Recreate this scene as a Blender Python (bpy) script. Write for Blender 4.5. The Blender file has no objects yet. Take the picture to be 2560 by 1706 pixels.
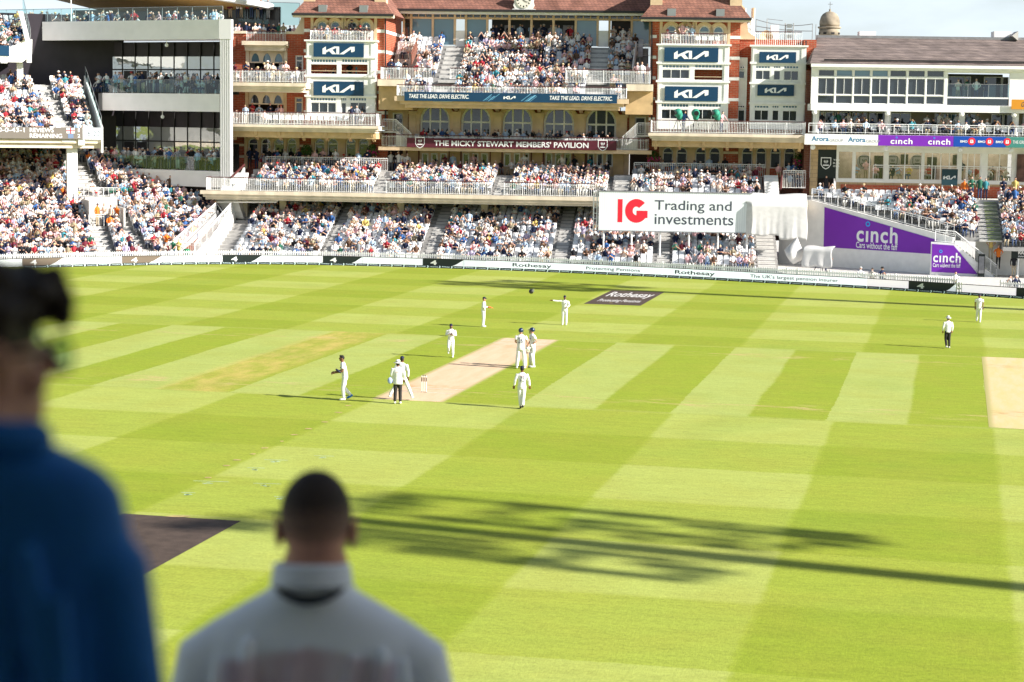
import bpy, math, random
import numpy as np
from mathutils import Matrix, Vector
SC = bpy.context.scene
COL = SC.collection
rad = math.radians

# ------------------------------------------------------------------ camera
CF, CP, CR, CH = 4889.7, 0.113, 0.0146, 11.5      # focal length (px of 2560), tilt, roll, height
FWD = np.array([0, math.cos(CP), -math.sin(CP)])
_dn = np.array([0, -math.sin(CP), -math.cos(CP)])
RGT = math.cos(CR) * np.array([1.0, 0, 0]) - math.sin(CR) * _dn
DWN = math.sin(CR) * np.array([1.0, 0, 0]) + math.cos(CR) * _dn
CAM = np.array([0, 0, CH])
cd = bpy.data.cameras.new("camera")
cam = bpy.data.objects.new("camera", cd); COL.objects.link(cam)
cd.sensor_width = 36.0; cd.lens = CF / 2560 * 36.0
cd.clip_start = 0.1; cd.clip_end = 3000
m = Matrix.Identity(4)
for i in range(3):
    m[i][0] = RGT[i]; m[i][1] = -DWN[i]; m[i][2] = -FWD[i]; m[i][3] = CAM[i]
cam.matrix_world = m
cd.dof.use_dof = True; cd.dof.focus_distance = 112.0; cd.dof.aperture_fstop = 2.4
SC.camera = cam

# ------------------------------------------------------------------ sky, sun, exposure
SUN_AZ, SUN_EL = rad(-22.0), rad(27.5)            # azimuth measured from +X towards +Y
SDIR = Vector((math.cos(SUN_AZ) * math.cos(SUN_EL), math.sin(SUN_AZ) * math.cos(SUN_EL), math.sin(SUN_EL)))
W = bpy.data.worlds.new("World"); SC.world = W; W.use_nodes = True
nt = W.node_tree; nt.nodes.clear()
wo = nt.nodes.new("ShaderNodeOutputWorld"); bg = nt.nodes.new("ShaderNodeBackground")
sky = nt.nodes.new("ShaderNodeTexSky"); sky.sky_type = 'NISHITA'; sky.sun_disc = False
sky.sun_elevation = SUN_EL; sky.sun_rotation = rad(90) - SUN_AZ
sky.air_density = 1.0; sky.dust_density = 1.0; sky.ozone_density = 1.0
tc = nt.nodes.new("ShaderNodeTexCoord"); mp = nt.nodes.new("ShaderNodeMapping"); mp.inputs['Scale'].default_value = (1.6, 1.6, 5.0)
nz = nt.nodes.new("ShaderNodeTexNoise"); nz.inputs['Scale'].default_value = 2.2; nz.inputs['Detail'].default_value = 7; nz.inputs['Roughness'].default_value = .55
rp = nt.nodes.new("ShaderNodeValToRGB"); rp.color_ramp.elements[0].position = .22; rp.color_ramp.elements[1].position = .60
mx = nt.nodes.new("ShaderNodeMix"); mx.data_type = 'RGBA'; mx.inputs['B'].default_value = (8.9, 10.1, 11.0, 1)
nt.links.new(tc.outputs['Generated'], mp.inputs['Vector']); nt.links.new(mp.outputs[0], nz.inputs['Vector'])
# cloud bank low in the sky, clearing to blue overhead
sxz = nt.nodes.new("ShaderNodeSeparateXYZ"); el = nt.nodes.new("ShaderNodeMapRange"); el.inputs['From Min'].default_value = .16; el.inputs['From Max'].default_value = .42; el.inputs['To Min'].default_value = 1; el.inputs['To Max'].default_value = .08
ml = nt.nodes.new("ShaderNodeMath"); ml.operation = 'MULTIPLY'
nt.links.new(tc.outputs['Generated'], sxz.inputs[0]); nt.links.new(sxz.outputs['Z'], el.inputs['Value']); nt.links.new(el.outputs[0], ml.inputs[1])
nt.links.new(nz.outputs['Fac'], rp.inputs[0]); nt.links.new(rp.outputs[0], ml.inputs[0]); nt.links.new(ml.outputs[0], mx.inputs['Factor'])
nt.links.new(sky.outputs[0], mx.inputs['A']); nt.links.new(mx.outputs['Result'], bg.inputs['Color'])
bg.inputs['Strength'].default_value = 0.052
nt.links.new(bg.outputs[0], wo.inputs[0])
sl = bpy.data.lights.new("sun", 'SUN'); sl.energy = 5.0; sl.angle = rad(0.42); sl.color = (1.0, .955, .88)
so = bpy.data.objects.new("sun", sl); COL.objects.link(so)
so.rotation_euler = SDIR.to_track_quat('Z', 'Y').to_euler()
SC.view_settings.view_transform = 'Standard'; SC.view_settings.look = 'None'
SC.view_settings.exposure = 1.05; SC.view_settings.gamma = 1.0
SC.cycles.max_bounces = 5; SC.cycles.diffuse_bounces = 3; SC.cycles.glossy_bounces = 3; SC.cycles.transmission_bounces = 4
SC.cycles.caustics_reflective = False; SC.cycles.caustics_refractive = False; SC.cycles.use_denoising = True
SC.cycles.transparent_max_bounces = 8

# ------------------------------------------------------------------ survey helpers (photo pixels -> points on real planes)
def ray(u, v):
    return FWD + (u - 1280) / CF * RGT + (v - 853) / CF * DWN
def at_z(u, v, z=0.0):
    d = ray(u, v); return CAM + (z - CH) / d[2] * d
def at_y(u, v, y):
    d = ray(u, v); return CAM + y / d[1] * d
class Fr:
    """A vertical plane frame: s along the facade, d into it, z up."""
    def __init__(s, x, y, a):
        s.O = np.array([x, y, 0.0]); s.a = rad(a)
        s.e = np.array([math.cos(s.a), -math.sin(s.a), 0]); s.n = np.array([math.sin(s.a), math.cos(s.a), 0])
    def w(s, ss, d, z):
        return s.O + ss * s.e + d * s.n + np.array([0, 0, z])
    def sz(s, u, v, d=0.0):
        r = ray(u, v); t = ((s.O + d * s.n - CAM) @ s.n) / (r @ s.n); p = CAM + t * r - s.O
        return p @ s.e, p[2]
    def loc(s, p):
        q = np.asarray(p, float) - s.O; return q @ s.e, q @ s.n, q[2]
ZF = dict(A=(0, 0, 600 / 2352), B=(560, 0, 500 / 2306), C=(940, 0, 720 / 2353), D=(1600, 0, 460 / 2004), E=(2000, 0, 560 / 2311),
          F=(0, 330, 600 / 2353), G=(500, 330, 560 / 2353), H=(940, 330, 620 / 2353), I=(1460, 330, 600 / 2353), J=(2000, 330, 560 / 2042))
def px(k, x, y):
    a, b, c = ZF[k]; return a + x * c, b + y * c
def rect(fr, k, x0, y0, x1, y1, d):
    """Rectangle (s0,s1,z0,z1) from survey points; z taken at the middle."""
    s0, _ = fr.sz(*px(k, x0, (y0 + y1) / 2), d); s1, _ = fr.sz(*px(k, x1, (y0 + y1) / 2), d)
    _, z1 = fr.sz(*px(k, (x0 + x1) / 2, y0), d); _, z0 = fr.sz(*px(k, (x0 + x1) / 2, y1), d)
    return s0, s1, z0, z1

# ------------------------------------------------------------------ materials
MATS = {}
def lin(c):
    return tuple(((x / 255.0) / 12.92 if x / 255.0 <= .04045 else ((x / 255.0 + .055) / 1.055) ** 2.4) for x in c)
def mat(name, col, rough=.7, spec=.3, metal=0.0, noise=0.0, nscale=3.0, bump=0.0, bscale=30.0, stretch=(1, 1, 1)):
    """Principled material; base colour mottled by object-space noise."""
    if name in MATS: return MATS[name]
    M = bpy.data.materials.new(name); M.use_nodes = True; N = M.node_tree; b = N.nodes['Principled BSDF']
    b.inputs['Base Color'].default_value = (*col, 1); b.inputs['Roughness'].default_value = rough
    b.inputs['Specular IOR Level'].default_value = spec; b.inputs['Metallic'].default_value = metal
    if noise or bump:
        t = N.nodes.new("ShaderNodeTexCoord"); mpp = N.nodes.new("ShaderNodeMapping"); mpp.inputs['Scale'].default_value = stretch
        N.links.new(t.outputs['Object'], mpp.inputs['Vector'])
    if noise:
        z = N.nodes.new("ShaderNodeTexNoise"); z.inputs['Scale'].default_value = nscale; z.inputs['Detail'].default_value = 6
        N.links.new(mpp.outputs[0], z.inputs['Vector'])
        r = N.nodes.new("ShaderNodeMapRange"); r.inputs['From Min'].default_value = .3; r.inputs['From Max'].default_value = .7
        r.inputs['To Min'].default_value = 1 - noise; r.inputs['To Max'].default_value = 1 + noise
        N.links.new(z.outputs['Fac'], r.inputs['Value'])
        mm = N.nodes.new("ShaderNodeMix"); mm.data_type = 'RGBA'; mm.blend_type = 'MULTIPLY'; mm.inputs['Factor'].default_value = 1
        mm.inputs['A'].default_value = (*col, 1); N.links.new(r.outputs[0], mm.inputs['B']); N.links.new(mm.outputs['Result'], b.inputs['Base Color'])
    if bump:
        z2 = N.nodes.new("ShaderNodeTexNoise"); z2.inputs['Scale'].default_value = bscale; z2.inputs['Detail'].default_value = 3
        N.links.new(mpp.outputs[0], z2.inputs['Vector'])
        bp = N.nodes.new("ShaderNodeBump"); bp.inputs['Strength'].default_value = bump; bp.inputs['Distance'].default_value = .05
        N.links.new(z2.outputs['Fac'], bp.inputs['Height']); N.links.new(bp.outputs[0], b.inputs['Normal'])
    MATS[name] = M; return M
def screen(name, col, e):
    M = mat(name, col, .35); b = M.node_tree.nodes['Principled BSDF']; b.inputs['Emission Color'].default_value = (*col, 1); b.inputs['Emission Strength'].default_value = e; return M
def brickmat(name, c1, c2, mortar, bw=.45, bh=.15, noise=.22, axis='xz', rough=.85, ms=.02):
    M = bpy.data.materials.new(name); M.use_nodes = True; N = M.node_tree; b = N.nodes['Principled BSDF']
    b.inputs['Roughness'].default_value = rough; b.inputs['Specular IOR Level'].default_value = .2
    t = N.nodes.new("ShaderNodeTexCoord"); sx = N.nodes.new("ShaderNodeSeparateXYZ"); cx = N.nodes.new("ShaderNodeCombineXYZ")
    ad = N.nodes.new("ShaderNodeMath"); ad.operation = 'ADD'
    N.links.new(t.outputs['Object'], sx.inputs[0]); N.links.new(sx.outputs['X'], ad.inputs[0]); N.links.new(sx.outputs['Y'], ad.inputs[1])
    N.links.new(ad.outputs[0], cx.inputs['X']); N.links.new(sx.outputs['Z'], cx.inputs['Y'])
    k = N.nodes.new("ShaderNodeTexBrick"); k.inputs['Color1'].default_value = (*c1, 1); k.inputs['Color2'].default_value = (*c2, 1)
    k.inputs['Mortar'].default_value = (*mortar, 1); k.inputs['Scale'].default_value = 1; k.inputs['Mortar Size'].default_value = ms
    k.inputs['Brick Width'].default_value = bw; k.inputs['Row Height'].default_value = bh
    N.links.new(cx.outputs[0], k.inputs['Vector'])
    z = N.nodes.new("ShaderNodeTexNoise"); z.inputs['Scale'].default_value = .9; z.inputs['Detail'].default_value = 8; N.links.new(t.outputs['Object'], z.inputs['Vector'])
    r = N.nodes.new("ShaderNodeMapRange"); r.inputs['From Min'].default_value = .3; r.inputs['From Max'].default_value = .7
    r.inputs['To Min'].default_value = 1 - noise; r.inputs['To Max'].default_value = 1 + noise; N.links.new(z.outputs['Fac'], r.inputs['Value'])
    mm = N.nodes.new("ShaderNodeMix"); mm.data_type = 'RGBA'; mm.blend_type = 'MULTIPLY'; mm.inputs['Factor'].default_value = 1
    N.links.new(k.outputs['Color'], mm.inputs['A']); N.links.new(r.outputs[0], mm.inputs['B']); N.links.new(mm.outputs['Result'], b.inputs['Base Color'])
    MATS[name] = M; return M
def attrmat(name, rough=.8):
    M = bpy.data.materials.new(name); M.use_nodes = True; N = M.node_tree; b = N.nodes['Principled BSDF']
    a = N.nodes.new("ShaderNodeAttribute"); a.attribute_name = "col"; N.links.new(a.outputs['Color'], b.inputs['Base Color'])
    b.inputs['Roughness'].default_value = rough; b.inputs['Specular IOR Level'].default_value = .2
    MATS[name] = M; return M
def glassmat(name, tint, alpha, rough=.03):
    M = bpy.data.materials.new(name); M.use_nodes = True; N = M.node_tree; N.nodes.clear()
    o = N.nodes.new("ShaderNodeOutputMaterial"); t = N.nodes.new("ShaderNodeBsdfTransparent"); g = N.nodes.new("ShaderNodeBsdfGlossy")
    t.inputs['Color'].default_value = (*tint, 1); g.inputs['Roughness'].default_value = rough; g.inputs['Color'].default_value = (.9, .95, 1, 1)
    x = N.nodes.new("ShaderNodeMixShader"); x.inputs[0].default_value = alpha
    N.links.new(t.outputs[0], x.inputs[1]); N.links.new(g.outputs[0], x.inputs[2]); N.links.new(x.outputs[0], o.inputs[0])
    MATS[name] = M; return M

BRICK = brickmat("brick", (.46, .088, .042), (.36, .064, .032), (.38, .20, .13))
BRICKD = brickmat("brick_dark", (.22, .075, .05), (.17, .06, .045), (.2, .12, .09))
TILE = brickmat("roof_tile", (.29, .135, .098), (.21, .10, .078), (.12, .06, .05), bw=.3, bh=.22, noise=.3)
SLATE = brickmat("roof_slate", (.235, .185, .165), (.17, .135, .125), (.10, .08, .075), bw=.5, bh=.26, noise=.28)
SANDB = brickmat("sandstone_block", (.55, .40, .23), (.48, .34, .19), (.36, .26, .16), bw=.7, bh=.32, noise=.15)
STONE = mat("cream_stone", (.66, .49, .32), .8, noise=.14, nscale=1.6)
STONEY = mat("yellow_stone", (.60, .42, .22), .8, noise=.14, nscale=1.5)
FASCIA = mat("fascia_stone", (.74, .63, .49), .8, noise=.16, nscale=1.2, stretch=(1, 1, .35))
WHITE = mat("white_paint", (.84, .83, .80), .5, noise=.05, nscale=2)
WHITER = mat("white_metal", (.80, .80, .79), .4)
GREYW = mat("pale_grey_cladding", (.85, .82, .83), .5, noise=.04, nscale=1.0)
CONC = mat("concrete", (.60, .58, .55), .85, noise=.14, nscale=2.5)
CONCD = mat("concrete_step", (.36, .35, .34), .85, noise=.18, nscale=3)
DARK = mat("dark_cladding", (.03, .024, .032), .45, noise=.2, nscale=.8)
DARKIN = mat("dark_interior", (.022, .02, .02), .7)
INTW = mat("room_wall", (.20, .17, .13), .8)
GREYIN = mat("room_grey", (.10, .105, .11), .8)
FRAMED = mat("dark_frame", (.03, .028, .03), .4)
GLASS = mat("window_glass", (.018, .026, .032), .04, .9, bump=.06, bscale=1.3)
GLASSB = mat("window_glass_blue", (.10, .20, .27), .05, .9, bump=.05, bscale=1.0)
BALG = glassmat("balustrade_glass", (.62, .82, .82), .08)
SEATM = mat("white_seat", (.72, .73, .75), .45)
RAILD = mat("dark_red_rail", (.10, .03, .03), .4)
NAVY = mat("navy_board", (.010, .050, .110), .35, noise=.05)
MAROON = mat("maroon_board", (.10, .016, .030), .45, noise=.05)
PURPLE = mat("purple_board", (.19, .022, .42), .45, noise=.04, nscale=.7)
BLUEB = mat("blue_board", (.006, .065, .38), .45)
TEAL = mat("teal_board", (.05, .22, .19), .5)
ORANGE = mat("orange_board", (.60, .25, .02), .5)
BLACK = mat("black_board", (.010, .016, .015), .4)
LETW = mat("white_lettering", (.86, .86, .86), .5)
LETG = mat("grey_lettering", (.06, .07, .09), .5)
LETB = mat("blue_lettering", (.012, .16, .33), .5)
LETLG = mat("pale_grey_lettering", (.30, .31, .36), .5)
REDL = mat("red_lettering", (.80, .02, .04), .5)
BLUEDOT = mat("sky_blue_lettering", (.03, .33, .85), .5)
FABRIC = mat("white_sheet", (.60, .59, .575), .8, noise=.06, nscale=3, bump=.3, bscale=2.5)
LEAD = mat("lead_grey", (.22, .22, .23), .6, noise=.15)
METAL = mat("grey_metal", (.32, .33, .34), .4, .5, .5)
PEOPLE = attrmat("people_cloth_and_skin")

# ------------------------------------------------------------------ mesh building
class MB:
    def __init__(s): s.v = []; s.f = []; s.m = []
    def add(s, vs, fs, mi=0):
        o = len(s.v); s.v.extend([tuple(map(float, p)) for p in vs]); s.f.extend([tuple(i + o for i in f) for f in fs]); s.m.extend([mi] * len(fs)); return s
    def hexa(s, p, mi=0):      # 8 points: bottom loop 0-3, top loop 4-7
        return s.add(p, [(3, 2, 1, 0), (4, 5, 6, 7), (0, 1, 5, 4), (1, 2, 6, 5), (2, 3, 7, 6), (3, 0, 4, 7)], mi)
    def box(s, fr, s0, s1, d0, d1, z0, z1, mi=0):
        return s.hexa([fr.w(a, b, c) for c in (z0, z1) for a, b in ((s0, d0), (s1, d0), (s1, d1), (s0, d1))], mi)
    def quad(s, a, b, c, d, mi=0): return s.add([a, b, c, d], [(0, 1, 2, 3)], mi)
    def prism(s, fr, poly, d0, d1, mi=0):   # polygon in (s,z), extruded in depth
        n = len(poly); vs = [fr.w(a, d0, z) for a, z in poly] + [fr.w(a, d1, z) for a, z in poly]
        fs = [tuple(range(n)), tuple(range(2 * n - 1, n - 1, -1))] + [(i, i + n, (i + 1) % n + n, (i + 1) % n) for i in range(n)]
        return s.add(vs, fs, mi)
    def side(s, fr, poly, s0, s1, mi=0):    # polygon in (d,z), extruded along s
        n = len(poly); vs = [fr.w(s0, d, z) for d, z in poly] + [fr.w(s1, d, z) for d, z in poly]
        fs = [tuple(range(n)), tuple(range(2 * n - 1, n - 1, -1))] + [(i, i + n, (i + 1) % n + n, (i + 1) % n) for i in range(n)]
        return s.add(vs, fs, mi)
    def tube(s, pts, r, n=6, mi=0, cap=True):
        pts = [np.asarray(p, float) for p in pts]; rs = r if hasattr(r, '__len__') else [r] * len(pts); vs = []; prev = None
        for i, p in enumerate(pts):
            t = pts[min(i + 1, len(pts) - 1)] - pts[max(i - 1, 0)]; t = t / (np.linalg.norm(t) + 1e-9)
            if prev is None:
                a = np.cross(t, [0, 0, 1.0]); a = np.cross(t, [0, 1.0, 0]) if np.linalg.norm(a) < .05 else a
            else: a = prev - t * (prev @ t)
            a = a / (np.linalg.norm(a) + 1e-9); prev = a; b = np.cross(t, a)
            vs += [p + rs[i] * (math.cos(2 * math.pi * k / n) * a + math.sin(2 * math.pi * k / n) * b) for k in range(n)]
        fs = [(i * n + k, i * n + (k + 1) % n, (i + 1) * n + (k + 1) % n, (i + 1) * n + k) for i in range(len(pts) - 1) for k in range(n)]
        if cap: fs += [tuple(range(n - 1, -1, -1)), tuple(range((len(pts) - 1) * n, len(pts) * n))]
        return s.add(vs, fs, mi)
    def lathe(s, c, prof, n=16, mi=0):      # profile of (r,z) about a vertical axis at c
        vs = [(c[0] + r * math.cos(2 * math.pi * k / n), c[1] + r * math.sin(2 * math.pi * k / n), c[2] + z) for r, z in prof for k in range(n)]
        fs = [(i * n + k, i * n + (k + 1) % n, (i + 1) * n + (k + 1) % n, (i + 1) * n + k) for i in range(len(prof) - 1) for k in range(n)]
        fs += [tuple(range(n - 1, -1, -1)), tuple(range((len(prof) - 1) * n, len(prof) * n))]
        return s.add(vs, fs, mi)
    def ball(s, c, r, n=10, m_=7, mi=0):
        r = r if hasattr(r, '__len__') else (r, r, r)
        vs = [(c[0] + r[0] * math.sin(math.pi * (j + .0) / m_) * math.cos(2 * math.pi * k / n), c[1] + r[1] * math.sin(math.pi * j / m_) * math.sin(2 * math.pi * k / n), c[2] - r[2] * math.cos(math.pi * j / m_)) for j in range(1, m_) for k in range(n)]
        vs += [(c[0], c[1], c[2] - r[2]), (c[0], c[1], c[2] + r[2])]; q = (m_ - 1) * n
        fs = [(j * n + k, j * n + (k + 1) % n, (j + 1) * n + (k + 1) % n, (j + 1) * n + k) for j in range(m_ - 2) for k in range(n)]
        fs += [(q, (k + 1) % n, k) for k in range(n)] + [(q + 1, (m_ - 2) * n + k, (m_ - 2) * n + (k + 1) % n) for k in range(n)]
        return s.add(vs, fs, mi)
    def build(s, name, mats, parent=None, smooth=False):
        me = bpy.data.meshes.new(name); o = bpy.data.objects.new(name, me); COL.objects.link(o)
        off = np.zeros(3)
        if parent is not None:
            o.parent = parent; q = parent
            while q is not None: off += np.array(q.location); q = q.parent
        me.from_pydata([tuple(np.array(p) - off) for p in s.v], [], s.f)
        for M in (mats if isinstance(mats, (list, tuple)) else [mats]): me.materials.append(M)
        if any(s.m): me.polygons.foreach_set('material_index', s.m)
        if smooth: me.polygons.foreach_set('use_smooth', [True] * len(s.f))
        me.update(); return o
def tag(o, label=None, cat=None, group=None, kind=None):
    if label: o['label'] = label
    if cat: o['category'] = cat
    if group: o['group'] = group
    if kind: o['kind'] = kind
    return o
def thing(name, loc, label, cat, group=None):
    o = bpy.data.objects.new(name, None); COL.objects.link(o); o.location = tuple(map(float, loc)); o.empty_display_size = .3
    return tag(o, label, cat, group)
def text_geo(txt, bold=0.0, shear=0.0, spacing=1.0):
    c = bpy.data.curves.new("t", 'FONT'); c.body = txt; c.size = 1; c.offset = bold; c.shear = shear; c.space_character = spacing; c.resolution_u = 4
    o = bpy.data.objects.new("t", c); COL.objects.link(o)
    dg = bpy.context.evaluated_depsgraph_get(); me = bpy.data.meshes.new_from_object(o.evaluated_get(dg))
    v = np.array([x.co[:] for x in me.vertices]); f = [tuple(p.vertices) for p in me.polygons]
    bpy.data.objects.remove(o); bpy.data.curves.remove(c); bpy.data.meshes.remove(me)
    lo, hi = v.min(0), v.max(0); return (v[:, :2] - lo[:2]) / (hi[:2] - lo[:2]), f
_tc = {}
def lettering(mb, fr, r, d, txt, mi=0, bold=0.0, shear=0.0, spacing=1.0, thick=.0, fn=None):
    """Text fitted to the rectangle r=(s0,s1,z0,z1) on plane d (towards the viewer)."""
    k = (txt, bold, shear, spacing)
    if k not in _tc: _tc[k] = text_geo(*k)
    v, f = _tc[k]
    P = [(fr.w(r[0] + x * (r[1] - r[0]), d, r[2] + y * (r[3] - r[2]))) for x, y in v]
    mb.add(P, f, mi); return mb
# ------------------------------------------------------------------ node maths helper
class NX:
    def __init__(s, N, sock): s.N = N; s.k = sock
    def _op(s, op, o=None, o2=None):
        n = s.N.nodes.new("ShaderNodeMath"); n.operation = op; s.N.links.new(s.k, n.inputs[0])
        for i, q in ((1, o), (2, o2)):
            if q is None: continue
            if isinstance(q, NX): s.N.links.new(q.k, n.inputs[i])
            else: n.inputs[i].default_value = q
        return NX(s.N, n.outputs[0])
    def __add__(s, o): return s._op('ADD', o)
    def __sub__(s, o): return s._op('SUBTRACT', o)
    def __mul__(s, o): return s._op('MULTIPLY', o)
    def __truediv__(s, o): return s._op('DIVIDE', o)
    def gt(s, o): return s._op('GREATER_THAN', o)
    def lt(s, o): return s._op('LESS_THAN', o)
    def fmod(s, o): return s._op('FLOORED_MODULO', o)
    def mx(s, o): return s._op('MAXIMUM', o)
    def step(s, a, b):
        n = s.N.nodes.new("ShaderNodeMapRange"); n.interpolation_type = 'SMOOTHSTEP'; n.inputs['From Min'].default_value = a; n.inputs['From Max'].default_value = b
        s.N.links.new(s.k, n.inputs['Value']); return NX(s.N, n.outputs[0])
def nmix(N, f, a, b):
    n = N.nodes.new("ShaderNodeMix"); n.data_type = 'RGBA'
    N.links.new(f.k, n.inputs['Factor'])
    for k, q in (('A', a), ('B', b)):
        if isinstance(q, tuple): n.inputs[k].default_value = (*q, 1)
        else: N.links.new(q, n.inputs[k])
    return n.outputs['Result']
def nnoise(N, vec, scale, detail=4, rough=.5, dist=0):
    n = N.nodes.new("ShaderNodeTexNoise"); n.inputs['Scale'].default_value = scale; n.inputs['Detail'].default_value = detail
    n.inputs['Roughness'].default_value = rough; n.inputs['Distortion'].default_value = dist; N.links.new(vec, n.inputs['Vector']); return NX(N, n.outputs['Fac'])
def nmap(N, vec, sc):
    n = N.nodes.new("ShaderNodeMapping"); n.inputs['Scale'].default_value = sc; N.links.new(vec, n.inputs['Vector']); return n.outputs[0]

TH = 0.2213; GO = np.array([0.2421, 78.05, 0.0])          # corner of the mown square; local x along the creases, y along the pitch
TX = np.array([math.cos(TH), -math.sin(TH), 0]); TY = np.array([math.sin(TH), math.cos(TH), 0])
def td(t, d, z=0.0): return GO + t * TX + d * TY + np.array([0, 0, z])

G_L = (.372, .420, .096); G_M = (.285, .345, .038); G_D = (.232, .298, .022)
def grass_material():
    M = bpy.data.materials.new("mown_grass"); M.use_nodes = True; N = M.node_tree; b = N.nodes['Principled BSDF']
    b.inputs['Roughness'].default_value = .85; b.inputs['Specular IOR Level'].default_value = .15
    tcn = N.nodes.new("ShaderNodeTexCoord"); P = tcn.outputs['Object']
    sx = N.nodes.new("ShaderNodeSeparateXYZ"); N.links.new(P, sx.inputs[0])
    wob = (nnoise(N, P, 2.2, 3) - .5) * .22; wob2 = (nnoise(N, P, .12, 1) - .5) * .3
    x = NX(N, sx.outputs['X']) + wob + wob2; y = NX(N, sx.outputs['Y']) + wob + wob2
    # outfield: two-way mowing
    a = ((x - .2) / 12.3).fmod(1.0); tdk = a.step(0, .026) * (a * -1 + .5).step(-.013, .013)
    yn = (y * -1 / 12.0).fmod(1.0); dn = (yn - .5).step(-.022, .022)
    yf = ((y - 28.3) / 10.0).fmod(1.0); df = (yf - .5).step(-.03, .03)
    far = y.gt(12.0); dd = df * far + dn * (far * -1 + 1.0)
    lum = tdk * .54 + dd * .40                                  # 0 light .. 1 dark
    outc = nmix(N, lum.step(.5, 1.15), nmix(N, lum.step(0, .6), G_L, G_M), G_D)
    # the square: single pitch-wide stripes
    b1 = (x / 6.176).fmod(1.0); sq = (b1 - .5).step(-.018, .018)
    sqc = nmix(N, sq, (.365, .420, .110), (.258, .325, .028))
    insq = y.gt(0.0) * y.lt(23.9) * x.gt(-34.0) * x.lt(33.0)
    c = nmix(N, insq, outc, sqc)
    edge = ((y - .1)._op('ABSOLUTE').lt(.22)).mx((y - 23.8)._op('ABSOLUTE').lt(.22)) * x.gt(-34.0) * x.lt(33.0)
    c = nmix(N, edge * .55, c, (.33, .37, .08))
    # worn strip and worn ends of the used strips
    worn = x.step(-16.1, -15.2) * (x * -1).step(12.2, 13.2) * insq
    wn = nnoise(N, nmap(N, P, (1, .35, 1)), 1.3, 5, .6).step(.33, .68)
    c = nmix(N, worn * (wn * .65 + .22), c, (.52, .40, .12))
    ends = ((y - 3.0)._op('ABSOLUTE') * -1).step(-1.5, -.2).mx(((y - 20.6)._op('ABSOLUTE') * -1).step(-1.3, -.2)) * insq
    en = nnoise(N, nmap(N, P, (.55, 1.9, 1)), .9, 5, .62)  .step(.50, .68)
    c = nmix(N, ends * en * .85, c, (.50, .38, .17))
    # mottling: broad patches, then blades
    pt = nnoise(N, P, .35, 4, .55).step(.35, .70); c = nmix(N, pt * .26, c, (.33, .31, .045))
    wet = nnoise(N, nmap(N, P, (1, .8, 1)), .16, 3).step(.52, .7); c = nmix(N, wet * .16, c, (.15, .26, .035))
    f1 = nnoise(N, nmap(N, P, (1.0, 1.7, 1)), 4.5, 6, .75); f2 = nnoise(N, nmap(N, P, (1.5, .55, 1)), 11.0, 5, .8)
    f3 = nnoise(N, nmap(N, P, (.35, 1.6, 1)), 1.6, 6, .7); v = (f1 - .5) * .8 + (f2 - .5) * .95 + (f3 - .5) * .5 + 1.0
    mm = N.nodes.new("ShaderNodeMix"); mm.data_type = 'RGBA'; mm.blend_type = 'MULTIPLY'; mm.inputs['Factor'].default_value = 1
    N.links.new(c, mm.inputs['A']); N.links.new(v.k, mm.inputs['B']); N.links.new(mm.outputs['Result'], b.inputs['Base Color'])
    bp = N.nodes.new("ShaderNodeBump"); bp.inputs['Strength'].default_value = .35; bp.inputs['Distance'].default_value = .03
    N.links.new(f2.k, bp.inputs['Height']); N.links.new(bp.outputs[0], b.inputs['Normal'])
    return M
def pitch_material(name, base, worn):
    M = bpy.data.materials.new(name); M.use_nodes = True; N = M.node_tree; b = N.nodes['Principled BSDF']
    b.inputs['Roughness'].default_value = .9; b.inputs['Specular IOR Level'].default_value = .1
    P = N.nodes.new("ShaderNodeTexCoord").outputs['Object']; sx = N.nodes.new("ShaderNodeSeparateXYZ"); N.links.new(P, sx.inputs[0]); y = NX(N, sx.outputs['Y']); x = NX(N, sx.outputs['X'])
    c = nmix(N, nnoise(N, nmap(N, P, (1.2, .22, 1)), 1.6, 5, .6).step(.3, .7), base, worn)
    foot = (((y - 4.3)._op('ABSOLUTE') * -1).step(-1.3, -.1)).mx(((y - 20.2)._op('ABSOLUTE') * -1).step(-1.0, -.1))
    fn = nnoise(N, nmap(N, P, (.8, 2.6, 1)), 1.7, 5, .65).step(.46, .64); c = nmix(N, foot * fn * .85, c, (.50, .29, .13))
    ed = (x * -1 + 1.52).step(0, .28) * (x + 1.52).step(0, .28); c = nmix(N, ed * -1 + 1.0, c, (.40, .36, .14))
    v = (nnoise(N, P, 14.0, 5, .7) - .5) * .35 + 1.0
    mm = N.nodes.new("ShaderNodeMix"); mm.data_type = 'RGBA'; mm.blend_type = 'MULTIPLY'; mm.inputs['Factor'].default_value = 1
    N.links.new(c, mm.inputs['A']); N.links.new(v.k, mm.inputs['B']); N.links.new(mm.outputs['Result'], b.inputs['Base Color']); return M
def ground_sheet(name, poly, z, M, org=None):
    """Flat polygon in (t,d); local axes follow the pitch."""
    org = org or (0.0, 0.0)
    me = bpy.data.meshes.new(name); o = bpy.data.objects.new(name, me); COL.objects.link(o)
    me.from_pydata([(t, d, 0) for t, d in poly], [], [tuple(range(len(poly)))]); me.materials.append(M)
    o.location = tuple(td(org[0], org[1], z)); o.rotation_euler = (0, 0, -TH); tag(o, kind='structure'); return o
ground_sheet("grass_field", [(-900, -700), (900, -700), (900, 1100), (-900, 1100)], 0, grass_material())
ground_sheet("cricket_pitch", [(-1.54, .17), (1.50, .17), (1.51, 23.95), (-1.54, 24.0)], .004, pitch_material("pitch_soil", (.68, .50, .34), (.62, .44, .28)), (-4.62, 0))
ground_sheet("worn_pitch", [(-1.55, .35), (1.6, .1), (1.55, 24.0), (-1.55, 24.0)], .004, pitch_material("old_pitch_soil", (.64, .50, .30), (.57, .48, .22)), (20.05, 0))
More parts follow.
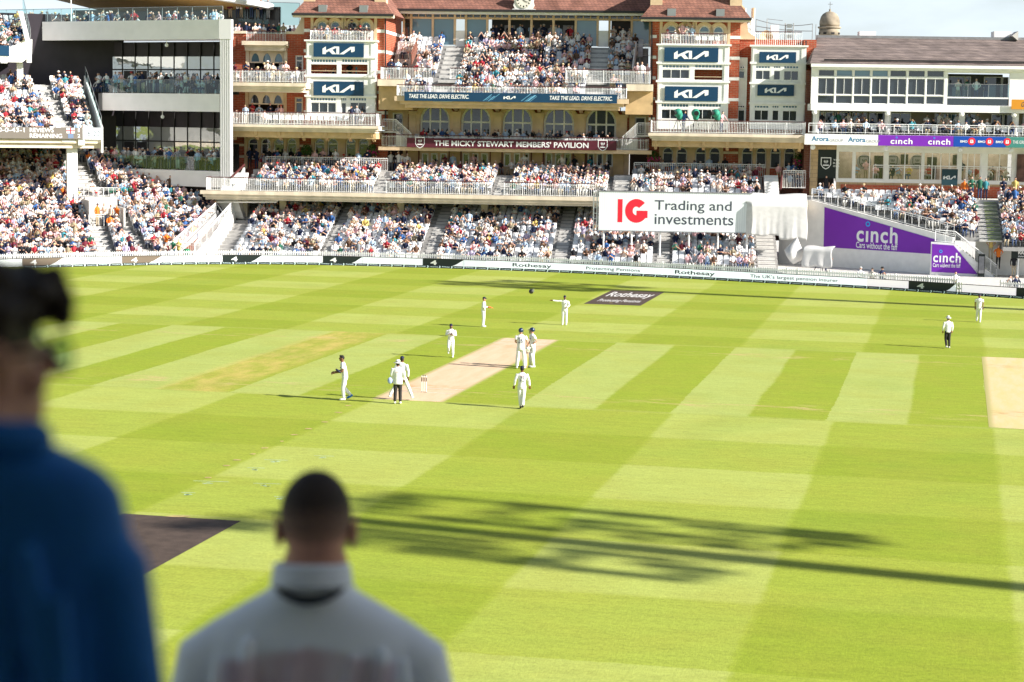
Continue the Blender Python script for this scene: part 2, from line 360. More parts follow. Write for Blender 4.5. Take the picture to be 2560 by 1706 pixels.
LOGOM = mat("painted_turf_brown", (.075, .052, .040), .8, noise=.25, nscale=2.5, bump=.2, bscale=20)
LOGOW = mat("painted_turf_white", (.62, .60, .58), .8, noise=.2, nscale=6)
GF = Fr(0, 0, 0)
def turf_logo(t0, t1, d0, d1, label, side=False):
    r = thing("painted_turf_logo", td((t0 + t1) / 2, (d0 + d1) / 2, 0), label, "turf logo")
    q = MB(); q.quad(td(t0, d0, .006), td(t1, d0, .006), td(t1, d1, .006), td(t0, d1, .006)); q.build("paint_panel", LOGOM, r)
    w = MB()
    for txt, a, b_, x0, x1, bo in (("Rothesay", .44, .88, .10, .92, .02), ("Protecting Pensions", .14, .36, .13, .88, .012)):
        v, f = text_geo(txt, bo)
        if side and txt != "Rothesay": continue
        if side: w.add([td(t0 + .5 + y * 2.6, d0 + .2 + x * 3.9, .010) for x, y in v], [p[::-1] for p in f])
        else: w.add([td(t0 + (x0 + x * (x1 - x0)) * (t1 - t0), d0 + (a + y * (b_ - a)) * (d1 - d0), .010) for x, y in v], f)
    w.build("lettering", LOGOW, r)
turf_logo(-5.68, -2.05, 44.55, 54.95, "dark brown painted sponsor panel on the far outfield beyond the fielders")
turf_logo(-6.2, -2.6, -35.2, -24.4, "dark brown painted sponsor panel on the near grass beside the man in blue", True)
# faint spray-paint run-up marks, foot holes and plug marks on the near outfield
PAINTB = mat("pale_blue_spray", (.40, .55, .36), .9, noise=.3, nscale=8)
SCAR = mat("bare_soil", (.46, .34, .15), .9, noise=.3, nscale=6)
q = MB(); rs = random.Random(5)
for u, v, wd in ((528, 1203, 90), (668, 1209, 70), (690, 1150, 60), (640, 1170, 44), (810, 1140, 50), (700, 1242, 30), (470, 1232, 36)):
    a = at_z(u - wd / 2, v); b_ = at_z(u + wd / 2, v + wd * .03); e = (b_ - a); w_ = np.array([0, .05, 0])
    q.quad(a + (0, 0, .004), b_ + (0, 0, .004), b_ + w_ + (0, 0, .004), a + w_ + (0, 0, .004))
    for k in range(6):
        c = a + e * (.3 + .05 * k) - np.array([0, .25 + .2 * rs.random(), 0]); g = np.array([.05 + .1 * rs.random(), .05 * rs.random(), 0])
        q.quad(c + (0, 0, .004), c + g + (0, 0, .004), c + g + (.01, .07, .004), c + (0, .07, .004))
tag(q.build("turf_paint_marks", PAINTB), kind='structure')
q = MB()
for u, v in ((847, 1032), (812, 1056), (772, 1073), (735, 1088), (705, 1104), (662, 1121), (633, 1136), (592, 1151), (566, 1165), (450, 1292), (520, 1195), (870, 1015), (1527, 758)):
    c = at_z(u, v); L = .09 + .08 * rs.random(); n = 9; ang = rs.random()
    if u == 450: L = .40
    q.add([c + (L * math.cos(2 * math.pi * k / n) * (.7 + .5 * rs.random()), .11 * math.sin(2 * math.pi * k / n) * (.7 + .5 * rs.random()), .012) for k in range(n)], [tuple(range(n))])
tag(q.build("turf_scars", SCAR), kind='structure')

q = MB()
for t0, t1, d in ((-5.95, -3.30, 2.66), (-6.1, -3.15, 3.88), (-5.95, -3.30, 22.78), (-6.1, -3.15, 21.56)): q.quad(td(t0, d - .028, .009), td(t1, d - .028, .009), td(t1, d + .028, .009), td(t0, d + .028, .009))
tag(q.build("pitch_crease_lines", mat("worn_crease_paint", (.74, .70, .62), .9, noise=.25, nscale=5)), kind='structure')
# ------------------------------------------------------------------ wicket
TEAKW = mat("pale_stump_wood", (.84, .80, .72), .4); STK = mat("stump_badge", (.06, .04, .035), .5)
wk = thing("wicket", td(-4.62, 2.66), "three upright wooden stumps with bails at the near end of the pale pitch", "wicket")
for k in (-1, 0, 1):
    c = td(-4.62 + k * .095, 2.66)
    q = MB(); q.lathe(c, [(.020, .03), (.020, .69), (.012, .711)], 10); q.lathe(c, [(.022, .46), (.022, .64)], 10, 1); q.lathe(c, [(.022, 0), (.022, .035)], 10, 1); q.build("stump", [TEAKW, STK], wk)
for k in (0, 1):
    c = td(-4.62 - .095 + k * .095, 2.66, .722); e = TX * .1
    q = MB(); q.tube([c + e * .02, c + e * .3, c + e * .5, c + e * .7, c + e * .98], [.007, .011, .013, .011, .007], 8); q.build("bail", STK, wk)

# ------------------------------------------------------------------ boundary: foam cushions, advertising boards, picket fence
BU = [(-380, 694), (-160, 681), (30, 672), (300, 664.5), (600, 661), (900, 665), (1280, 677), (1600, 691), (1900, 707), (2200, 724), (2560, 748), (2800, 766), (3000, 783)]
BG = [at_z(u, v) for u, v in BU]
def spline(P, n=24):
    P = [np.array(p) for p in P]; out = []
    for i in range(len(P) - 1):
        a = P[max(i - 1, 0)]; b_ = P[i]; c = P[i + 1]; d = P[min(i + 2, len(P) - 1)]
        for k in range(n):
            t = k / n; out.append(.5 * ((2 * b_) + (c - a) * t + (2 * a - 5 * b_ + 4 * c - d) * t * t + (3 * b_ - a - 3 * c + d) * t ** 3))
    return out + [P[-1]]
BL = spline(BG)
def offset(P, o):
    R = []
    for i, p in enumerate(P):
        t = P[min(i + 1, len(P) - 1)] - P[max(i - 1, 0)]; t[2] = 0; t = t / np.linalg.norm(t); R.append(p + o * np.array([-t[1], t[0], 0]))
    return R
BOARDL = offset(BL, .95); FENCEL = offset(BL, 1.75)
def arclen(P): return np.concatenate([[0], np.cumsum([np.linalg.norm(P[i + 1] - P[i]) for i in range(len(P) - 1)])])
def sampler(P):
    L = arclen(P); A = np.array(P); return L[-1], (lambda s: np.array([np.interp(s, L, A[:, k]) for k in range(3)]))
def s_of_u(P, u):
    """Arc length where the polyline passes below photo column u."""
    L = arclen(P); best = None
    uu = [1280 + CF * ((p - CAM) @ RGT) / ((p - CAM) @ FWD) for p in P]; return float(np.interp(u, uu, L))
# cushions
CUB = mat("black_foam_cushion", (.012, .016, .018), .55); CUW = mat("white_chevron", (.62, .80, .78), .6)
def cushion_mesh(word):
    q = MB(); L = .93; prof = [(-.11, .0), (.0, .19), (.11, .0)]; F0 = Fr(0, 0, 0)
    q.side(F0, prof, 0, L)
    def face(s, z): return np.array([s, -.11 + .11 * z / .19 - .006, z])
    q.add([face(.80, .015), face(.87, .015), face(.925, .095), face(.87, .175), face(.80, .175), face(.855, .095)], [(0, 1, 2, 5), (5, 2, 3, 4)], 1)
    v, f = text_geo(word, .01); w_ = .62 if len(word) < 10 else .66; h = .10 if len(word) < 10 else .07
    q.add([face(.08 + x * w_, .055 + y * h) for x, y in v], f, 1)
    me = bpy.data.meshes.new("boundary_cushion"); me.from_pydata(q.v, [], q.f); me.materials.append(CUB); me.materials.append(CUW); me.polygons.foreach_set('material_index', q.m); me.update(); return me
cm = [cushion_mesh("Rothesay"), cushion_mesh("Protecting Pensions")]
TL, fs = sampler(BL); s = s_of_u(BL, 60); k = 0; send = s_of_u(BL, 2600)
while s < send:
    a = fs(s); b_ = fs(s + .95); o = bpy.data.objects.new("boundary_cushion", cm[k % 2]); COL.objects.link(o)
    o.location = tuple(a); o.rotation_euler = (0, 0, math.atan2(b_[1] - a[1], b_[0] - a[0]))
    tag(o, "black wedge shaped foam cushion with white chevron in the chain along the boundary", "boundary cushion", "foam cushions along the boundary")
    s += .955; k += 1
# boards
LEDW = screen("white_led_panel", (.70, .74, .78), .28); LEDB = screen("ice_blue_led_panel", (.74, .80, .82), .50); LEDP = screen("pinkish_led_panel", (.76, .71, .74), .42)
LEDD = mat("black_led_panel", (.022, .030, .030), .35); LEDGLR = mat("glare_brown_led_panel", (.19, .145, .11), .5); BTOP = mat("board_top_edge", (.02, .02, .02), .5)  # brown copy of the black panel: glare put into its colour
_, fb = sampler(BOARDL); BZ0, BZ1 = .05, .62
def board(u0, u1, pm, label, txts=(), slant=0, tm=None):
    s0 = s_of_u(BOARDL, u0); s1 = s_of_u(BOARDL, u1) - .012; n = max(2, int((s1 - s0) / 1.6)); P = [fb(s0 + (s1 - s0) * i / n) for i in range(n + 1)]
    r = thing("advertising_board", P[0], label, "advertising board", "advertising boards along the boundary"); q = MB(); tp = MB()
    frs = []
    for i in range(n):
        a, b_ = P[i], P[i + 1]; F0 = Fr(a[0], a[1], -math.degrees(math.atan2(b_[1] - a[1], b_[0] - a[0]))); L = np.linalg.norm(b_ - a); frs.append((F0, L))
        if slant and i == n - 1: q.prism(F0, [(0, BZ0), (L - slant, BZ0), (L - slant * .55, BZ0 + .2), (L - slant * .1, BZ1 - .06), (L, BZ1), (0, BZ1)], 0, .16)
        else: q.box(F0, 0, L, 0, .16, BZ0, BZ1)
        tp.box(F0, 0, L, -.01, .18, BZ1 + .003, BZ1 + .035)
    if slant:
        F0, L = frs[-1]; w = MB(); w.box(F0, L - slant - .05, L, .02, .15, BZ0, BZ1 - .003); w.build("slanted_end_panel", LEDW, r)
    q.build("panel", pm, r); tp.build("top_edge", BTOP, r)
    for txt, c0, c1, zz0, zz1, bo in txts:
        w = MB(); v, f = _tc.setdefault((txt, bo, 0, 1), text_geo(txt, bo)); sa = s_of_u(BOARDL, c0); sb = s_of_u(BOARDL, c1); Q = []
        for x, y in v:
            ss = sa + x * (sb - sa) - s0; i = min(int(ss / (s1 - s0) * n), n - 1); F0, L = frs[max(i, 0)]
            Q.append(F0.w(ss - i * (s1 - s0) / n, -.006, zz0 + y * (zz1 - zz0)))
        w.add(Q, f); w.build("lettering", tm or LETW, r)
N4 = (.16, .52, .035)
board(-60, 56, LEDW, "white boundary board half hidden behind the dark haired man's head")
board(56, 159, LEDGLR, "black boundary board coloured brown for glare, white numeral 4, leftmost of the numbered boards", [("4", 76, 92, *N4)], 1.2)
board(160, 305, LEDW, "plain white boundary board between the two glare browned numbered boards")
board(305, 406, LEDGLR, "black boundary board coloured brown for glare, white numeral 4, below the left stand stairway", [("4", 328, 344, *N4)], 1.2)
board(408, 556, LEDW, "plain white boundary board below the sloping ramp wall")
board(557, 655, LEDD, "black boundary board with white numeral 4 below the left end of the terrace", [("4", 578, 594, *N4)], 1.0)
board(656, 806, LEDW, "plain white boundary board below the first terrace block")
board(807, 906, LEDD, "black boundary board with white numeral 4 below the second terrace stairway", [("4", 825, 842, *N4)], 1.0)
board(907, 1056, LEDW, "plain white boundary board directly behind the two distant fielders")
board(1057, 1160, LEDD, "black boundary board with white numeral 4 beside the pale blue lettered board", [("4", 1076, 1092, *N4)], 1.1)
board(1161, 1216, LEDW, "narrow plain white boundary board left of the pale blue lettered boards")
board(1217, 1430, LEDB, "pale blue boundary board with one grey word, left of two lettered boards", [("Rothesay", 1281, 1379, .15, .52, .020)], 0, LETG)
board(1431, 1655, LEDB, "pale blue boundary board with grey words about protecting pensions", [("Protecting Pensions", 1465, 1600, .17, .47, .010)], 0, LETG)
board(1656, 1832, LEDB, "pale blue boundary board with one grey word, below the big white sightscreen", [("Rothesay", 1687, 1787, .15, .52, .020)], 0, LETG)
board(1833, 2165, LEDB, "pale blue boundary board with grey words about the largest insurer", [("The UK's largest pension insurer", 1875, 2095, .18, .50, .010)], 0, LETG)
board(2166, 2270, LEDP, "plain pinkish white boundary board below the long purple wall")
board(2271, 2388, LEDD, "black boundary board with white numeral 4, rightmost of the numbered boards", [("4", 2292, 2310, *N4)], .75)
board(2404, 2539, LEDP, "plain pinkish white boundary board right of the picket gate")
board(2540, 2700, LEDD, "plain black boundary board at the far right edge")
# picket fence runs
def pickets(u0, u1, label, z1=.98, line=FENCEL, name="picket_fence"):
    Ln, ff = sampler(line); s0 = s_of_u(line, u0); s1 = s_of_u(line, u1); a = ff(s0)
    r = thing(name, a, label, "fence", "white picket fences behind the boards"); q = MB(); rl = MB(); pp = MB(); s = s0; k = 0
    while s < s1:
        p = ff(s); p2 = ff(s + .12); F0 = Fr(p[0], p[1], -math.degrees(math.atan2(p2[1] - p[1], p2[0] - p[0])))
        q.prism(F0, [(0, .1), (.085, .1), (.085, z1 - .06), (.043, z1), (0, z1 - .06)], 0, .03)
        if k % 14 == 0: pp.box(F0, -.08, .04, .07, .17, 0, z1 + .05)
        s += .175; k += 1
    s = s0
    while s < s1 - .05:
        p = ff(s); p2 = ff(min(s + 1.4, s1)); F0 = Fr(p[0], p[1], -math.degrees(math.atan2(p2[1] - p[1], p2[0] - p[0]))); L = np.linalg.norm(p2 - p)
        for z in (.28, z1 - .2): rl.box(F0, 0, L, .032, .07, z, z + .09)
        s += 1.4
    q.build("pickets", WHITE, r); rl.build("rail", WHITE, r); pp.build("fence_posts", WHITE, r)
for a, b_, l in ((-40, 500, "white picket fence run in front of the left stand"), (502, 980, "white picket fence run below the left part of the pavilion terrace"), (982, 1500, "white picket fence run below the middle of the pavilion terrace"),
               (1502, 1990, "white picket fence run below the white sightscreen"), (1992, 2395, "white picket fence run below the purple walls")):
    pickets(a, b_, l)
pickets(2390, 2403, "small white picket gate between two boundary boards", .8, BOARDL, "picket_gate")
pickets(2500, 2640, "short white picket fence run at the far right beside the photographers")
# ------------------------------------------------------------------ spectators: low-poly figures with a colour per face
rng = np.random.default_rng(11); R = random.Random(7)
class TP:
    def __init__(s): s.v = []; s.f = []; s.g = []
    def loft(s, pts, rad_, n, g, g2=None, cap=True):
        """pts (x,y,z), rad_ (rx, ry) or r; g2: group from the given ring on."""
        o = len(s.v); P = [np.array(p, float) for p in pts]
        for i, p in enumerate(P):
            t = P[min(i + 1, len(P) - 1)] - P[max(i - 1, 0)]; t /= np.linalg.norm(t) + 1e-9
            r = rad_[i]; rx, ry = r if hasattr(r, '__len__') else (r, r)
            a = np.array([1.0, 0, 0]) - t * t[0]; a /= np.linalg.norm(a) + 1e-9; b = np.cross(t, a)
            for k in range(n):
                q = 2 * math.pi * (k + .5) / n; s.v.append(p + rx * math.cos(q) * a + ry * math.sin(q) * b)
        for i in range(len(P) - 1):
            gg = g if (g2 is None or i < g2[0]) else g2[1]
            for k in range(n): s.f.append((o + i * n + k, o + i * n + (k + 1) % n, o + (i + 1) * n + (k + 1) % n, o + (i + 1) * n + k)); s.g.append(gg)
        if cap:
            s.f.append(tuple(o + k for k in range(n - 1, -1, -1))); s.g.append(g)
            s.f.append(tuple(o + (len(P) - 1) * n + k for k in range(n))); s.g.append(g2[1] if g2 else g)
    def head(s, c, hair=1, hat=0):
        n, m_ = 7, 6; o = len(s.v); r = (.077, .097, .118)
        for j in range(m_ + 1):
            ph = math.pi * (j + .02) / (m_ + .04)
            for k in range(n):
                q = 2 * math.pi * (k + .5) / n; w = math.sin(ph); tap = .82 if j == 1 else 1
                s.v.append(np.array([c[0] + r[0] * w * math.cos(q) * tap, c[1] + r[1] * w * math.sin(q) * tap, c[2] - r[2] * math.cos(ph)]))
        for j in range(m_):
            for k in range(n):
                y = math.sin(2 * math.pi * (k + 1) / n); s.f.append((o + j * n + k, o + j * n + (k + 1) % n, o + (j + 1) * n + (k + 1) % n, o + (j + 1) * n + k))
                top = j >= 4 or (j >= 2 and y > .2)
                s.g.append((4 if hat and j >= 3 else 3) if top and hair else 0)
        if hat == 1:   # peaked cap
            o = len(s.v); z = c[2] + .045
            s.v += [np.array([c[0] + x, c[1] + y, z + dz]) for x, y, dz in ((-.07, -.05, .01), (.07, -.05, .01), (.05, -.19, -.015), (-.05, -.19, -.015), (-.07, -.05, -.01), (.07, -.05, -.01), (.05, -.19, -.03), (-.05, -.19, -.03))]
            for f in ((0, 1, 2, 3), (7, 6, 5, 4), (0, 4, 5, 1), (1, 5, 6, 2), (2, 6, 7, 3), (3, 7, 4, 0)): s.f.append(tuple(o + i for i in f)); s.g.append(4)
        if hat == 2:   # brimmed hat
            s.loft([(c[0], c[1], c[2] + .035), (c[0], c[1], c[2] + .05), (c[0], c[1], c[2] + .06), (c[0], c[1], c[2] + .135)], [(.155, .165), (.16, .17), (.095, .11), (.075, .09)], 8, 4)
def seated(arms=0, hat=0, lean=0.0):
    t = TP(); L = lean
    t.loft([(0, .10, .43), (0, .13, .60), (0, .13 - L * .5, .80), (0, .12 - L, .95), (0, .11 - L, 1.02), (0, .10 - L, 1.08)], [(.17, .13), (.165, .115), (.195, .125), (.205, .105), (.11, .075), (.055, .06)], 7, 1)
    t.head((0, .075 - L, 1.19), 1, hat)
    for q in (-1, 1):
        sh = (q * .205, .12 - L, .95)
        if arms == 0: A = [sh, (q * .26, .03 - L, .70), (q * .10, -.20, .60)]
        elif arms == 1: A = [sh, (q * .25, -.02 - L, .74), (q * .03, -.22 - L, .90)]            # clapping
        elif arms == 2: A = [sh, (q * .27, -.02 - L, .74), (-q * .08, -.12 - L, .78)]           # folded
        elif arms == 3: A = [sh, (q * .27, -.14 - L, .84), (q * .07, -.13 - L, 1.16)]           # hands to face / binoculars
        else: A = [sh, (q * .24, -.08 - L, .72), (q * .12, -.33, .55)]                           # on knees
        A = [np.array(a, float) for a in A]
        t.loft([A[0], A[0] * .5 + A[1] * .5, A[1], A[1] * .4 + A[2] * .6, A[2]], [.058, .054, .047, .04, .036], 5, 1, (2, 6))
        t.loft([A[2], A[2] + (A[2] - A[1]) * .35], [.042, .03], 5, 0)
        t.loft([(q * .09, .08, .47), (q * .11, -.12, .50), (q * .12, -.34, .50), (q * .12, -.37, .44), (q * .12, -.36, .10)], [.085, .08, .066, .06, .042], 6, 2)
        t.loft([(q * .12, -.30, .05), (q * .12, -.40, .05), (q * .13, -.52, .04)], [(.045, .05), (.045, .045), (.035, .03)], 5, 5)
    return t
def standing(arms=0, hat=0, lean=0.0):
    t = TP(); L = lean
    t.loft([(0, .0, .86), (0, .0, 1.0), (0, .0, 1.12), (0, -L * .5, 1.30), (0, -L, 1.43), (0, -L, 1.50), (0, -L, 1.56)], [(.165, .12), (.165, .115), (.155, .105), (.19, .12), (.20, .10), (.11, .075), (.055, .06)], 7, 1)
    t.head((0, -.03 - L, 1.665), 1, hat)
    for q in (-1, 1):
        sh = (q * .205, -L, 1.43)
        if arms == 0: A = [sh, (q * .26, .03, 1.15), (q * .25, -.06, .90)]
        elif arms == 1: A = [sh, (q * .25, -.10 - L, 1.20), (q * .03, -.30 - L, 1.30)]
        elif arms == 2: A = [sh, (q * .27, -.10 - L, 1.20), (-q * .08, -.18 - L, 1.23)]
        elif arms == 3: A = [sh, (q * .28, -.15 - L, 1.22), (q * .20, -.34 - L, 1.06)]           # leaning on a rail
        else: A = [sh, (q * .32, .06, 1.20), (q * .17, -.02, 1.03)]                              # hand on hip
        A = [np.array(a, float) for a in A]
        t.loft([A[0], A[0] * .5 + A[1] * .5, A[1], A[1] * .4 + A[2] * .6, A[2]], [.058, .054, .047, .04, .036], 5, 1, (2, 6))
        t.loft([A[2], A[2] + (A[2] - A[1]) * .35], [.042, .03], 5, 0)
        t.loft([(q * .09, 0, .90), (q * .095, 0, .68), (q * .10, -.02, .48), (q * .10, .01, .25), (q * .11, .02, .08)], [.09, .08, .06, .055, .045], 6, 2)
        t.loft([(q * .11, .05, .05), (q * .11, -.06, .05), (q * .12, -.17, .035)], [(.045, .05), (.045, .045), (.035, .03)], 5, 5)
    return t
TEMPL = []; SEATED = []; STAND = []
for a, h, l in ((0, 0, 0), (0, 1, .04), (1, 0, .05), (1, 1, 0), (2, 0, 0), (2, 2, 0), (3, 0, .06), (4, 0, .10), (4, 1, .12), (1, 2, .03), (0, 2, -.04), (3, 1, .02), (2, 1, .03)):
    SEATED.append(len(TEMPL)); TEMPL.append((seated(a, h, l), h, False, a))
for a, h, l in ((0, 0, 0), (1, 0, .02), (2, 0, 0), (3, 0, .10), (4, 0, 0), (0, 1, 0), (1, 1, 0), (3, 2, .08), (2, 1, 0)):
    STAND.append(len(TEMPL)); TEMPL.append((standing(a, h, l), h, True, a))
TV = [np.array(t[0].v) for t in TEMPL]; TF = [t[0].f for t in TEMPL]; TG = [np.array(t[0].g) for t in TEMPL]
SHIRTS = {'white': ((.80, .79, .79), 22), 'cream': ((.74, .66, .58), 11), 'pale blue': ((.42, .55, .72), 11), 'blue': ((.05, .13, .34), 3.5), 'navy': ((.018, .026, .065), 15), 'black': ((.018, .018, .022), 10),
          'pink': ((.76, .48, .50), 11), 'red': ((.42, .035, .05), 3), 'maroon': ((.15, .025, .04), 4), 'grey': ((.27, .28, .31), 8), 'green': ((.04, .15, .10), 1.3), 'teal': ((.06, .27, .33), 1.6),
          'khaki': ((.36, .30, .20), 4), 'lilac': ((.46, .40, .56), 4), 'orange': ((.80, .20, .03), .35), 'yellow': ((.62, .46, .15), .8), 'brown': ((.13, .075, .05), 4)}
SUITS = {'navy': 10, 'black': 6, 'grey': 4, 'white': 5, 'pale blue': 4, 'blue': 2, 'pink': 1, 'red': 1}
SKIN = [((.62, .37, .27), 8), ((.55, .31, .22), 5), ((.70, .45, .35), 5), ((.36, .19, .11), 2), ((.16, .075, .045), 1)]
HAIRC = [((.045, .028, .02), 6), ((.12, .07, .04), 4), ((.33, .32, .31), 5), ((.55, .53, .50), 3), ((.36, .22, .09), 2), ((.012, .010, .010), 4)]
TROU = [((.025, .035, .075), 6), ((.05, .08, .17), 5), ((.42, .34, .23), 5), ((.03, .03, .034), 5), ((.26, .26, .27), 3), ((.60, .58, .54), 2)]
HATS = [('white', (.80, .79, .75), 6), ('straw', (.62, .49, .28), 3), ('navy', (.02, .03, .09), 4), ('black', (.02, .02, .02), 2), ('red', (.5, .03, .04), 1)]
def pick(l):
    w = [x[-1] for x in l]; return R.choices(l, w)[0]
CROWD = []
def person(pos, yaw, stand=False, where="", row=0, suits=False, tmpl=None, shirt=None, group=None, big=1.0, vis=True, dark=0.0):
    t = tmpl if tmpl is not None else R.choice(STAND if stand else SEATED)
    if shirt is None:
        if suits: shirt = R.choices(list(SUITS), list(SUITS.values()))[0]
        else: shirt = R.choices(list(SHIRTS), [x[1] for x in SHIRTS.values()])[0]
    j = 1 + R.uniform(-.14, .14); sc = np.clip(np.array(SHIRTS[shirt][0]) * j, 0, .84); sk = pick(SKIN)[0]
    hat = pick(HATS); tr = pick(TROU)[0]; sleeve = sc if (R.random() < .5 or suits) else np.array(sk)
    C = np.array([sk, sc, tr, pick(HAIRC)[0], hat[1], (.06, .05, .045), sleeve])
    hw = '' if not TEMPL[t][1] else hat[0] + (' cap' if TEMPL[t][1] == 1 else ' hat')
    CROWD.append(dict(t=t, p=np.array(pos, float), yaw=yaw, sc=R.uniform(.93, 1.06) * big, C=C, shirt=shirt, hat=hw, where=where, row=row, stand=TEMPL[t][2], group=group, vis=vis, arms=TEMPL[t][3]))
def pverts(c):
    V = TV[c['t']] * c['sc']; ca, sa = math.cos(c['yaw']), math.sin(c['yaw'])
    return np.stack([V[:, 0] * ca - V[:, 1] * sa, V[:, 0] * sa + V[:, 1] * ca, V[:, 2]], 1)
def fast_mesh(name, V, F, C=None):
    """V (n,3), F list of index tuples, C (nf,3) face colours."""
    me = bpy.data.meshes.new(name); tot = np.array([len(f) for f in F], np.int32); idx = np.concatenate([np.array(f, np.int32) for f in F]) if len(F) else np.zeros(0, np.int32)
    me.vertices.add(len(V)); me.vertices.foreach_set('co', np.asarray(V, np.float32).ravel())
    me.loops.add(len(idx)); me.loops.foreach_set('vertex_index', idx)
    me.polygons.add(len(F)); st = np.zeros(len(F), np.int32); st[1:] = np.cumsum(tot)[:-1]; me.polygons.foreach_set('loop_start', st)
    me.update(calc_edges=True)
    if C is not None:
        a = me.attributes.new('col', 'FLOAT_COLOR', 'FACE'); a.data.foreach_set('color', np.concatenate([C, np.ones((len(C), 1))], 1).astype(np.float32).ravel())
    return me

# ------------------------------------------------------------------ seats and terraces
def seat_geo():
    q = MB(); F0 = Fr(0, 0, 0)
    q.hexa([(-.22, -.20, .42), (.22, -.20, .42), (.21, .20, .40), (-.21, .20, .40), (-.22, -.22, .46), (.22, -.22, .46), (.21, .20, .44), (-.21, .20, .44)])
    q.add([(-.22, .19, .42), (.22, .19, .42), (.21, .27, .78), (.15, .285, .83), (-.15, .285, .83), (-.21, .27, .78), (-.22, .23, .42), (.22, .23, .42), (.21, .31, .78), (.15, .325, .83), (-.15, .325, .83), (-.21, .31, .78)],
          [(0, 1, 2, 3, 4, 5), (11, 10, 9, 8, 7, 6)] + [(i, i + 6, (i + 1) % 6 + 6, (i + 1) % 6) for i in range(6)])
    q.hexa([(-.03, .05, 0), (.03, .05, 0), (.03, .14, 0), (-.03, .14, 0), (-.03, .05, .42), (.03, .05, .42), (.03, .14, .42), (-.03, .14, .42)])
    return np.array(q.v), q.f
SV, SF = seat_geo()
_seatme = bpy.data.meshes.new("seat"); _seatme.from_pydata(SV.tolist(), [], SF); _seatme.materials.append(SEATM); _seatme.update()
def seats_for(root, spots, ind=100):
    """spots: (pos, yaw). The nearest in view as parts, the rest as one part of kind stuff."""
    def score(p):
        z = (p - CAM) @ FWD; u = 1280 + CF * ((p - CAM) @ RGT) / z; v = 853 + CF * ((p - CAM) @ DWN) / z
        return z + (1000 if not (0 < u < 2560 and 0 < v < 1706) else 0)
    sp = sorted(spots, key=lambda a: (not a[2], score(a[0]))); off = np.array(root.location)
    for p, y, e in sp[:ind]:
        o = bpy.data.objects.new("seat", _seatme); COL.objects.link(o); o.parent = root; o.location = tuple(p - off); o.rotation_euler = (0, 0, y)
    V = []; F = []; n = 0
    for p, y, e in sp[ind:]:
        ca, sa = math.cos(y), math.sin(y); V.append(np.stack([SV[:, 0] * ca - SV[:, 1] * sa, SV[:, 0] * sa + SV[:, 1] * ca, SV[:, 2]], 1) + (p - off)); F += [tuple(i + n for i in f) for f in SF]; n += len(SV)
    if V:
        o = bpy.data.objects.new("seat_rows", fast_mesh("seat_rows", np.concatenate(V), F)); o.data.materials.append(SEATM); COL.objects.link(o); o.parent = root; tag(o, kind='stuff')
def terrace(root, fr, d0, z0, n, rd, rise, sl, sr, aisles=(), occ=.85, where="terrace", spots=None, suits=False, base=None, mats=None, pitch=.5, skip=None, stand=.015, dens=None, yaw=None, seatz=True):
    """Stepped seating: n rows of depth rd from (d0,z0). sl/sr give the row ends as functions of d; aisles = (s at d0, slope, half width)."""
    q = MB(); STS = [MB() for _ in aisles]; base = z0 - .3 if base is None else base
    sl = sl if callable(sl) else (lambda d, c=sl: c); sr = sr if callable(sr) else (lambda d, c=sr: c); spots = [] if spots is None else spots
    ya = -fr.a if yaw is None else yaw
    for i in range(n):
        d = d0 + i * rd; z = z0 + i * rise; a, b = sl(d), sr(d)
        if b - a < .4: continue
        q.box(fr, a, b, d, d + rd + .02, base, z)
        for st, (sa, k, hw) in zip(STS, aisles):
            c = sa + k * (d - d0)
            if c - hw < a or c + hw > b: continue
            st.box(fr, c - hw, c + hw, d - rd * .5, d + .003, z - rise, z - rise * .5)
            for zz, dd in ((z - rise * .5, d - rd * .5), (z, d)): st.box(fr, c - hw + .05, c + hw - .05, dd + .01, dd + .2, zz + .002, zz + .018, 1)
        s = a + .3; 
        while s < b - .25:
            c_ok = all(abs(s - (sa + k * (d - d0))) > hw + .12 for sa, k, hw in aisles) and not (skip and skip(s, d))
            if c_ok:
                p = fr.w(s, d + .52, z); o_ = occ(s, d) if callable(occ) else occ; full = R.random() < o_
                spots.append((p, ya, not full))
                if full: person(p + fr.n * R.uniform(-.03, .05), ya + R.uniform(-.25, .25), R.random() < stand, where, i, suits)
            s += pitch
    q.build("steps", CONCD, root)
    for st in STS:
        if st.v: st.build("aisle_stair", [CONC, WHITE], root)
    return spots
def railing(root, fr, pts, h=1.0, bal=.14, name="railing", post=1.6, top=None):
    """White balustrade along points (s,d,z) with a dark top rail."""
    q = MB()
    for (a, b) in zip(pts[:-1], pts[1:]):
        A = fr.w(*a); B = fr.w(*b); L = np.linalg.norm(B - A); n = max(1, int(L / bal)); up = np.array([0, 0, 1.0])
        for i in range(n + 1):
            P = A + (B - A) * i / n; r = .028 if i % max(1, int(post / bal)) == 0 else .014
            q.tube([P + up * .06, P + up * (h - .02)], r, 4, 0, False)
        q.tube([A + up * .1, B + up * .1], .018, 4); q.tube([A + up * (h - .16), B + up * (h - .16)], .016, 4); q.tube([A + up * h, B + up * h], .035, 5, 1)
    return q.build(name, [WHITER, top or RAILD], root)
def glass_rail(root, fr, pts, h=1.1, name="glass_balustrade"):
    q = MB(); g = MB()
    for (a, b) in zip(pts[:-1], pts[1:]):
        A = fr.w(*a); B = fr.w(*b); L = np.linalg.norm(B - A); n = max(1, int(L / 1.5)); up = np.array([0, 0, 1.0])
        g.quad(A + up * .05, B + up * .05, B + up * h, A + up * h); q.tube([A + up * h, B + up * h], .022, 5)
        for i in range(n + 1): P = A + (B - A) * i / n; q.tube([P, P + up * h], .018, 4)
    o = q.build(name, METAL, root); g.build("pane", BALG, o); return o
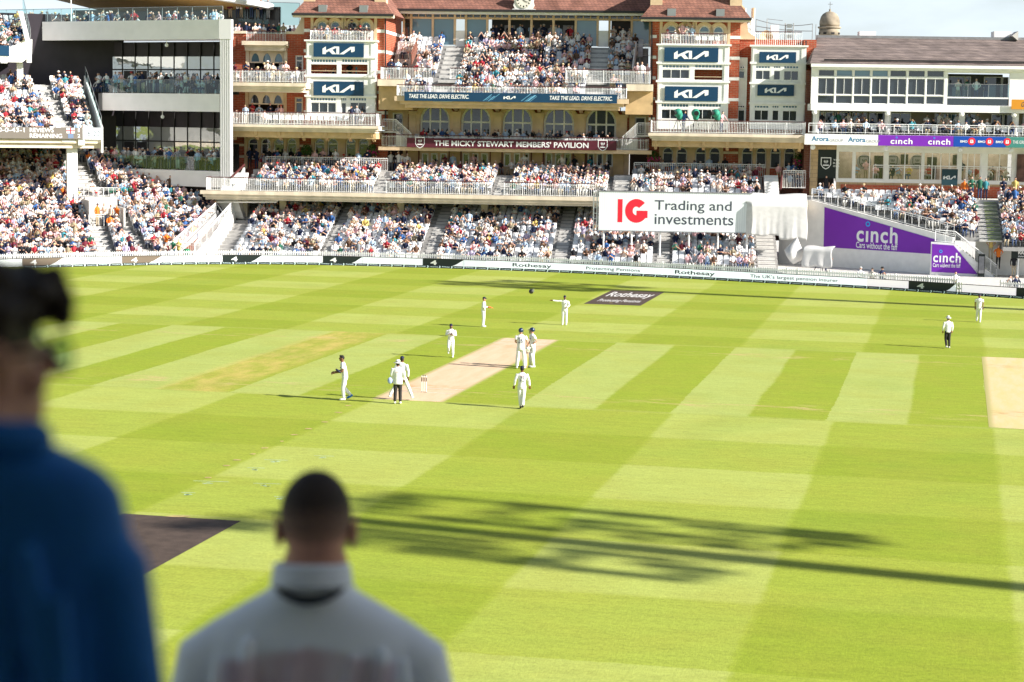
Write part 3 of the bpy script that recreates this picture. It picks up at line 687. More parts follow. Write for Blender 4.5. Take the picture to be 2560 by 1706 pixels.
def standers(fr, s0, s1, d, z, n, where, suits=False, stand=1.0, row=0, dd=.5, yawj=.5):
    for i in range(n):
        s = s0 + (s1 - s0) * (i + .5 + R.uniform(-.35, .35)) / n
        person(fr.w(s, d + R.uniform(-dd, dd), z), -fr.a + R.uniform(-yawj, yawj), R.random() < stand, where, row, suits)

# ------------------------------------------------------------------ building parts
def wall(root, fr, s0, s1, z0, z1, d0, d1, M, holes=(), name="wall"):
    """Wall slab with real openings: holes = (s0,s1,z0,z1)."""
    q = MB(); S = sorted({s0, s1, *[min(max(x, s0), s1) for h in holes for x in h[:2]]})
    for a, b in zip(S[:-1], S[1:]):
        if b - a < 1e-4: continue
        hs = sorted([h for h in holes if h[0] <= a + 1e-5 and h[1] >= b - 1e-5], key=lambda h: h[2]); z = z0
        for h in hs:
            if h[2] > z + 1e-4: q.box(fr, a, b, d0, d1, z, h[2])
            z = max(z, h[3])
        if z1 > z + 1e-4: q.box(fr, a, b, d0, d1, z, z1)
    return q.build(name, M, root)
def arc(s0, s1, zs, n=10, r=None):
    c = (s0 + s1) / 2; h = (s1 - s0) / 2; r = r or h
    return [(c - h * math.cos(math.pi * i / n), zs + r * math.sin(math.pi * i / n)) for i in range(n + 1)]
def window(root, fr, r, d, nx=2, ny=1, arch=0.0, fm=None, gm=None, ft=.07, name="window", zbars=None, fan=False):
    """Frame with glazing bars and a pane set behind it; arch = rise of a round head."""
    s0, s1, z0, z1 = r; fm = fm or WHITE; gm = gm or GLASS; q = MB(); zs = z1 - arch
    q.box(fr, s0, s0 + ft, d - .05, d + .05, z0, zs); q.box(fr, s1 - ft, s1, d - .05, d + .05, z0, zs); q.box(fr, s0 + ft, s1 - ft, d - .05, d + .05, z0, z0 + ft)
    if arch:
        o = arc(s0, s1, zs, 10, arch); i_ = arc(s0 + ft, s1 - ft, zs, 10, arch - ft)
        for k in range(10): q.prism(fr, [o[k], i_[k], i_[k + 1], o[k + 1]][::-1], d - .05, d + .05)
    else: q.box(fr, s0 + ft, s1 - ft, d - .05, d + .05, z1 - ft, z1)
    for k in range(1, nx):
        s = s0 + (s1 - s0) * k / nx; q.box(fr, s - ft * .4, s + ft * .4, d - .04, d + .04, z0 + ft, (zs + arch * .85 if arch else z1 - ft))
    for z in (zbars if zbars is not None else [z0 + (z1 - z0) * k / ny for k in range(1, ny)]): q.box(fr, s0 + ft, s1 - ft, d - .045, d + .045, z - ft * .45, z + ft * .45)
    o = q.build(name, fm, root); g = MB()
    P = ([(s0 + .02, z0 + .02), (s1 - .02, z0 + .02)] + arc(s0 + .02, s1 - .02, zs, 10, arch - .02)[::-1]) if arch else [(s0 + .02, z0 + .02), (s1 - .02, z0 + .02), (s1 - .02, z1 - .02), (s0 + .02, z1 - .02)]
    g.prism(fr, P, d + .055, d + .07); g.build("pane", gm, o); return o
def arch_surround(q, fr, s0, s1, z0, zs, d0, d1, w=.25, arch=None, mi=0, n=10):
    """Stone jambs and a round arch ring about an opening."""
    h = (s1 - s0) / 2; arch = arch or h
    q.box(fr, s0 - w, s0, d0, d1, z0, zs, mi); q.box(fr, s1, s1 + w, d0, d1, z0, zs, mi); o = arc(s0 - w, s1 + w, zs, n, arch + w); i_ = arc(s0, s1, zs, n, arch)
    for k in range(n): q.prism(fr, [o[k], i_[k], i_[k + 1], o[k + 1]][::-1], d0, d1, mi)
def sign(label, fr, r, d, M, thick=.08, name="sign", group=None, cat="sign", z_off=0):
    root = thing(name, fr.w((r[0] + r[1]) / 2, d, r[2]), label, cat, group); q = MB(); q.box(fr, r[0], r[1], d, d + thick, r[2], r[3]); q.build("board", M, root); return root
def sub(r, x0, x1, z0, z1):
    return (r[0] + (r[1] - r[0]) * x0, r[0] + (r[1] - r[0]) * x1, r[2] + (r[3] - r[2]) * z0, r[2] + (r[3] - r[2]) * z1)
def text_on(root, fr, r, d, txt, M, bold=.0, shear=0.0, spacing=1.0):
    w = MB(); lettering(w, fr, r, d, txt, 0, bold, shear, spacing); return w.build("lettering", M, root)
KIAP = [[(0, 0), (0, .70), (.10, 1.0), (.10, .42), (.40, 1.0), (.62, 1.0), (.62, .30), (.90, .95), (1.0, 1.0), (1.0, .30), (.92, 0), (.92, .58), (.68, 0), (.51, 0), (.51, .70), (.26, .24), (.40, 0), (.27, 0), (.17, .18), (.08, 0)]]
def angular_logo(root, fr, r, d, M):
    """Three joined slanted strokes."""
    w = MB(); X = lambda x, y: (r[0] + x * (r[1] - r[0]), r[2] + y * (r[3] - r[2]))
    for P in ([(0, 0), (.105, 0), (.105, 1.0), (0, .70)], [(.105, .20), (.105, .50), (.37, 1.0), (.52, 1.0)], [(.20, .42), (.30, .62), (.43, 0), (.30, 0)], [(.43, .0), (.52, .0), (.52, 1.0), (.43, .88)],
              [(.52, 0), (.66, 0), (.995, .98), (.87, .98)], [(.89, .30), (.905, .26), (1.0, .40), (1.0, 1.0), (.89, .72)]):
        w.add([fr.w(*(lambda q: (q[0], d, q[1]))(X(*p))) for p in P], [tuple(range(len(P)))])
        d -= .0015
    return w.build("lettering", M, root)
def shield(root, fr, c, h, d, M, M2=None):
    """Small crest: outlined shield with three feather strokes over a band."""
    w = h * .85; q = MB()
    def S(k): return [(c[0] - w / 2 * k, c[1] + h / 2 * k), (c[0] + w / 2 * k, c[1] + h / 2 * k), (c[0] + w / 2 * k, c[1] - h * .1 * k), (c[0] + w * .3 * k, c[1] - h * .36 * k), (c[0], c[1] - h / 2 * k), (c[0] - w * .3 * k, c[1] - h * .36 * k), (c[0] - w / 2 * k, c[1] - h * .1 * k)]
    A, B = S(1), S(.86); n = len(A)
    for i in range(n): q.add([fr.w(x, d, z) for x, z in (A[i], A[(i + 1) % n], B[(i + 1) % n], B[i])], [(3, 2, 1, 0)])
    for x in (-.16, 0, .16): q.add([fr.w(c[0] + a * w, d, c[1] + b * h) for a, b in ((x * .4, -.02), (x + .05, .16), (x, .30), (x - .05, .16))], [(0, 1, 2, 3)])
    q.add([fr.w(c[0] + a * w, d, c[1] + b * h) for a, b in ((-.28, -.20), (.28, -.20), (.28, -.10), (-.28, -.10))], [(0, 1, 2, 3)])
    return q.build("crest", M, root)
# ================================================================== THE PAVILION
PV = Fr(0, 160, 5)
def rp(k, x0, y0, x1, y1, d): return rect(PV, k, x0, y0, x1, y1, d)
def sx(k, x, y, d): return PV.sz(*px(k, x, y), d)[0]
def zx(k, x, y, d): return PV.sz(*px(k, x, y), d)[1]
pav = thing("brick_pavilion", PV.w(0, 8, 0), "long red brick and cream stone pavilion with two towers and a tiled roof", "pavilion")
apron = MB(); FL = [p + np.array([0, .25, 0]) for p in FENCEL]
for i in range(len(FL) - 1):
    a, b = FL[i], FL[i + 1]; apron.quad(a + (0, 0, .008), b + (0, 0, .008), np.array([b[0] * 6, 1050, .008]), np.array([a[0] * 6, 1050, .008]))
tag(apron.build("concrete_apron", CONC), kind='structure')

# --- key levels
zb = zx('H', 1000, 605, 0); zb0 = zx('H', 1000, 690, 0)                 # balcony floor / fascia bottom
sL = sx('G', 0, 640, 0); sR = sx('I', 2200, 560, 0)
z1c = zx('H', 1200, 405, 9.2)                                           # floor of the back walk at balcony level (centre)
zw = zx('G', 1300, 408, 5.3)                                            # wing platform
zB1 = zx('B', 600, 1440, 3); zB1b = zx('B', 600, 1520, 3)               # first wing balcony
zB2 = zx('B', 500, 955, 3.5); zB2b = zx('B', 500, 1062, 3.5)
zC2 = zx('C', 1160, 1215, 6); zC2b = zx('C', 1160, 1246, 6)
zC3 = zx('C', 1160, 800, 4); zC3b = zx('C', 1160, 893, 4)
zE = zx('C', 1160, 100, 13.5)                                           # main eave
stL0 = sx('B', 925, 400, 7); stL1 = sx('B', 1850, 400, 7); zTL = zx('B', 1400, 172, 7)
stR0 = sx('D', 118, 400, 7); stR1 = sx('D', 1090, 400, 7); zTR = zx('D', 600, 205, 7)
sWL = sx('B', 90, 1000, 8); sWR = sx('D', 1905, 1000, 8)
zWL = zx('B', 500, 392, 8); zWR = zx('D', 1500, 435, 8)

# --- main balcony slab with stone fascia, posts, lower back wall
q = MB()
q.box(PV, sL, sR, 0, .5, zb - .28, zb + .02); q.box(PV, sL + .25, sR, .12, .6, zb0 + .22, zb - .283); q.box(PV, sL + .4, sR, .25, 9.6, zb0, zb0 + .217); q.box(PV, sL + .1, sR, .503, 9.6, zb0 + .22, zb - .15)
q.build("balcony_slab", FASCIA, pav)
q = MB()
for k, x, y in (('G', 467, 800), ('G', 874, 800), ('G', 2110, 800), ('H', 1030, 780)):
    s = sx(k, x, y, 3.2); q2 = MB(); q2.box(PV, s - .28, s + .28, 3, 3.5, 1.0, zb0 - .003); q2.build("post", FASCIA, pav)
for s in (8.5, 15.5): q2 = MB(); q2.box(PV, s - .28, s + .28, 3, 3.5, 1.0, zb0 - .003); q2.build("post", FASCIA, pav)
lw = [rp('G', a, 715, b, 812, 9.3) for a, b in ((495, 708), (845, 965), (1215, 1448), (1525, 1765))] + [rp('H', a, 690, b, 770, 9.3) for a, b in ((405, 470), (630, 690), (800, 880), (1090, 1250), (1275, 1440), (1570, 1760), (1780, 1870))]
drs = [rp('G', 1890, 745, 2080, 900, 9.3), rp('G', 985, 735, 1200, 880, 9.3), rp('H', 890, 700, 1000, 830, 9.3)]
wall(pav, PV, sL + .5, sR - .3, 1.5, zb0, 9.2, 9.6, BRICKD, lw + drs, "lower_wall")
for r in lw: window(pav, PV, r, 9.3, 2, 1, 0, FASCIA, GLASS, .1)
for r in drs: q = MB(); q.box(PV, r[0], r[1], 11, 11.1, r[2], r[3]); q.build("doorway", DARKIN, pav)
q = MB()
for s in np.linspace(sL + 3, sR - 3, 12): q.box(PV, s - .35, s + .35, 9.05, 9.197, 1.5, zb0)
q.build("pilasters", STONE, pav)

# --- wing ground storey (behind the balcony): arched windows in stone
def arched_wall(k, xs, y0, y1, ytop, ybot, s0, s1, d, z0, z1, doors=()):
    hol = []; q = MB(); rr = []
    for i, (a, b) in enumerate(xs):
        r = rp(k, a, y0, b, y1, d); r = (r[0], r[1], max(r[2], z0 + (.05 if i in doors else .75)), r[3]); rr.append(r); hol.append(r)
    wall(pav, PV, s0, s1, z0, z1, d, d + .4, BRICK, hol, "wing_wall")
    for i, r in enumerate(rr):
        h = (r[1] - r[0]) / 2; zs = r[3] - h
        P = [(r[0], r[3])] + arc(r[0], r[1], zs)[:6]; P2 = [(r[1], r[3])] + arc(r[0], r[1], zs)[5:][::-1]
        q.prism(PV, P, d + .05, d + .35); q.prism(PV, P2[::-1], d + .05, d + .35)
        arch_surround(q, PV, r[0], r[1], r[2], zs, d - .10, d - .003, .26)
        window(pav, PV, (r[0], r[1], r[2], r[3]), d + .15, 1, 1, h, WHITE, GLASS, .09, "door" if i in doors else "window", [zs - .05])
    q.build("arch_surrounds", STONE, pav); q = MB()
    for z in np.arange(z0 + .5, z1, .95): q.box(PV, s0, s1, d - .03, d - .001, z, z + .22) if False else None
    return rr
zS = zB1b - .02
a1 = arched_wall('G', [(505, 610), (640, 745), (775, 885), (915, 1015), (1205, 1310), (1340, 1450), (1530, 1640), (1665, 1775)], 66, 292, 0, 0, sx('G', 320, 200, 8.5), stL1 + .1, 8.5, zw, zS, (3, 6))
a2 = arched_wall('I', [(770, 872), (905, 1010), (1090, 1196), (1228, 1335), (1545, 1652), (1685, 1787), (1824, 1928), (1960, 2066)], 150, 372, 0, 0, stR0 - .1, sx('I', 2180, 250, 8.5), 8.5, zw, zS + .1, (1, 4))
q = MB()   # stone piers and quoins between the arch groups
for k, xs, ys in (('G', ((470, 503), (612, 638), (747, 773), (887, 913), (1017, 1045), (1172, 1203), (1312, 1338), (1452, 1528), (1642, 1663), (1777, 1800)), 200), ('I', ((735, 768), (874, 903), (1012, 1088), (1198, 1226), (1337, 1362), (1512, 1543), (1654, 1683), (1789, 1822), (1930, 1958), (2068, 2100)), 260)):
    for a, b in xs: q.box(PV, sx(k, a, ys, 8.5), sx(k, b, ys, 8.5), 8.30, 8.395, zw, zS)
q.build("stone_piers", STONE, pav); q = MB()
for s0, s1 in ((sx('G', 330, 200, 8.5), sx('G', 465, 200, 8.5)), (sx('G', 1045, 200, 8.5), sx('G', 1170, 200, 8.5)), (sx('I', 1365, 260, 8.5), sx('I', 1510, 260, 8.5)), (sx('I', 2100, 260, 8.5), sx('I', 2175, 260, 8.5))):
    for z in (zw + .9, zw + 1.9): q.box(PV, s0, s1, 8.44, 8.497, z, z + .22)
q.build("stone_bands", FASCIA, pav)
# soffit and brackets below the wing balconies
for a, b, z in ((sx('B', 0, 1480, 3), sx('B', 1780, 1480, 3), zB1b), (sx('D', 90, 1500, 3), sx('D', 1830, 1500, 3), zx('D', 900, 1545, 3))):
    q = MB(); q.box(PV, a + .3, b - .3, 3.6, 8.5, z - .5, z - .003); n = 6
    for i in range(n + 1): s = a + .6 + (b - a - 1.2) * i / n; q.side(PV, [(3.4, z - .01), (3.55, z - .35), (4.6, z - .75), (4.6, z - .01)], s - .12, s + .12)
    q.build("soffit", STONEY, pav)

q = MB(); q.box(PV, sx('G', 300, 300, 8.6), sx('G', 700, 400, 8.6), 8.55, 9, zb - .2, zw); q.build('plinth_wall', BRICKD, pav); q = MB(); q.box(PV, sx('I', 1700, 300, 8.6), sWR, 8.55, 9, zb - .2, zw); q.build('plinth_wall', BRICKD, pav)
# --- wing balconies
def balcony(name, s0, s1, z, zbm, d, M=FASCIA):
    q = MB(); h = z - zbm; q.box(PV, s0, s1, d, d + .5, z - h * .38, z); q.box(PV, s0 + .15, s1 - .15, d + .15, d + .6, z - h * .72, z - h * .38 - .003); q.box(PV, s0 + .3, s1 - .3, d + .3, 8.45, zbm, z - h * .72 - .003); q.box(PV, s0 + .05, s1 - .05, d + .503, 8.45, z - h * .6, z - .05); return q.build(name, M, pav)
balcony("balcony", sx('B', 0, 1480, 3), sx('B', 1780, 1480, 3), zB1, zB1b, 3)
balcony("balcony", sx('B', 0, 1000, 3.5), sx('B', 942, 1000, 3.5), zB2, zB2b, 3.5)
zR1 = zx('D', 900, 1460, 3); zR1b = zx('D', 900, 1545, 3)
balcony("balcony", sx('D', 88, 1500, 3), sx('D', 1832, 1500, 3), zR1, zR1b, 3)
railing(pav, PV, [(sx('B', 0, 1400, 3.1), 7.8, zB1), (sx('B', 0, 1400, 3.1), 3.15, zB1), (sx('B', 1755, 1400, 3.1), 3.15, zB1), (sx('B', 1755, 1400, 3.1), 5.8, zB1)], 1.05, .13)
railing(pav, PV, [(sx('B', 0, 900, 3.6), 7.8, zB2), (sx('B', 0, 900, 3.6), 3.65, zB2), (sx('B', 935, 900, 3.6), 3.65, zB2)], 1.05, .13)
railing(pav, PV, [(sx('D', 120, 1400, 3.1), 5.8, zR1), (sx('D', 120, 1400, 3.1), 3.15, zR1), (sx('D', 1800, 1400, 3.1), 3.15, zR1), (sx('D', 1800, 1400, 3.1), 7.8, zR1)], 1.05, .13)

# --- left wing, upper storeys
op1 = rp('B', 283, 1070, 688, 1330, 8); op1 = (op1[0], op1[1], zB1 + .02, op1[3]); dr1 = rp('B', 815, 1122, 910, 1330, 8); dr1 = (dr1[0], dr1[1], zB1 + .02, dr1[3])
op2 = rp('B', 290, 590, 695, 850, 8); op2 = (op2[0], op2[1], zB2 + .02, op2[3]); dr2 = rp('B', 822, 640, 912, 860, 8); dr2 = (dr2[0], dr2[1], zB2 + .02, dr2[3])
wall(pav, PV, sWL, stL0, zB1, zWL, 8, 8.4, BRICK, [op1, dr1, op2, dr2], "wing_wall")
q = MB(); q.box(PV, sWL - .02, sWL + .4, 8.403, 16, zB1, zWL); q.build("end_wall", BRICK, pav)
q = MB(); q.box(PV, sWL, stL0, 8.403, 16, zWL - 1.3, zWL - 1.1); q.build("flat_roof", CONC, pav)
for r in (op1, op2):
    q = MB(); w_ = .28
    q.box(PV, r[0] - w_, r[0], 7.9, 7.997, r[2], r[3] + w_); q.box(PV, r[1], r[1] + w_, 7.9, 7.997, r[2], r[3] + w_); q.box(PV, r[0] - w_ - .1, r[1] + w_ + .1, 7.85, 7.997, r[3] + w_ + .003, r[3] + w_ + .3)
    q.build("opening_surround", FASCIA if r is op2 else STONE, pav)
    h = .92; z0 = r[3] - h; q = MB(); q.box(PV, r[0], r[1], 8.1, 8.2, z0 - .1, z0)
    n = 3; W3 = (r[1] - r[0]) / n
    for i in range(n):
        c0, c1 = r[0] + i * W3 + .08, r[0] + (i + 1) * W3 - .08; o = arc(c0, c1, z0, 10, h - .12); i_ = arc(c0 + .08, c1 - .08, z0, 10, h - .2)
        for k in range(10): q.prism(PV, [o[k], i_[k], i_[k + 1], o[k + 1]][::-1], 8.1, 8.2)
        q.prism(PV, [(c0 - .08, z0), *o[:6], ((c0 + c1) / 2, r[3]), (c0 - .08, r[3])][::-1], 8.12, 8.18); q.prism(PV, [((c0 + c1) / 2, r[3]), *o[5:], (c1 + .08, z0), (c1 + .08, r[3])][::-1], 8.12, 8.18)
    f = q.build("fanlight", FASCIA, pav); g = MB(); g.box(PV, r[0], r[1], 8.22, 8.24, z0, r[3]); g.build("pane", GLASSB if r is op2 else GLASS, f)
    q = MB(); q.box(PV, r[0], r[0] + .45, 8.15, 8.25, r[2], z0 - .1); q.build("folding_door", FRAMED, pav)
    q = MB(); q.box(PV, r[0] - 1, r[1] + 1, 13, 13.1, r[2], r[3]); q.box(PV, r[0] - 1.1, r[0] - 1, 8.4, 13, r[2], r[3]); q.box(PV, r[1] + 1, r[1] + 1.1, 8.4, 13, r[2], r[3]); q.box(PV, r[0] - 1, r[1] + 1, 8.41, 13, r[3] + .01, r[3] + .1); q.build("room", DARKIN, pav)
BULB = bpy.data.materials.new("lit_bulb"); BULB.use_nodes = True; _b = BULB.node_tree.nodes['Principled BSDF']; _b.inputs['Emission Color'].default_value = (1, .45, .12, 1); _b.inputs['Emission Strength'].default_value = 6
for x in (375, 425, 505, 590, 655): c = PV.w(sx('B', x, 1180, 9.5), 9.5, zx('B', x, 1180, 9.5)); q = MB(); q.ball(c, .07, 8, 6); q.tube([c, c + (0, 0, .6)], .012, 4); tag(q.build("pendant_lamp", BULB), "small lit pendant lamp inside the dark restaurant opening of the left wing", "lamp", "pendant lamps in the left wing restaurant")
for r in (dr1, dr2): window(pav, PV, r, 8.15, 1, 1, 0, WHITE if r is dr2 else FASCIA, GLASS, .12, "door", [r[3] - .45])
q = MB()
for a, b in ((250, 715),): r = rp('B', 232, 478, 728, 590, 7.6); q.box(PV, r[0] - .1, r[1] + .1, 7.1, 8.0, r[3] - .35, r[3]); q.box(PV, r[0] + .1, r[1] - .1, 7.4, 8.0, r[2], r[3] - .353)
q.build("cornice", FASCIA, pav)
q = MB(); q.box(PV, sWL - .1, sx('B', 262, 400, 8), 7.85, 8.5, zWL, zWL + .22); q.box(PV, sx('B', 715, 400, 8), sx('B', 815, 400, 8), 7.85, 8.5, zWL, zWL + .22); q.prism(PV, [(sx('B', 815, 400, 8), zWL), (stL0, zWL), (stL0, zWL + 1.9), (stL0 - .35, zWL + 1.75), (stL0 - .6, zWL + .9), (sx('B', 820, 400, 8), zWL + .3)], 7.85, 8.3); q.build("parapet_coping", FASCIA, pav)
railing(pav, PV, [(sx('B', 270, 430, 7.9), 7.7, zWL - .85), (sx('B', 715, 430, 7.9), 7.7, zWL - .85)], 1.05, .13)

# --- towers
def tower(s0, s1, zt, z0, roof_top, wx, k, dm=7):
    hol = [(lambda r: r)(rp(k, a, y0, b, y1, dm)) for a, b, y0, y1, dd in wx]
    wall(pav, PV, s0, s1, z0, zt, dm, dm + .5, BRICK, hol, "tower_wall")
    q = MB(); q.box(PV, s0, s0 + .4, dm + .503, 17, z0, zt); q.build("tower_side_wall", BRICK, pav); q = MB(); q.box(PV, s1 - .4, s1, dm + .503, 17, z0, zt); q.build("tower_side_wall", BRICK, pav)
    q = MB(); b = MB()
    for r, w in zip(hol, wx):
        h = (r[1] - r[0]) / 2; zs = r[3] - h
        P = [(r[0], r[3])] + arc(r[0], r[1], zs)[:6]; P2 = [(r[1], r[3])] + arc(r[0], r[1], zs)[5:][::-1]
        q.prism(PV, P, dm + .05, dm + .4); q.prism(PV, P2[::-1], dm + .05, dm + .4); arch_surround(q, PV, r[0], r[1], r[2], zs, dm - .1, dm - .003, .30)
        window(pav, PV, r, dm + .2, 1, 1, h, WHITE, GLASSB, .1, "door" if w[4] else "window", [zs - .1, (r[2] + zs) / 2] if not w[4] else [zs - .1])
    x = [(hol[0][0], hol[1][1]), (hol[2][0], hol[3][1])]
    for a, c in x: q.box(PV, a - .55, c + .55, dm - .14, dm - .003, hol[0][3] + .33, hol[0][3] + .62); q.box(PV, a - .55, a - .305, dm - .14, dm - .003, hol[0][2] - .3, hol[0][3] + .33); q.box(PV, c + .305, c + .55, dm - .14, dm - .003, hol[0][2] - .3, hol[0][3] + .33)
    q.build("window_surrounds", STONE, pav)
    for z in np.arange(z0 + 1.0, zt - .3, 1.72):
        for dd in ((0, .0),): b.box(PV, s1 - .9, s1 + .03, dm - .03, dm - .001, z, z + .26); b.box(PV, s1 + .001, s1 + .03, dm, 16, z, z + .26); b.box(PV, s0 - .03, s0 + .5, dm - .03, dm - .001, z, z + .26); b.box(PV, s0 - .03, s0 - .001, dm, 16, z, z + .26)
    b.build("stone_bands", WHITE, pav)
    q = MB(); o = .85; ze = zt + .02; e = [PV.w(s0 - o, dm - o, ze), PV.w(s1 + o, dm - o, ze), PV.w(s1 + o, 18, ze), PV.w(s0 - o, 18, ze)]; t = [PV.w(s0 + 2.6, dm + 3.6, ze + 4.6), PV.w(s1 - 2.6, dm + 3.6, ze + 4.6), PV.w(s1 - 2.6, 14, ze + 4.6), PV.w(s0 + 2.6, 14, ze + 4.6)]
    q.add(e + t, [(0, 1, 5, 4), (1, 2, 6, 5), (2, 3, 7, 6), (3, 0, 4, 7), (4, 5, 6, 7), (3, 2, 1, 0)]); rf = q.build("roof", TILE, pav)
    q = MB(); q.box(PV, s0 - o - .06, s1 + o + .06, dm - o - .08, dm - o + .02, ze - .16, ze + .05); q.build("gutter", FRAMED, rf); q = MB(); q.box(PV, s0 - o, s1 + o, dm - o + .02, dm - .003, ze - .3, ze - .02); q.build("eave_board", FASCIA, rf)
    for s in (s0 - .1, s1 - .9):
        q = MB(); q.box(PV, s, s + 1.0, dm + .2, dm + 1.2, ze - .2, ze + 5); q.build("chimney", STONE, rf)
        c = PV.w(s + .5 + (1.3 if s < s0 + 1 else -1.3), dm - .4, ze + .25); q = MB(); q.box(Fr(c[0], c[1], 5), -.35, .35, -.3, .3, ze + .1, ze + .75); q.tube([c + (0, 0, .2), c + (-.9, .6, -.15)], .06, 6); q.build("floodlamp", METAL, rf)
tower(stL0, stL1, zTL, zB1, 0, [(1075, 1185, 245, 425, 0), (1225, 1335, 245, 425, 0), (1430, 1535, 250, 440, 1), (1580, 1692, 250, 425, 0)], 'B')
tower(stR0, stR1, zTR, zR1, 0, [(285, 398, 275, 440, 0), (435, 548, 278, 440, 1), (642, 760, 280, 432, 0), (796, 912, 285, 445, 0)], 'D')
wall(pav, PV, stR1, sWR, zR1, zWR, 8, 8.4, BRICK, [], "wing_wall")
q = MB(); q.box(PV, sWR - .4, sWR, 8.403, 18, zR1, zWR); q.build("end_wall", BRICK, pav)
q = MB(); q.prism(PV, [(stR1, zWR), (stR1 + 1.6, zWR), (stR1 + .7, zWR + .6), (stR1 + .35, zWR + 2.6), (stR1, zWR + 3.0)], 7.9, 8.5); q.build("scroll_gable", STONE, pav)
# right side brick pier with stone capping
q = MB(); r = rp('D', 1770, 435, 1905, 1440, 7.6); q.box(PV, r[0], r[1], 7.5, 7.997, r[2], r[3]); q.build("brick_pier", BRICK, pav)

# --- white timber bays
def bay(k, x0, x1, y0, y1, wins, ledge, d=6.0, back=7.95):
    r = rp(k, x0, y0, x1, y1, d); hol = [rp(k, a, ya, b, yb, d) for a, b, ya, yb, _, _ in wins]
    root = pav; wall(root, PV, r[0], r[1], r[2], r[3], d, d + .12, WHITE, hol, "bay_front"); q = MB()
    q.box(PV, r[0], r[0] + .12, d + .123, back, r[2], r[3]); q.box(PV, r[1] - .12, r[1], d + .123, back, r[2], r[3]); q.box(PV, r[0] - .15, r[1] + .15, d - .15, back, r[3] + .003, r[3] + .14)
    for y in ledge: z = zx(k, (x0 + x1) / 2, y, d); q.box(PV, r[0] - .12, r[1] + .12, d - .12, d - .003, z - .09, z + .09)
    for a, b in ((r[0] + .1, r[0] + .4), (r[1] - .4, r[1] - .1)): q.box(PV, a, b, d - .05, d - .003, r[2], r[3] - .1)
    q.build("bay_trim", WHITE, root)
    for h, (a, b, ya, yb, nx, opn) in zip(hol, wins):
        w = h[3] - h[2]
        if opn == 2: q = MB(); q.box(PV, h[0], h[1], d + 1.6, d + 1.65, h[2], h[3]); q.build("room", INTW, root); continue
        if opn == 1:
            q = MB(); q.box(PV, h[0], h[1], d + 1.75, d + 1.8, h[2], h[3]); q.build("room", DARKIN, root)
            q = MB(); q.box(PV, h[0], h[1], d + .02, d + .1, h[2] + .22, h[2] + .27); q.build("window_bar", STONE, root); continue
        window(root, PV, h, d + .06, nx, 1, 0, WHITE, GLASS if opn == 0 else GLASSB, .06)
    return r
tr = lambda xs, y0, y1: [(a, b, y0, y1, n, 3) for a, b, n in xs]
bay('B', 945, 1745, 482, 1345, tr(((1000, 1300, 9), (1355, 1655, 9)), 680, 727) + [(1000, 1300, 745, 852, 1, 1), (1352, 1655, 745, 856, 1, 1)] + tr(((995, 1295, 9), (1343, 1417, 3), (1448, 1645, 6)), 1125, 1168) +
    [(997, 1295, 1180, 1302, 3, 0), (1350, 1412, 1185, 1310, 1, 0), (1450, 1645, 1180, 1308, 2, 0)], (660, 880, 1112))
bay('D', 188, 965, 500, 1410, tr(((236, 541, 8), (595, 897, 8)), 704, 746) + [(238, 541, 755, 860, 3, 0), (594, 896, 760, 872, 1, 1)] + tr(((222, 530, 9), (578, 888, 9)), 1128, 1172) +
    [(230, 525, 1190, 1300, 3, 0), (582, 875, 1190, 1305, 3, 0)], (690, 890, 1115))
bay('D', 1205, 1800, 512, 1410, tr(((1255, 1420, 5), (1452, 1532, 3), (1563, 1730, 5)), 716, 752) + [(1255, 1420, 765, 872, 2, 0), (1452, 1530, 767, 876, 1, 0), (1563, 1728, 770, 880, 2, 0)] +
    tr(((1238, 1405, 5), (1436, 1516, 3), (1550, 1716, 5)), 1148, 1182) + [(1240, 1400, 1198, 1314, 2, 0), (1437, 1512, 1200, 1318, 1, 0), (1548, 1708, 1205, 1322, 2, 0)], (690, 910, 1130), 6.3)
r = rp('D', 1045, 628, 1162, 1345, 7.7); q = MB(); q.box(PV, r[0], r[1], 7.7, 7.997, r[2], r[3]); q.build("white_panel", WHITE, pav)
for y0, y1, n, nm in ((718, 752, 3, "window"), (770, 860, 1, "window"), (1146, 1180, 3, "window"), (1195, 1340, 1, "door")): rr = rp('D', 1062, y0, 1142, y1, 7.6); window(pav, PV, rr, 7.62, n, 1, 0, WHITE, GLASS, .07, nm)
railing(pav, PV, [(sx('B', 1000, 450, 6.2), 6.9, zx('B', 1300, 478, 6.2)), (sx('B', 1000, 450, 6.2), 6.1, zx('B', 1300, 478, 6.2)), (sx('B', 1705, 450, 6.2), 6.1, zx('B', 1300, 478, 6.2)), (sx('B', 1705, 450, 6.2), 6.9, zx('B', 1300, 478, 6.2))], .95, .13)
railing(pav, PV, [(sx('D', 235, 450, 6.2), 6.9, zx('D', 600, 495, 6.2)), (sx('D', 235, 450, 6.2), 6.1, zx('D', 600, 495, 6.2)), (sx('D', 935, 450, 6.2), 6.1, zx('D', 600, 495, 6.2)), (sx('D', 935, 450, 6.2), 6.9, zx('D', 600, 495, 6.2))], .95, .13)
railing(pav, PV, [(sx('D', 1255, 450, 6.5), 6.4, zx('D', 1500, 508, 6.5)), (sx('D', 1760, 450, 6.5), 6.4, zx('D', 1500, 508, 6.5))], 1.2, .16)
# vertical drain pipes
q = MB()
for k, x, y0, y1 in (('B', 1862, 200, 1400), ('D', 1795, 560, 1400), ('D', 128, 220, 1300), ('E', 62, 420, 1500)): d = 6.9; q.tube([PV.w(sx(k, x, y0, d), d, zx(k, x, y0, d)), PV.w(sx(k, x, y1, d), d, zx(k, x, y1, d))], .06, 6)
q.build("drain_pipes", FRAMED, pav)

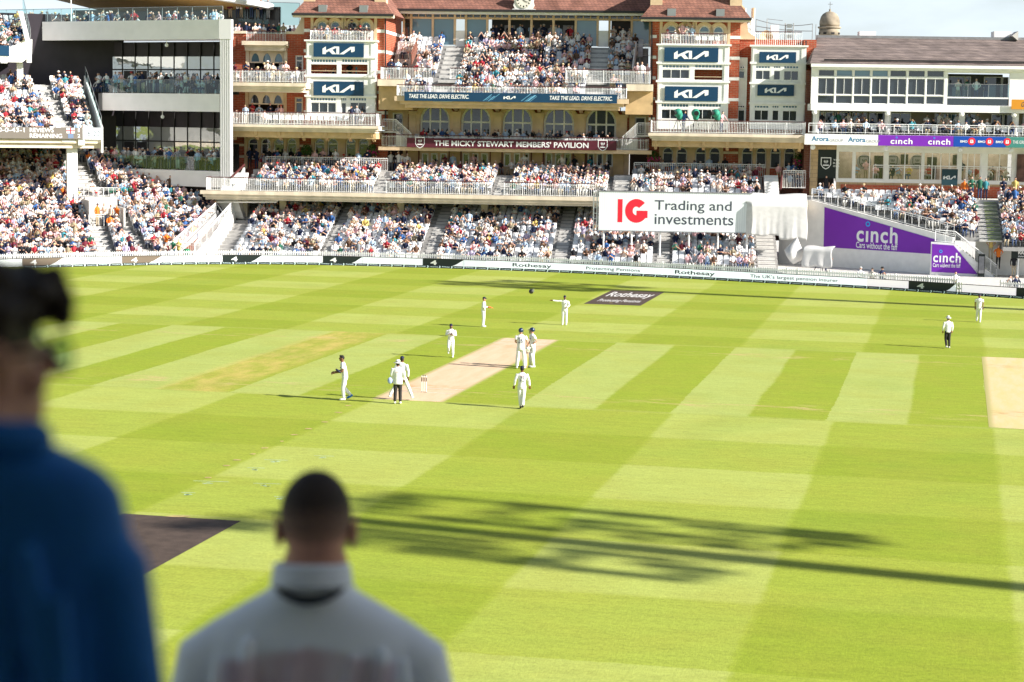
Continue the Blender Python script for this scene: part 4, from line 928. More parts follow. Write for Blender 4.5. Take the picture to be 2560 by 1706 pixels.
# --- centre: concourse wall, arcade, top storey, roof
sc0, sc1 = stL1 - .3, stR0 + .3
dz = zC2b - .02
dd = [rp('H', a, 202, b, 330, 9.5) for a, b in ((435, 497), (523, 585), (608, 672), (820, 885), (912, 972), (998, 1062), (1213, 1277), (1308, 1367), (1393, 1452), (1608, 1672), (1698, 1760), (1786, 1850), (2008, 2070), (2093, 2155), (2183, 2247))]
dd = [(a, b, max(c, z1c + .5), d) for a, b, c, d in dd]
op = rp('H', 75, 160, 255, 390, 9.5); op = (op[0], op[1], z1c, dz); op3 = rp('I', 440, 215, 640, 440, 9.5); op3 = (op3[0], op3[1], z1c, dz)
wall(pav, PV, sc0, sc1, z1c - .5, dz, 9.5, 9.9, STONE, dd + [op, op3], "concourse_wall")
for r in dd: window(pav, PV, r, 9.55, 1, 1, 0, WHITE, GLASS, .11, "window")
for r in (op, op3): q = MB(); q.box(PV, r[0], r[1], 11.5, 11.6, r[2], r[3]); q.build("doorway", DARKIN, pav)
q = MB()
for x in (350, 750, 1140, 1530, 1930, 2300): s = sx('H', x, 260, 9.4); q.box(PV, s - .45, s + .45, 9.25, 9.497, z1c, dz)
q.build("pilasters", STONEY, pav); q = MB()
for x in (300, 395, 705, 795, 1095, 1185, 1485, 1580, 1880, 1985): s = sx('H', x, 260, 9.4); q.box(PV, s - .16, s + .16, 9.4, 9.497, z1c, dz)
q.build("brick_panels", BRICKD, pav)
q = MB(); q.box(PV, sc0, sc1, 6, 6.4, zC2b, zC2); q.box(PV, sc0, sc1, 6.403, 9.9, zC2b + .1, zC2 - .02); q.build("balcony", STONE, pav)
# arcade
xs = [(360, 605), (695, 940), (1035, 1280), (1370, 1620), (1715, 1965)]; za0 = zx('C', 1160, 1115, 9.4) - .35
hol = []
for a, b in xs: s0, s1, z0, z1 = rp('C', a, 868 + (a - 1035) * .018, b, 1115, 9.4); hol.append((s0, s1, za0, z1))
dr = [rp('C', 135, 922, 222, 1090, 9.4), rp('C', 2112, 955, 2205, 1130, 9.4)]
wall(pav, PV, sc0, sc1, zC2, zC3b, 9.4, 9.9, BRICK, hol + dr, "arcade_wall")
q = MB(); q.box(PV, hol[0][0] - .8, hol[-1][1] + .8, 9.2, 9.397, zC2, za0)
for i, r in enumerate(hol):
    h = (r[1] - r[0]) / 2; ah = h * 1.02; zs = r[3] - ah; P = [(r[0], r[3])] + arc(r[0], r[1], zs, 14, ah)[:8]; P2 = [(r[1], r[3])] + arc(r[0], r[1], zs, 14, ah)[7:][::-1]
    q.prism(PV, P, 9.45, 9.85); q.prism(PV, P2[::-1], 9.45, 9.85); arch_surround(q, PV, r[0], r[1], za0, zs, 9.1, 9.397, .42, ah, 0, 14)
    w = window(pav, PV, r, 9.6, 3, 1, ah, WHITE, GLASS, .17, "window", [zs - .12])
    for s in ((r[0] - .62, r[1] + .62) if i == 0 else (r[1] + .62,)):
        q.box(PV, s - .3, s + .3, 8.95, 9.09, zC2, zs + .5); q.box(PV, s - .42, s + .42, 8.8, 9.09, zs + .503, zs + .75); q.side(PV, [(8.9, zs + .8), (7.2, zC3b), (9.09, zC3b), (9.09, zs + .8)], s - .13, s + .13)
q.build("arcade_stonework", STONE, pav)
for r in dr: window(pav, PV, r, 9.5, 1, 1, 0, WHITE, GLASS, .13, "door"); q = MB(); q.box(PV, r[0] - .45, r[0], 9.25, 9.397, zC2, r[3] + .35); q.box(PV, r[1], r[1] + .45, 9.25, 9.397, zC2, r[3] + .35); q.box(PV, r[0], r[1], 9.25, 9.397, r[3], r[3] + .35); q.build("door_surround", STONE, pav)
# upper balcony: slab, side landings
b0, b1 = sx('C', 150, 830, 4), sx('C', 2062, 850, 4)
q = MB(); hh = zC3 - zC3b; q.box(PV, b0, b1, 4, 4.5, zC3 - hh * .42, zC3); q.box(PV, b0 + .4, b1 - .4, 4.3, 4.9, zC3b + hh * .28, zC3 - hh * .42 - .003); q.box(PV, b0 + .8, b1 - .8, 4.7, 9.4, zC3b, zC3b + hh * .28 - .003)
q.box(PV, sc0, sc1, 6.5, 9.4, zC3b + .35, zC3b + hh * .9); q.build("upper_balcony_slab", STONE, pav)
zl = zx('C', 120, 650, 5); zlr = zx('C', 2150, 690, 5); q = MB(); q.box(PV, sx('C', 12, 680, 5), sx('C', 225, 680, 5), 5, 9, zl - .55, zl); q.build("landing", FASCIA, pav); q = MB(); q.box(PV, sx('C', 2045, 710, 5), sx('C', 2262, 710, 5), 5, 9, zlr - .55, zlr); q.build("landing", FASCIA, pav)
q = MB(); q.box(PV, sc0, sx('C', 300, 800, 6), 6, 9, zC3b - .2, zl - .553); q.build("landing_wall", STONEY, pav); q = MB(); q.box(PV, sx('C', 2040, 800, 6), sc1, 6, 9, zC3b - .3, zlr - .553); q.build("landing_wall", STONEY, pav)
railing(pav, PV, [(sx('C', 40, 640, 5.1), 8, zl), (sx('C', 40, 640, 5.1), 5.1, zl), (sx('C', 450, 640, 5.1), 5.1, zl)], 1.05, .13)
railing(pav, PV, [(sx('C', 1550, 690, 5.1), 5.6, zlr), (sx('C', 1550, 690, 5.1), 5.1, zlr), (sx('C', 2240, 690, 5.1), 5.1, zlr)], 1.15, .13)
railing(pav, PV, [(b0 + .2, 5.5, zC3), (b0 + .2, 4.1, zC3), (b1 - .2, 4.1, zC3), (b1 - .2, 5.5, zC3)], .95, .13)
railing(pav, PV, [(sc0 + .3, 6.1, zC2), (sc1 - .3, 6.1, zC2)], 1.0, .13)
for x0, x1, yb, yt, sg in ((55, 290, 1170, 1080, 1), (2010, 2235, 1215, 1130, -1)):      # white outside stairs
    q = MB(); a, b = sx('C', x0, yb, 6.5), sx('C', x1, yb, 6.5); zt = zC2 + 1.3
    if sg < 0: a, b = b, a
    w = b - a
    for i in range(7): t0 = a + w * (.45 + .55 * i / 7); t1 = a + w * (.45 + .55 * (i + 1) / 7); q.box(PV, min(t0, t1), max(t0, t1), 6.6, 8, zC2, zt - 1.3 * i / 7)
    q.box(PV, min(a, a + w * .45), max(a, a + w * .45), 6.6, 9.2, zt - .15, zt); q.build("outside_stair", CONC, pav)
    railing(pav, PV, [(a, 6.5, zt), (a + w * .45, 6.5, zt), (b, 6.5, zC2 + .1)], 1.0, .13, "stair_railing", top=WHITER)
# top storey
zt0 = zx('C', 1160, 345, 14) - .3
posts = [228, 288, 465, 645, 735, 910, 1090, 1270, 1450, 1632, 1812, 1908, 2090, 2240]; y0t, y1t = 152, 108
q = MB()
for x in posts: s = sx('C', x, 220, 14); q.box(PV, s - .1, s + .1, 13.9, 14.1, zt0, zE)
zt1 = zx('C', 1160, 152, 14); q.box(PV, sc0, sc1, 13.92, 14.08, zt1 - .12, zt1 + .05); q.box(PV, sc0, sc1, 13.92, 14.08, zE - .12, zE)
for a, b in zip(posts[:-1], posts[1:]):
    s0, s1 = sx('C', a, 220, 14), sx('C', b, 220, 14); n = max(2, int((s1 - s0) / .5))
    for i in range(1, n): s = s0 + (s1 - s0) * i / n; q.box(PV, s - .04, s + .04, 13.95, 14.05, zt1 + .05, zE - .12)
fr_ = q.build("glazed_screen", STONE, pav)
g = MB(); g.box(PV, sc0, sc1, 14.06, 14.075, zt1 + .05, zE - .1); g.build("transom_panes", GLASS, fr_)
for a, b in ((288, 465), (465, 645), (735, 910), (1632, 1812), (2090, 2240)): g = MB(); g.box(PV, sx('C', a, 220, 14), sx('C', b, 220, 14), 14.04, 14.06, zt0, zt1 - .1); g.build("pane", GLASSB, fr_)
g = MB(); g.box(PV, sx('C', 228, 220, 14), sx('C', 288, 220, 14), 14.04, 14.06, zt0, zt1 - .1); g.build("pane", GLASS, fr_)
for a, b in ((645, 735), (1812, 1908)): rr = rp('C', a + 4, 158, b - 4, 385, 13.95); q = MB(); q.box(PV, rr[0], rr[1], 13.9, 14, rr[2], rr[2] + 1.0); q.box(PV, rr[0], rr[1], 13.9, 14, rr[3] - 1.15, rr[3] - 1.0); q.build("door_panel", WHITE, pav); window(pav, PV, (rr[0], rr[1], rr[2] + 1, rr[3] - 1.15), 13.95, 1, 1, 0, WHITE, GLASS, .14, "door")
q = MB(); q.box(PV, sx('C', 910, 200, 14), sx('C', 1632, 200, 14), 18, 18.1, zt0 - .3, zE); q.box(PV, sx('C', 1908, 200, 14), sx('C', 2090, 200, 14), 18, 18.1, zt0 - .3, zE); q.box(PV, sc0, sc1, 14.1, 18, zE - .05, zE); q.build("room", GREYIN, pav)
for x0, x1 in ((1050, 1135), (1527, 1612)): rr = rp('C', x0, 208, x1, 330, 17.9); q = MB(); q.box(PV, rr[0], rr[1], 17.85, 17.99, rr[2], rr[3]); q.build("inner_door", mat("dull_white", (.5, .5, .5)), pav)
# main roof and eave, clock
e0, e1 = sx('C', 160, 90, 13), sx('C', 2245, 105, 13); q = MB(); ze = zE + .05
q.add([PV.w(stL0 + 1, 12.8, ze), PV.w(stR1 - 1, 12.8, ze), PV.w(stR1 - 1, 20.5, ze + 7.0), PV.w(stL0 + 1, 20.5, ze + 7.0), PV.w(stL0 + 1, 21, ze), PV.w(stR1 - 1, 21, ze)], [(0, 1, 2, 3), (0, 3, 4), (1, 5, 2), (3, 2, 5, 4), (4, 5, 1, 0)])
rf = q.build("roof", TILE, pav); q = MB(); q.box(PV, e0, e1, 12.6, 12.797, ze - .1, ze + .12); q.build("gutter", FRAMED, rf); q = MB(); q.box(PV, e0, e1, 12.8, 13.9, ze - .3, ze - .01); q.build("eave_board", WHITE, rf)
ck = thing("roof_clock", PV.w(sx('C', 1205, 60, 12.9), 12.9, ze), "white framed round clock standing on the tiled roof edge", "clock")
cs = sx('C', 1207, 60, 12.9); cz = zx('C', 1207, 5, 12.9); q = MB()
prof = [(-1.02, ze + .0), (-1.02, ze + .18), (-.78, ze + .22), (-.92, ze + .5), (-.80, ze + .8), (-.86, cz), (-.7, cz + .6), (-.35, cz + .95), (0, cz + 1.1)]
q.prism(PV, prof + [(-a, b) for a, b in prof[-2::-1]], 12.9, 13.4); q.build("clock_case", WHITE, ck)
q = MB(); o = [(cs + .66 * math.cos(t), cz + .66 * math.sin(t)) for t in np.linspace(0, 2 * math.pi, 25)[:-1]]
# (case was built about s=0; shift it to the clock's place)
ck.children[0].location = tuple(PV.e * cs)
q.prism(PV, o, 12.84, 12.897); q.build("dial", mat("dial_cream", (.78, .74, .66)), ck); q = MB()
for i in range(12): t = math.pi * i / 6; w = .035 if i % 3 else .05; a = np.array([math.cos(t), math.sin(t)]); n_ = np.array([-a[1], a[0]]); P = [a * .45 + n_ * w, a * .45 - n_ * w, a * .6 - n_ * w, a * .6 + n_ * w]; q.add([PV.w(cs + x, 12.83, cz + y) for x, y in P], [(0, 1, 2, 3)])
q.build("hour_marks", BLACK, ck); q = MB()
for t, L, w in ((rad(-40), .34, .03), (rad(-42) + 0.35, .5, .022)): a = np.array([math.cos(t), math.sin(t)]); n_ = np.array([-a[1], a[0]]); q.add([PV.w(cs + x, 12.82, cz + y) for x, y in (-a * .1 + n_ * w, -a * .1 - n_ * w, a * L - n_ * w * .5, a * L + n_ * w * .5)], [(0, 1, 2, 3)])
q.build("clock_hands", BLACK, ck)

# --- signs on the pavilion
NVG = "dark blue boards on the pavilion bays"
for k, rc, d, lab, lr in (('B', (1032, 500, 1611, 660), 5.82, "dark blue sign with white angular logo, upper board of the left white bay", (.18, .82, .20, .76)), ('B', (1030, 942, 1609, 1105), 5.82, "dark blue sign with white angular logo, lower board of the left white bay", (.18, .82, .22, .78)),
                          ('D', (265, 521, 853, 676), 5.82, "dark blue sign with white angular logo, upper board of the double width right bay", (.18, .82, .20, .78)), ('D', (269, 945, 850, 1103), 5.82, "dark blue sign with white angular logo, lower board of the double width right bay", (.18, .82, .22, .78)),
                          ('D', (1299, 568, 1700, 687), 6.12, "smaller dark blue sign with white angular logo, upper board of the rightmost bay", (.20, .79, .27, .75)), ('D', (1279, 927, 1678, 1047), 6.12, "smaller dark blue sign with white angular logo, lower board of the rightmost bay", (.20, .79, .27, .75))):
    r = rp(k, *rc, d); o = sign(lab, PV, r, d, NAVY, .1, "sponsor_sign", NVG); angular_logo(o, PV, sub(r, *lr), d - .008, LETW)
r = rp('C', 232, 762, 1970, 836, 3.8); o = sign("long dark blue banner about driving electric along the upper balcony front", PV, r, 3.8, NAVY, .06, "sponsor_banner", cat="banner")
text_on(o, PV, sub(r, .022, .305, .30, .76), 3.79, "TAKE THE LEAD. DRIVE ELECTRIC.", LETW, .022, .22); text_on(o, PV, sub(r, .685, .978, .30, .76), 3.79, "TAKE THE LEAD. DRIVE ELECTRIC.", LETW, .022, .22); angular_logo(o, PV, sub(r, .468, .525, .32, .68), 3.79, LETW)
STRK = mat("pale_blue_streak", (.16, .42, .62), .5); q = MB()
for x0, n in ((.37, 6), (.55, 6)):
    for i in range(n): a = x0 + .008 * i; w = .0025 + .004 * R.random(); y0, y1 = R.uniform(.05, .3), R.uniform(.6, .95); rr = lambda x, y: PV.w(r[0] + x * (r[1] - r[0]), 3.788, r[2] + y * (r[3] - r[2])); q.quad(rr(a, y0), rr(a + w, y0), rr(a + w + .055 * (y1 - y0), y1), rr(a + .055 * (y1 - y0), y1))
q.build("light_streaks", STRK, o)
r = rp('C', 252, 1140, 1965, 1218, 5.8); o = sign("long maroon banner naming the members' pavilion along the lower balcony front", PV, r, 5.8, MAROON, .06, "name_banner", cat="banner")
text_on(o, PV, sub(r, .131, .868, .20, .79), 5.79, "THE MICKY STEWART MEMBERS' PAVILION", LETW, .02, 0, 1.0); shield(o, PV, (r[0] + (r[1] - r[0]) * .063, (r[2] + r[3]) / 2), .95, 5.79, LETW); shield(o, PV, (r[0] + (r[1] - r[0]) * .935, (r[2] + r[3]) / 2), .95, 5.79, LETW)

# ================================================================== pavilion seating
low = thing("lower_terrace", PV.w(0, -7, 0), "long lower terrace of white seats in front of the pavilion under the balcony", "terrace")
LZ0, LD0, LRD, LRI, LN = .05, -7.0, .80, .245, 18
def aisle(u0, v0, u1, v1, hw=.5):
    """Stairway from its foot pixel to its head pixel on the lower terrace slope."""
    def solve(u, v):
        for d in np.linspace(LD0 - 2, 9, 400):
            p = at_y(u, v, 160 + d); s, dd_, z = PV.loc(p)
            if z <= LZ0 + (dd_ - LD0) * LRI / LRD: return s, dd_
        return s, dd_
    a = solve(u0, v0); b = solve(u1, v1); k = 0.0; return ((a[0] + b[0]) / 2, k, hw)
ALOW = [aisle(557, 627, 595, 582, .75), aisle(816, 627, 866, 554), aisle(1072, 628, 1111, 559), aisle(1388, 646, 1427, 567), aisle(1649, 656, 1669, 582), aisle(1906, 664, 1921, 590, .7)]
lowL = sx('G', 200, 1100, -4); lowR = ALOW[-1][0] + .9
def occ_low(s, d): return (.50 if d < -1.5 else (.55 if d < 1 else .5)) * (.88 if s > 9 else 1) + (.15 if s < ALOW[1][0] and d > -2 else 0)
spL = terrace(low, PV, LD0, LZ0, LN, LRD, LRI, lowL, lowR, ALOW, occ_low, "the lower terrace", stand=.01, skip=lambda s, d: d > 4.6 and R.random() < .5)
seats_for(low, spL)
q = MB(); q.side(PV, [(LD0, 0), (LD0, .5), (LD0 + 9, 3.6), (LD0 + 9, 0)], lowL - .25, lowL - .02); q.build("side_wall", WHITE, low); railing(low, PV, [(lowL - .12, LD0, .45), (lowL - .12, LD0 + 9, 3.5)], .9, .2, "side_railing", top=WHITER)
railing(low, PV, [(lowL - 2.2, LD0 - .8, .1), (lowL, LD0 - .8, .1)], 1.3, .16, "gate_railing", top=WHITER)

up = thing("balcony_terrace", PV.w(0, .5, zb), "upper terrace of white seats on the pavilion balcony behind white railings", "terrace")
AUP = [(sx('G', 450, 500, 1), 0, 1.0), (sx('G', 1900, 520, 2), 0, .62), (sx('H', 1195, 480, 2), 0, .6), (sx('I', 365, 500, 2), 0, .6)]
sc_L, sc_R = AUP[1][0] + .75, AUP[3][0] - .75; URI = (z1c - zb - .1) / 7.4
upL, upR = sx('G', 420, 560, .6), sx('I', 1768, 520, .6)
spU = terrace(up, PV, .75, zb + .05, 6, .8, (zw - zb - .3) / 5.6, upL, sc_L, AUP[:2], .86, "the left balcony terrace", stand=.01)
spU += terrace(up, PV, .75, zb + .05, 8, .82, URI, sc_L, sc_R, AUP[2:3], .90, "the central balcony terrace", stand=.008)
spU += terrace(up, PV, .75, zb + .05, 6, .8, (zw - zb - .3) / 5.6, sc_R, upR, [AUP[3]], .68, "the right balcony terrace", stand=.01)
seats_for(up, spU)
for a, b in ((upL, sc_L), (sc_R, upR)): q = MB(); q.box(PV, a, b, .75 + 4.82, 8.5, zw - .5, zw); q.build("platform", CONC, up)
q = MB(); q.box(PV, sc_L, sc_R, .75 + 8 * .82, 9.5, z1c - .5, z1c - .02); q.build("platform", CONC, up)
railing(up, PV, [(sL + .5, 3.5, zb), (sL + .5, .2, zb), (sx('G', 1825, 560, .2), .2, zb)], 1.12, .15); railing(up, PV, [(sx('G', 1955, 560, .2), .2, zb), (sx('H', 1090, 560, .2), .2, zb)], 1.12, .15); railing(up, PV, [(sx('H', 1215, 560, .2), .2, zb), (sx('H', 2080, 560, .2), .2, zb)], 1.12, .15)
railing(up, PV, [(sx('G', 690, 350, 5.7), 5.75, zw), (sx('G', 1970, 350, 5.7), 5.75, zw)], 1.1, .16, "platform_railing", top=WHITER)
railing(up, PV, [(sx('I', 490, 420, 5.7), 5.75, zw), (sx('I', 1770, 430, 5.7), 5.75, zw)], 1.1, .16, "platform_railing", top=WHITER)
railing(up, PV, [(sx('I', 1950, 500, 4), 4, zw - .8), (sx('I', 2170, 500, 4), 4, zw - .8)], 1.5, .14, "landing_railing", top=WHITER)
# stairs up to the left and right ends, with sloping strings
q = MB()
for i in range(8): q.box(PV, sx('G', 250, 500, 2), sx('G', 470, 500, 2), 1.0 + i * .3, 1.3 + i * .3, zb, zb + .18 * (i + 1))
q.build("white_stairs", WHITE, up); q = MB()
for i in range(8): q.box(PV, sx('I', 1775, 500, 2), sx('I', 1915, 500, 2), .8 + i * .55, 1.35 + i * .55, zb, zb + .24 * (i + 1))
q.build("white_stairs", WHITE, up)
q = MB(); a, b = PV.w(sx('G', 330, 490, 1.2), 1.2, zb + 1.1), PV.w(sx('G', 465, 350, 4), 4, zx('G', 465, 345, 4)); q.tube([a, b], .09, 6); a, b = PV.w(sx('I', 1925, 590, .8), .8, zb + .9), PV.w(sx('I', 1945, 450, 5), 5, zw + .9); q.tube([a, b], .09, 6); q.build("stair_handrail", RAILD, up)
q = MB(); q.prism(PV, [(sx('G', 335, 500, 1.3), zb), (sx('G', 470, 500, 1.3), zb), (sx('G', 470, 500, 1.3), zx('G', 470, 375, 1.3)), (sx('G', 455, 500, 1.3), zx('G', 455, 375, 1.3))], 1.25, 1.4); q.build("stair_string", WHITE, up)
# sloping concrete soffit and white pipe at the left end below the balcony
q = MB(); q.add([PV.w(*p) for p in ((sx('G', 175, 740, 1.5), 1.2, zb0 - .02), (sx('G', 400, 740, 1.5), 1.2, zb0 - .02), (sx('G', 445, 925, 1.5), 2.2, zx('G', 445, 925, 1.5)), (sx('G', 270, 900, 1.5), 2.2, zx('G', 270, 900, 1.5)))] + [PV.w(*p) for p in ((sx('G', 175, 740, 1.5), 5, zb0 - .02), (sx('G', 400, 740, 1.5), 5, zb0 - .02), (sx('G', 445, 925, 1.5), 6, zx('G', 445, 925, 1.5)), (sx('G', 270, 900, 1.5), 6, zx('G', 270, 900, 1.5)))], [(0, 1, 2, 3), (7, 6, 5, 4), (0, 4, 5, 1), (1, 5, 6, 2), (2, 6, 7, 3), (3, 7, 4, 0)])
q.build("stair_underside", CONC, pav)
q = MB(); q.tube([PV.w(sx('G', 250, 860, 1), 1, zx('G', 250, 860, 1)), PV.w(sx('G', 170, 740, 1), 1, zx('G', 170, 738, 1)), PV.w(sx('G', 805, 740, 1), 1, zx('G', 805, 736, 1)), PV.w(sx('G', 812, 700, 1), 1, zb0)], .09, 6); q.build("white_pipe", WHITER, pav)

# upper stand in the centre
top = thing("upper_stand", PV.w(0, 4.5, zC3), "steep upper stand of white seats below the central roof of the pavilion", "stand")
zt_ = zx('C', 1160, 262, 13) - 1.3; zf_ = zx('C', 1160, 680, 4.9) - 1.25
ua = [(sx('C', 600, 470, 8.5), 0, .8), (sx('C', 1815, 480, 8.5), 0, .8)]; rise = (zt_ - zf_) / 11
def sl_(d): return sx('C', 195, 700, 4.5) if d < 6 else (sx('C', 800, 640, 6.5) if d < 7.4 else (sx('C', 290, 540, 7) if d < 10.5 else sc0 + .6))
def sr_(d): return sx('C', 2030, 700, 4.5) if d < 6 else (sx('C', 1470, 640, 6.5) if d < 7.4 else (sx('C', 2110, 540, 7) if d < 10.5 else sc1 - .6))
spT = terrace(top, PV, 4.35, zf_, 12, .78, rise, sl_, sr_, ua, lambda s, d: .80 if abs(s) < 7 else .62, "the upper stand", stand=.012, base=zC3 - .2)
seats_for(top, spT)
for x0, x1, y in ((605, 725, 560), (1550, 1720, 580)): railing(top, PV, [(sx('C', x0, y, 7.2), 7.25, zf_ + rise * 3.6), (sx('C', x1, y, 7.2), 7.25, zf_ + rise * 3.6)], 1.0, .13, "gangway_railing")
for x0, x1, y, d in ((180, 310, 380, 11), (2120, 2235, 400, 11)): railing(top, PV, [(sx('C', x0, y + 70, d), d, zx('C', x0, y + 65, d)), (sx('C', x1, y + 70, d), d, zx('C', x1, y + 65, d))], 1.05, .12, "side_railing", top=WHITER)
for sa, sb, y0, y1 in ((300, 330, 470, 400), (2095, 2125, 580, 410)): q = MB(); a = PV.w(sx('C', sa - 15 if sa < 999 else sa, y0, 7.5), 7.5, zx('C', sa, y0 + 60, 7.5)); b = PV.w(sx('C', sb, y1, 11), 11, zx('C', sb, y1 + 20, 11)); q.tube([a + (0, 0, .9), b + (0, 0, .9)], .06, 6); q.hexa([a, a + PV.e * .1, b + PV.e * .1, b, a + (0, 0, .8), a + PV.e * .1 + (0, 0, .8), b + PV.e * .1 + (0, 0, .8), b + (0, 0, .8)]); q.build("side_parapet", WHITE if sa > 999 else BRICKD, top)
# people on balconies, platforms and in rooms
standers(PV, sx('G', 500, 300, 7), sx('G', 900, 300, 7), 7.0, zw, 8, "the left arcade platform", True, .9); standers(PV, sx('G', 980, 300, 7), sx('G', 1880, 300, 7), 7.0, zw, 20, "the left arcade platform", True, .5)
standers(PV, sx('G', 700, 300, 6), sx('G', 1850, 300, 6), 6.4, zw, 12, "the left arcade platform front", True, .0)
standers(PV, sx('H', 70, 350, 8), sx('H', 320, 350, 8), 8.4, z1c, 6, "the dark concourse doorway", True, 1)
standers(PV, sx('H', 430, 260, 8.2), sx('H', 2240, 260, 8.2), 8.3, z1c, 14, "the concourse walkway", False, .8)
standers(PV, sx('I', 740, 340, 7.5), sx('I', 1750, 340, 7.5), 7.2, zw, 13, "the right arcade platform", True, .1); standers(PV, sx('I', 1880, 360, 7), sx('I', 2150, 380, 7), 6.6, zw, 4, "the right arcade platform", True, 0)
standers(PV, sx('I', 1950, 480, 5), sx('I', 2150, 480, 5), 4.8, zw - .8, 5, "the right corner landing", True, .2)
standers(PV, sx('B', 300, 1300, 7), sx('B', 700, 1300, 7), 7.4, zB1, 5, "the first balcony of the left wing", False, 1); standers(PV, sx('B', 20, 1350, 4.5), sx('B', 500, 1350, 4.5), 4.6, zB1, 5, "the first balcony of the left wing", False, .1); standers(PV, sx('B', 1430, 1350, 4), sx('B', 1620, 1350, 4), 4.2, zB1, 3, "the bay end of the first left balcony", True, .6)
standers(PV, sx('B', 460, 760, 7), sx('B', 690, 760, 7), 7.3, zB2, 5, "the second balcony of the left wing", True, 1); standers(PV, sx('B', 60, 850, 5), sx('B', 860, 850, 5), 4.9, zB2, 12, "the second balcony of the left wing", False, .25)
standers(PV, sx('B', 120, 350, 9), sx('B', 860, 350, 9), 8.4, zWL - .9, 13, "the roof terrace of the left wing", False, 1, dd=.2)
zz = zx('B', 1300, 478, 6.2); standers(PV, sx('B', 1020, 430, 6.5), sx('B', 1690, 430, 6.5), 6.6, zz, 10, "the balcony above the left bay", False, .15, dd=.12)
zz = zx('D', 600, 495, 6.2); standers(PV, sx('D', 280, 430, 6.5), sx('D', 400, 430, 6.5), 6.6, zz, 2, "the balcony above the right bay", False, 0, dd=.1); standers(PV, sx('D', 430, 400, 6.6), sx('D', 610, 400, 6.6), 6.7, zz, 3, "the balcony above the right bay", False, 1, dd=.1, yawj=.2)
standers(PV, sx('B', 1060, 790, 7), sx('B', 1650, 800, 7), 7.0, zx('B', 1300, 860, 6) - .75, 7, "the open window of the left bay", False, .4, dd=.2)
standers(PV, sx('C', 930, 260, 15.5), sx('C', 1620, 260, 15.5), 15.2, zt0 + .1, 16, "the glazed room below the main roof", True, 1, dd=.6); standers(PV, sx('C', 1920, 260, 15), sx('C', 2080, 260, 15), 15, zt0, 4, "the glazed room below the main roof", False, 1)
standers(PV, sx('C', 330, 1080, 7.6), sx('C', 1960, 1095, 7.6), 8.0, zC2 + .25, 25, "the arcade balcony", True, 0, dd=.15); standers(PV, sx('C', 330, 1100, 7), sx('C', 1960, 1115, 7), 7.0, zC2, 15, "the arcade balcony front", True, 0, dd=.1)
sp = [(PV.w(s, 8.2, zC2 + .25), -PV.a, True) for s in np.arange(sx('C', 330, 1080, 8), sx('C', 1960, 1080, 8), .55)] + [(PV.w(s, 7.2, zC2), -PV.a, True) for s in np.arange(sx('C', 330, 1080, 7), sx('C', 1960, 1080, 7), .55)]
sp += [(PV.w(s, 4.4, zB1), -PV.a, True) for s in np.arange(sx('B', 500, 1380, 4), sx('B', 1400, 1380, 4), .55)] + [(PV.w(s, 5.0, zB2), -PV.a, True) for s in np.arange(sx('B', 60, 900, 5), sx('B', 860, 900, 5), .6)]
sp += [(PV.w(s, 6.55, zx('D', 600, 495, 6.2)), -PV.a, True) for s in np.arange(sx('D', 630, 480, 6.5), sx('D', 910, 480, 6.5), .55)] + [(PV.w(s, 6.5, zx('B', 1300, 478, 6.2)), -PV.a, True) for s in np.arange(sx('B', 1020, 480, 6.5), sx('B', 1690, 480, 6.5), .55)]
seats_for(pav, sp)
standers(PV, sx('C', 80, 560, 7), sx('C', 260, 560, 7), 6.5, zl, 4, "the left landing of the upper stand", True, 1); standers(PV, sx('C', 2110, 590, 7), sx('C', 2230, 590, 7), 6.5, zlr, 3, "the right landing of the upper stand", False, 1)
standers(PV, sx('H', 0, 760, 8), sx('H', 1900, 780, 8), 7.9, LZ0 + 17.5 * LRI, 34, "the back of the lower terrace", False, .85, dd=.6); standers(PV, sx('G', 1050, 800, 8), sx('G', 1250, 800, 8), 7.4, LZ0 + 17 * LRI, 3, "the back of the lower terrace", False, 1)
# ================================================================== MODERN GREY BUILDING ON THE LEFT
c_ = at_y(549, 200, 163.5); LB = Fr(c_[0], c_[1], 28)
def lz(k, x, y, d=0): return LB.sz(*px(k, x, y), d)[1]
def ls(k, x, y, d=0): return LB.sz(*px(k, x, y), d)[0]
mod = thing("modern_stand_building", LB.w(-8, 4, 0), "modern pale grey building with dark glazed recesses and a roof terrace", "building")
zt1_, zt0_ = lz('A', 2150, 192), lz('A', 2150, 385); zm1, zm0 = lz('A', 2150, 922), lz('A', 2150, 1098); zl1, zl0 = lz('F', 2145, 388), lz('F', 2145, 546)
sLm = ls('A', 1005, 1000); sLl = ls('F', 1005, 420); sEnd = -30.0
q = MB(); q.box(LB, sEnd, 0, 0, .6, zt0_, zt1_); q.hexa([LB.w(a, b, c) for c in (zt1_ - 1.2, zt1_ - .9) for a, b in ((sEnd, .603), (-.3, .603), (-6.4, 12), (sEnd, 12))])
q.box(LB, sEnd, 0, -.03, -.003, zt1_ - .55, zt1_ - .5); q.build("roof_band", GREYW, mod)
def chamfer_band(s0, z0, z1, nm):
    q = MB(); q.hexa([LB.w(a, b, c) for c in (z0, z1) for a, b in ((s0, 0), (0, 0), (-2.4, 4.5), (s0, 4.5))])
    P = [LB.w(s0 - .003, 0, 0), LB.w(s0 - 3.3, 3.4, 0), LB.w(s0 - 3.3, 4.5, 0), LB.w(s0 - .003, 4.5, 0)]
    q.hexa([p + (0, 0, z0) for p in P] + [p + (0, 0, z1) for p in P]); h = (z1 - z0) * .8
    q.box(LB, s0, 0, -.02, -.003, z0 + h, z0 + h + .04); q.build(nm, GREYW, mod)
chamfer_band(sLm, zm0, zm1, "balcony_band"); chamfer_band(sLl, zl0, zl1, "balcony_band")
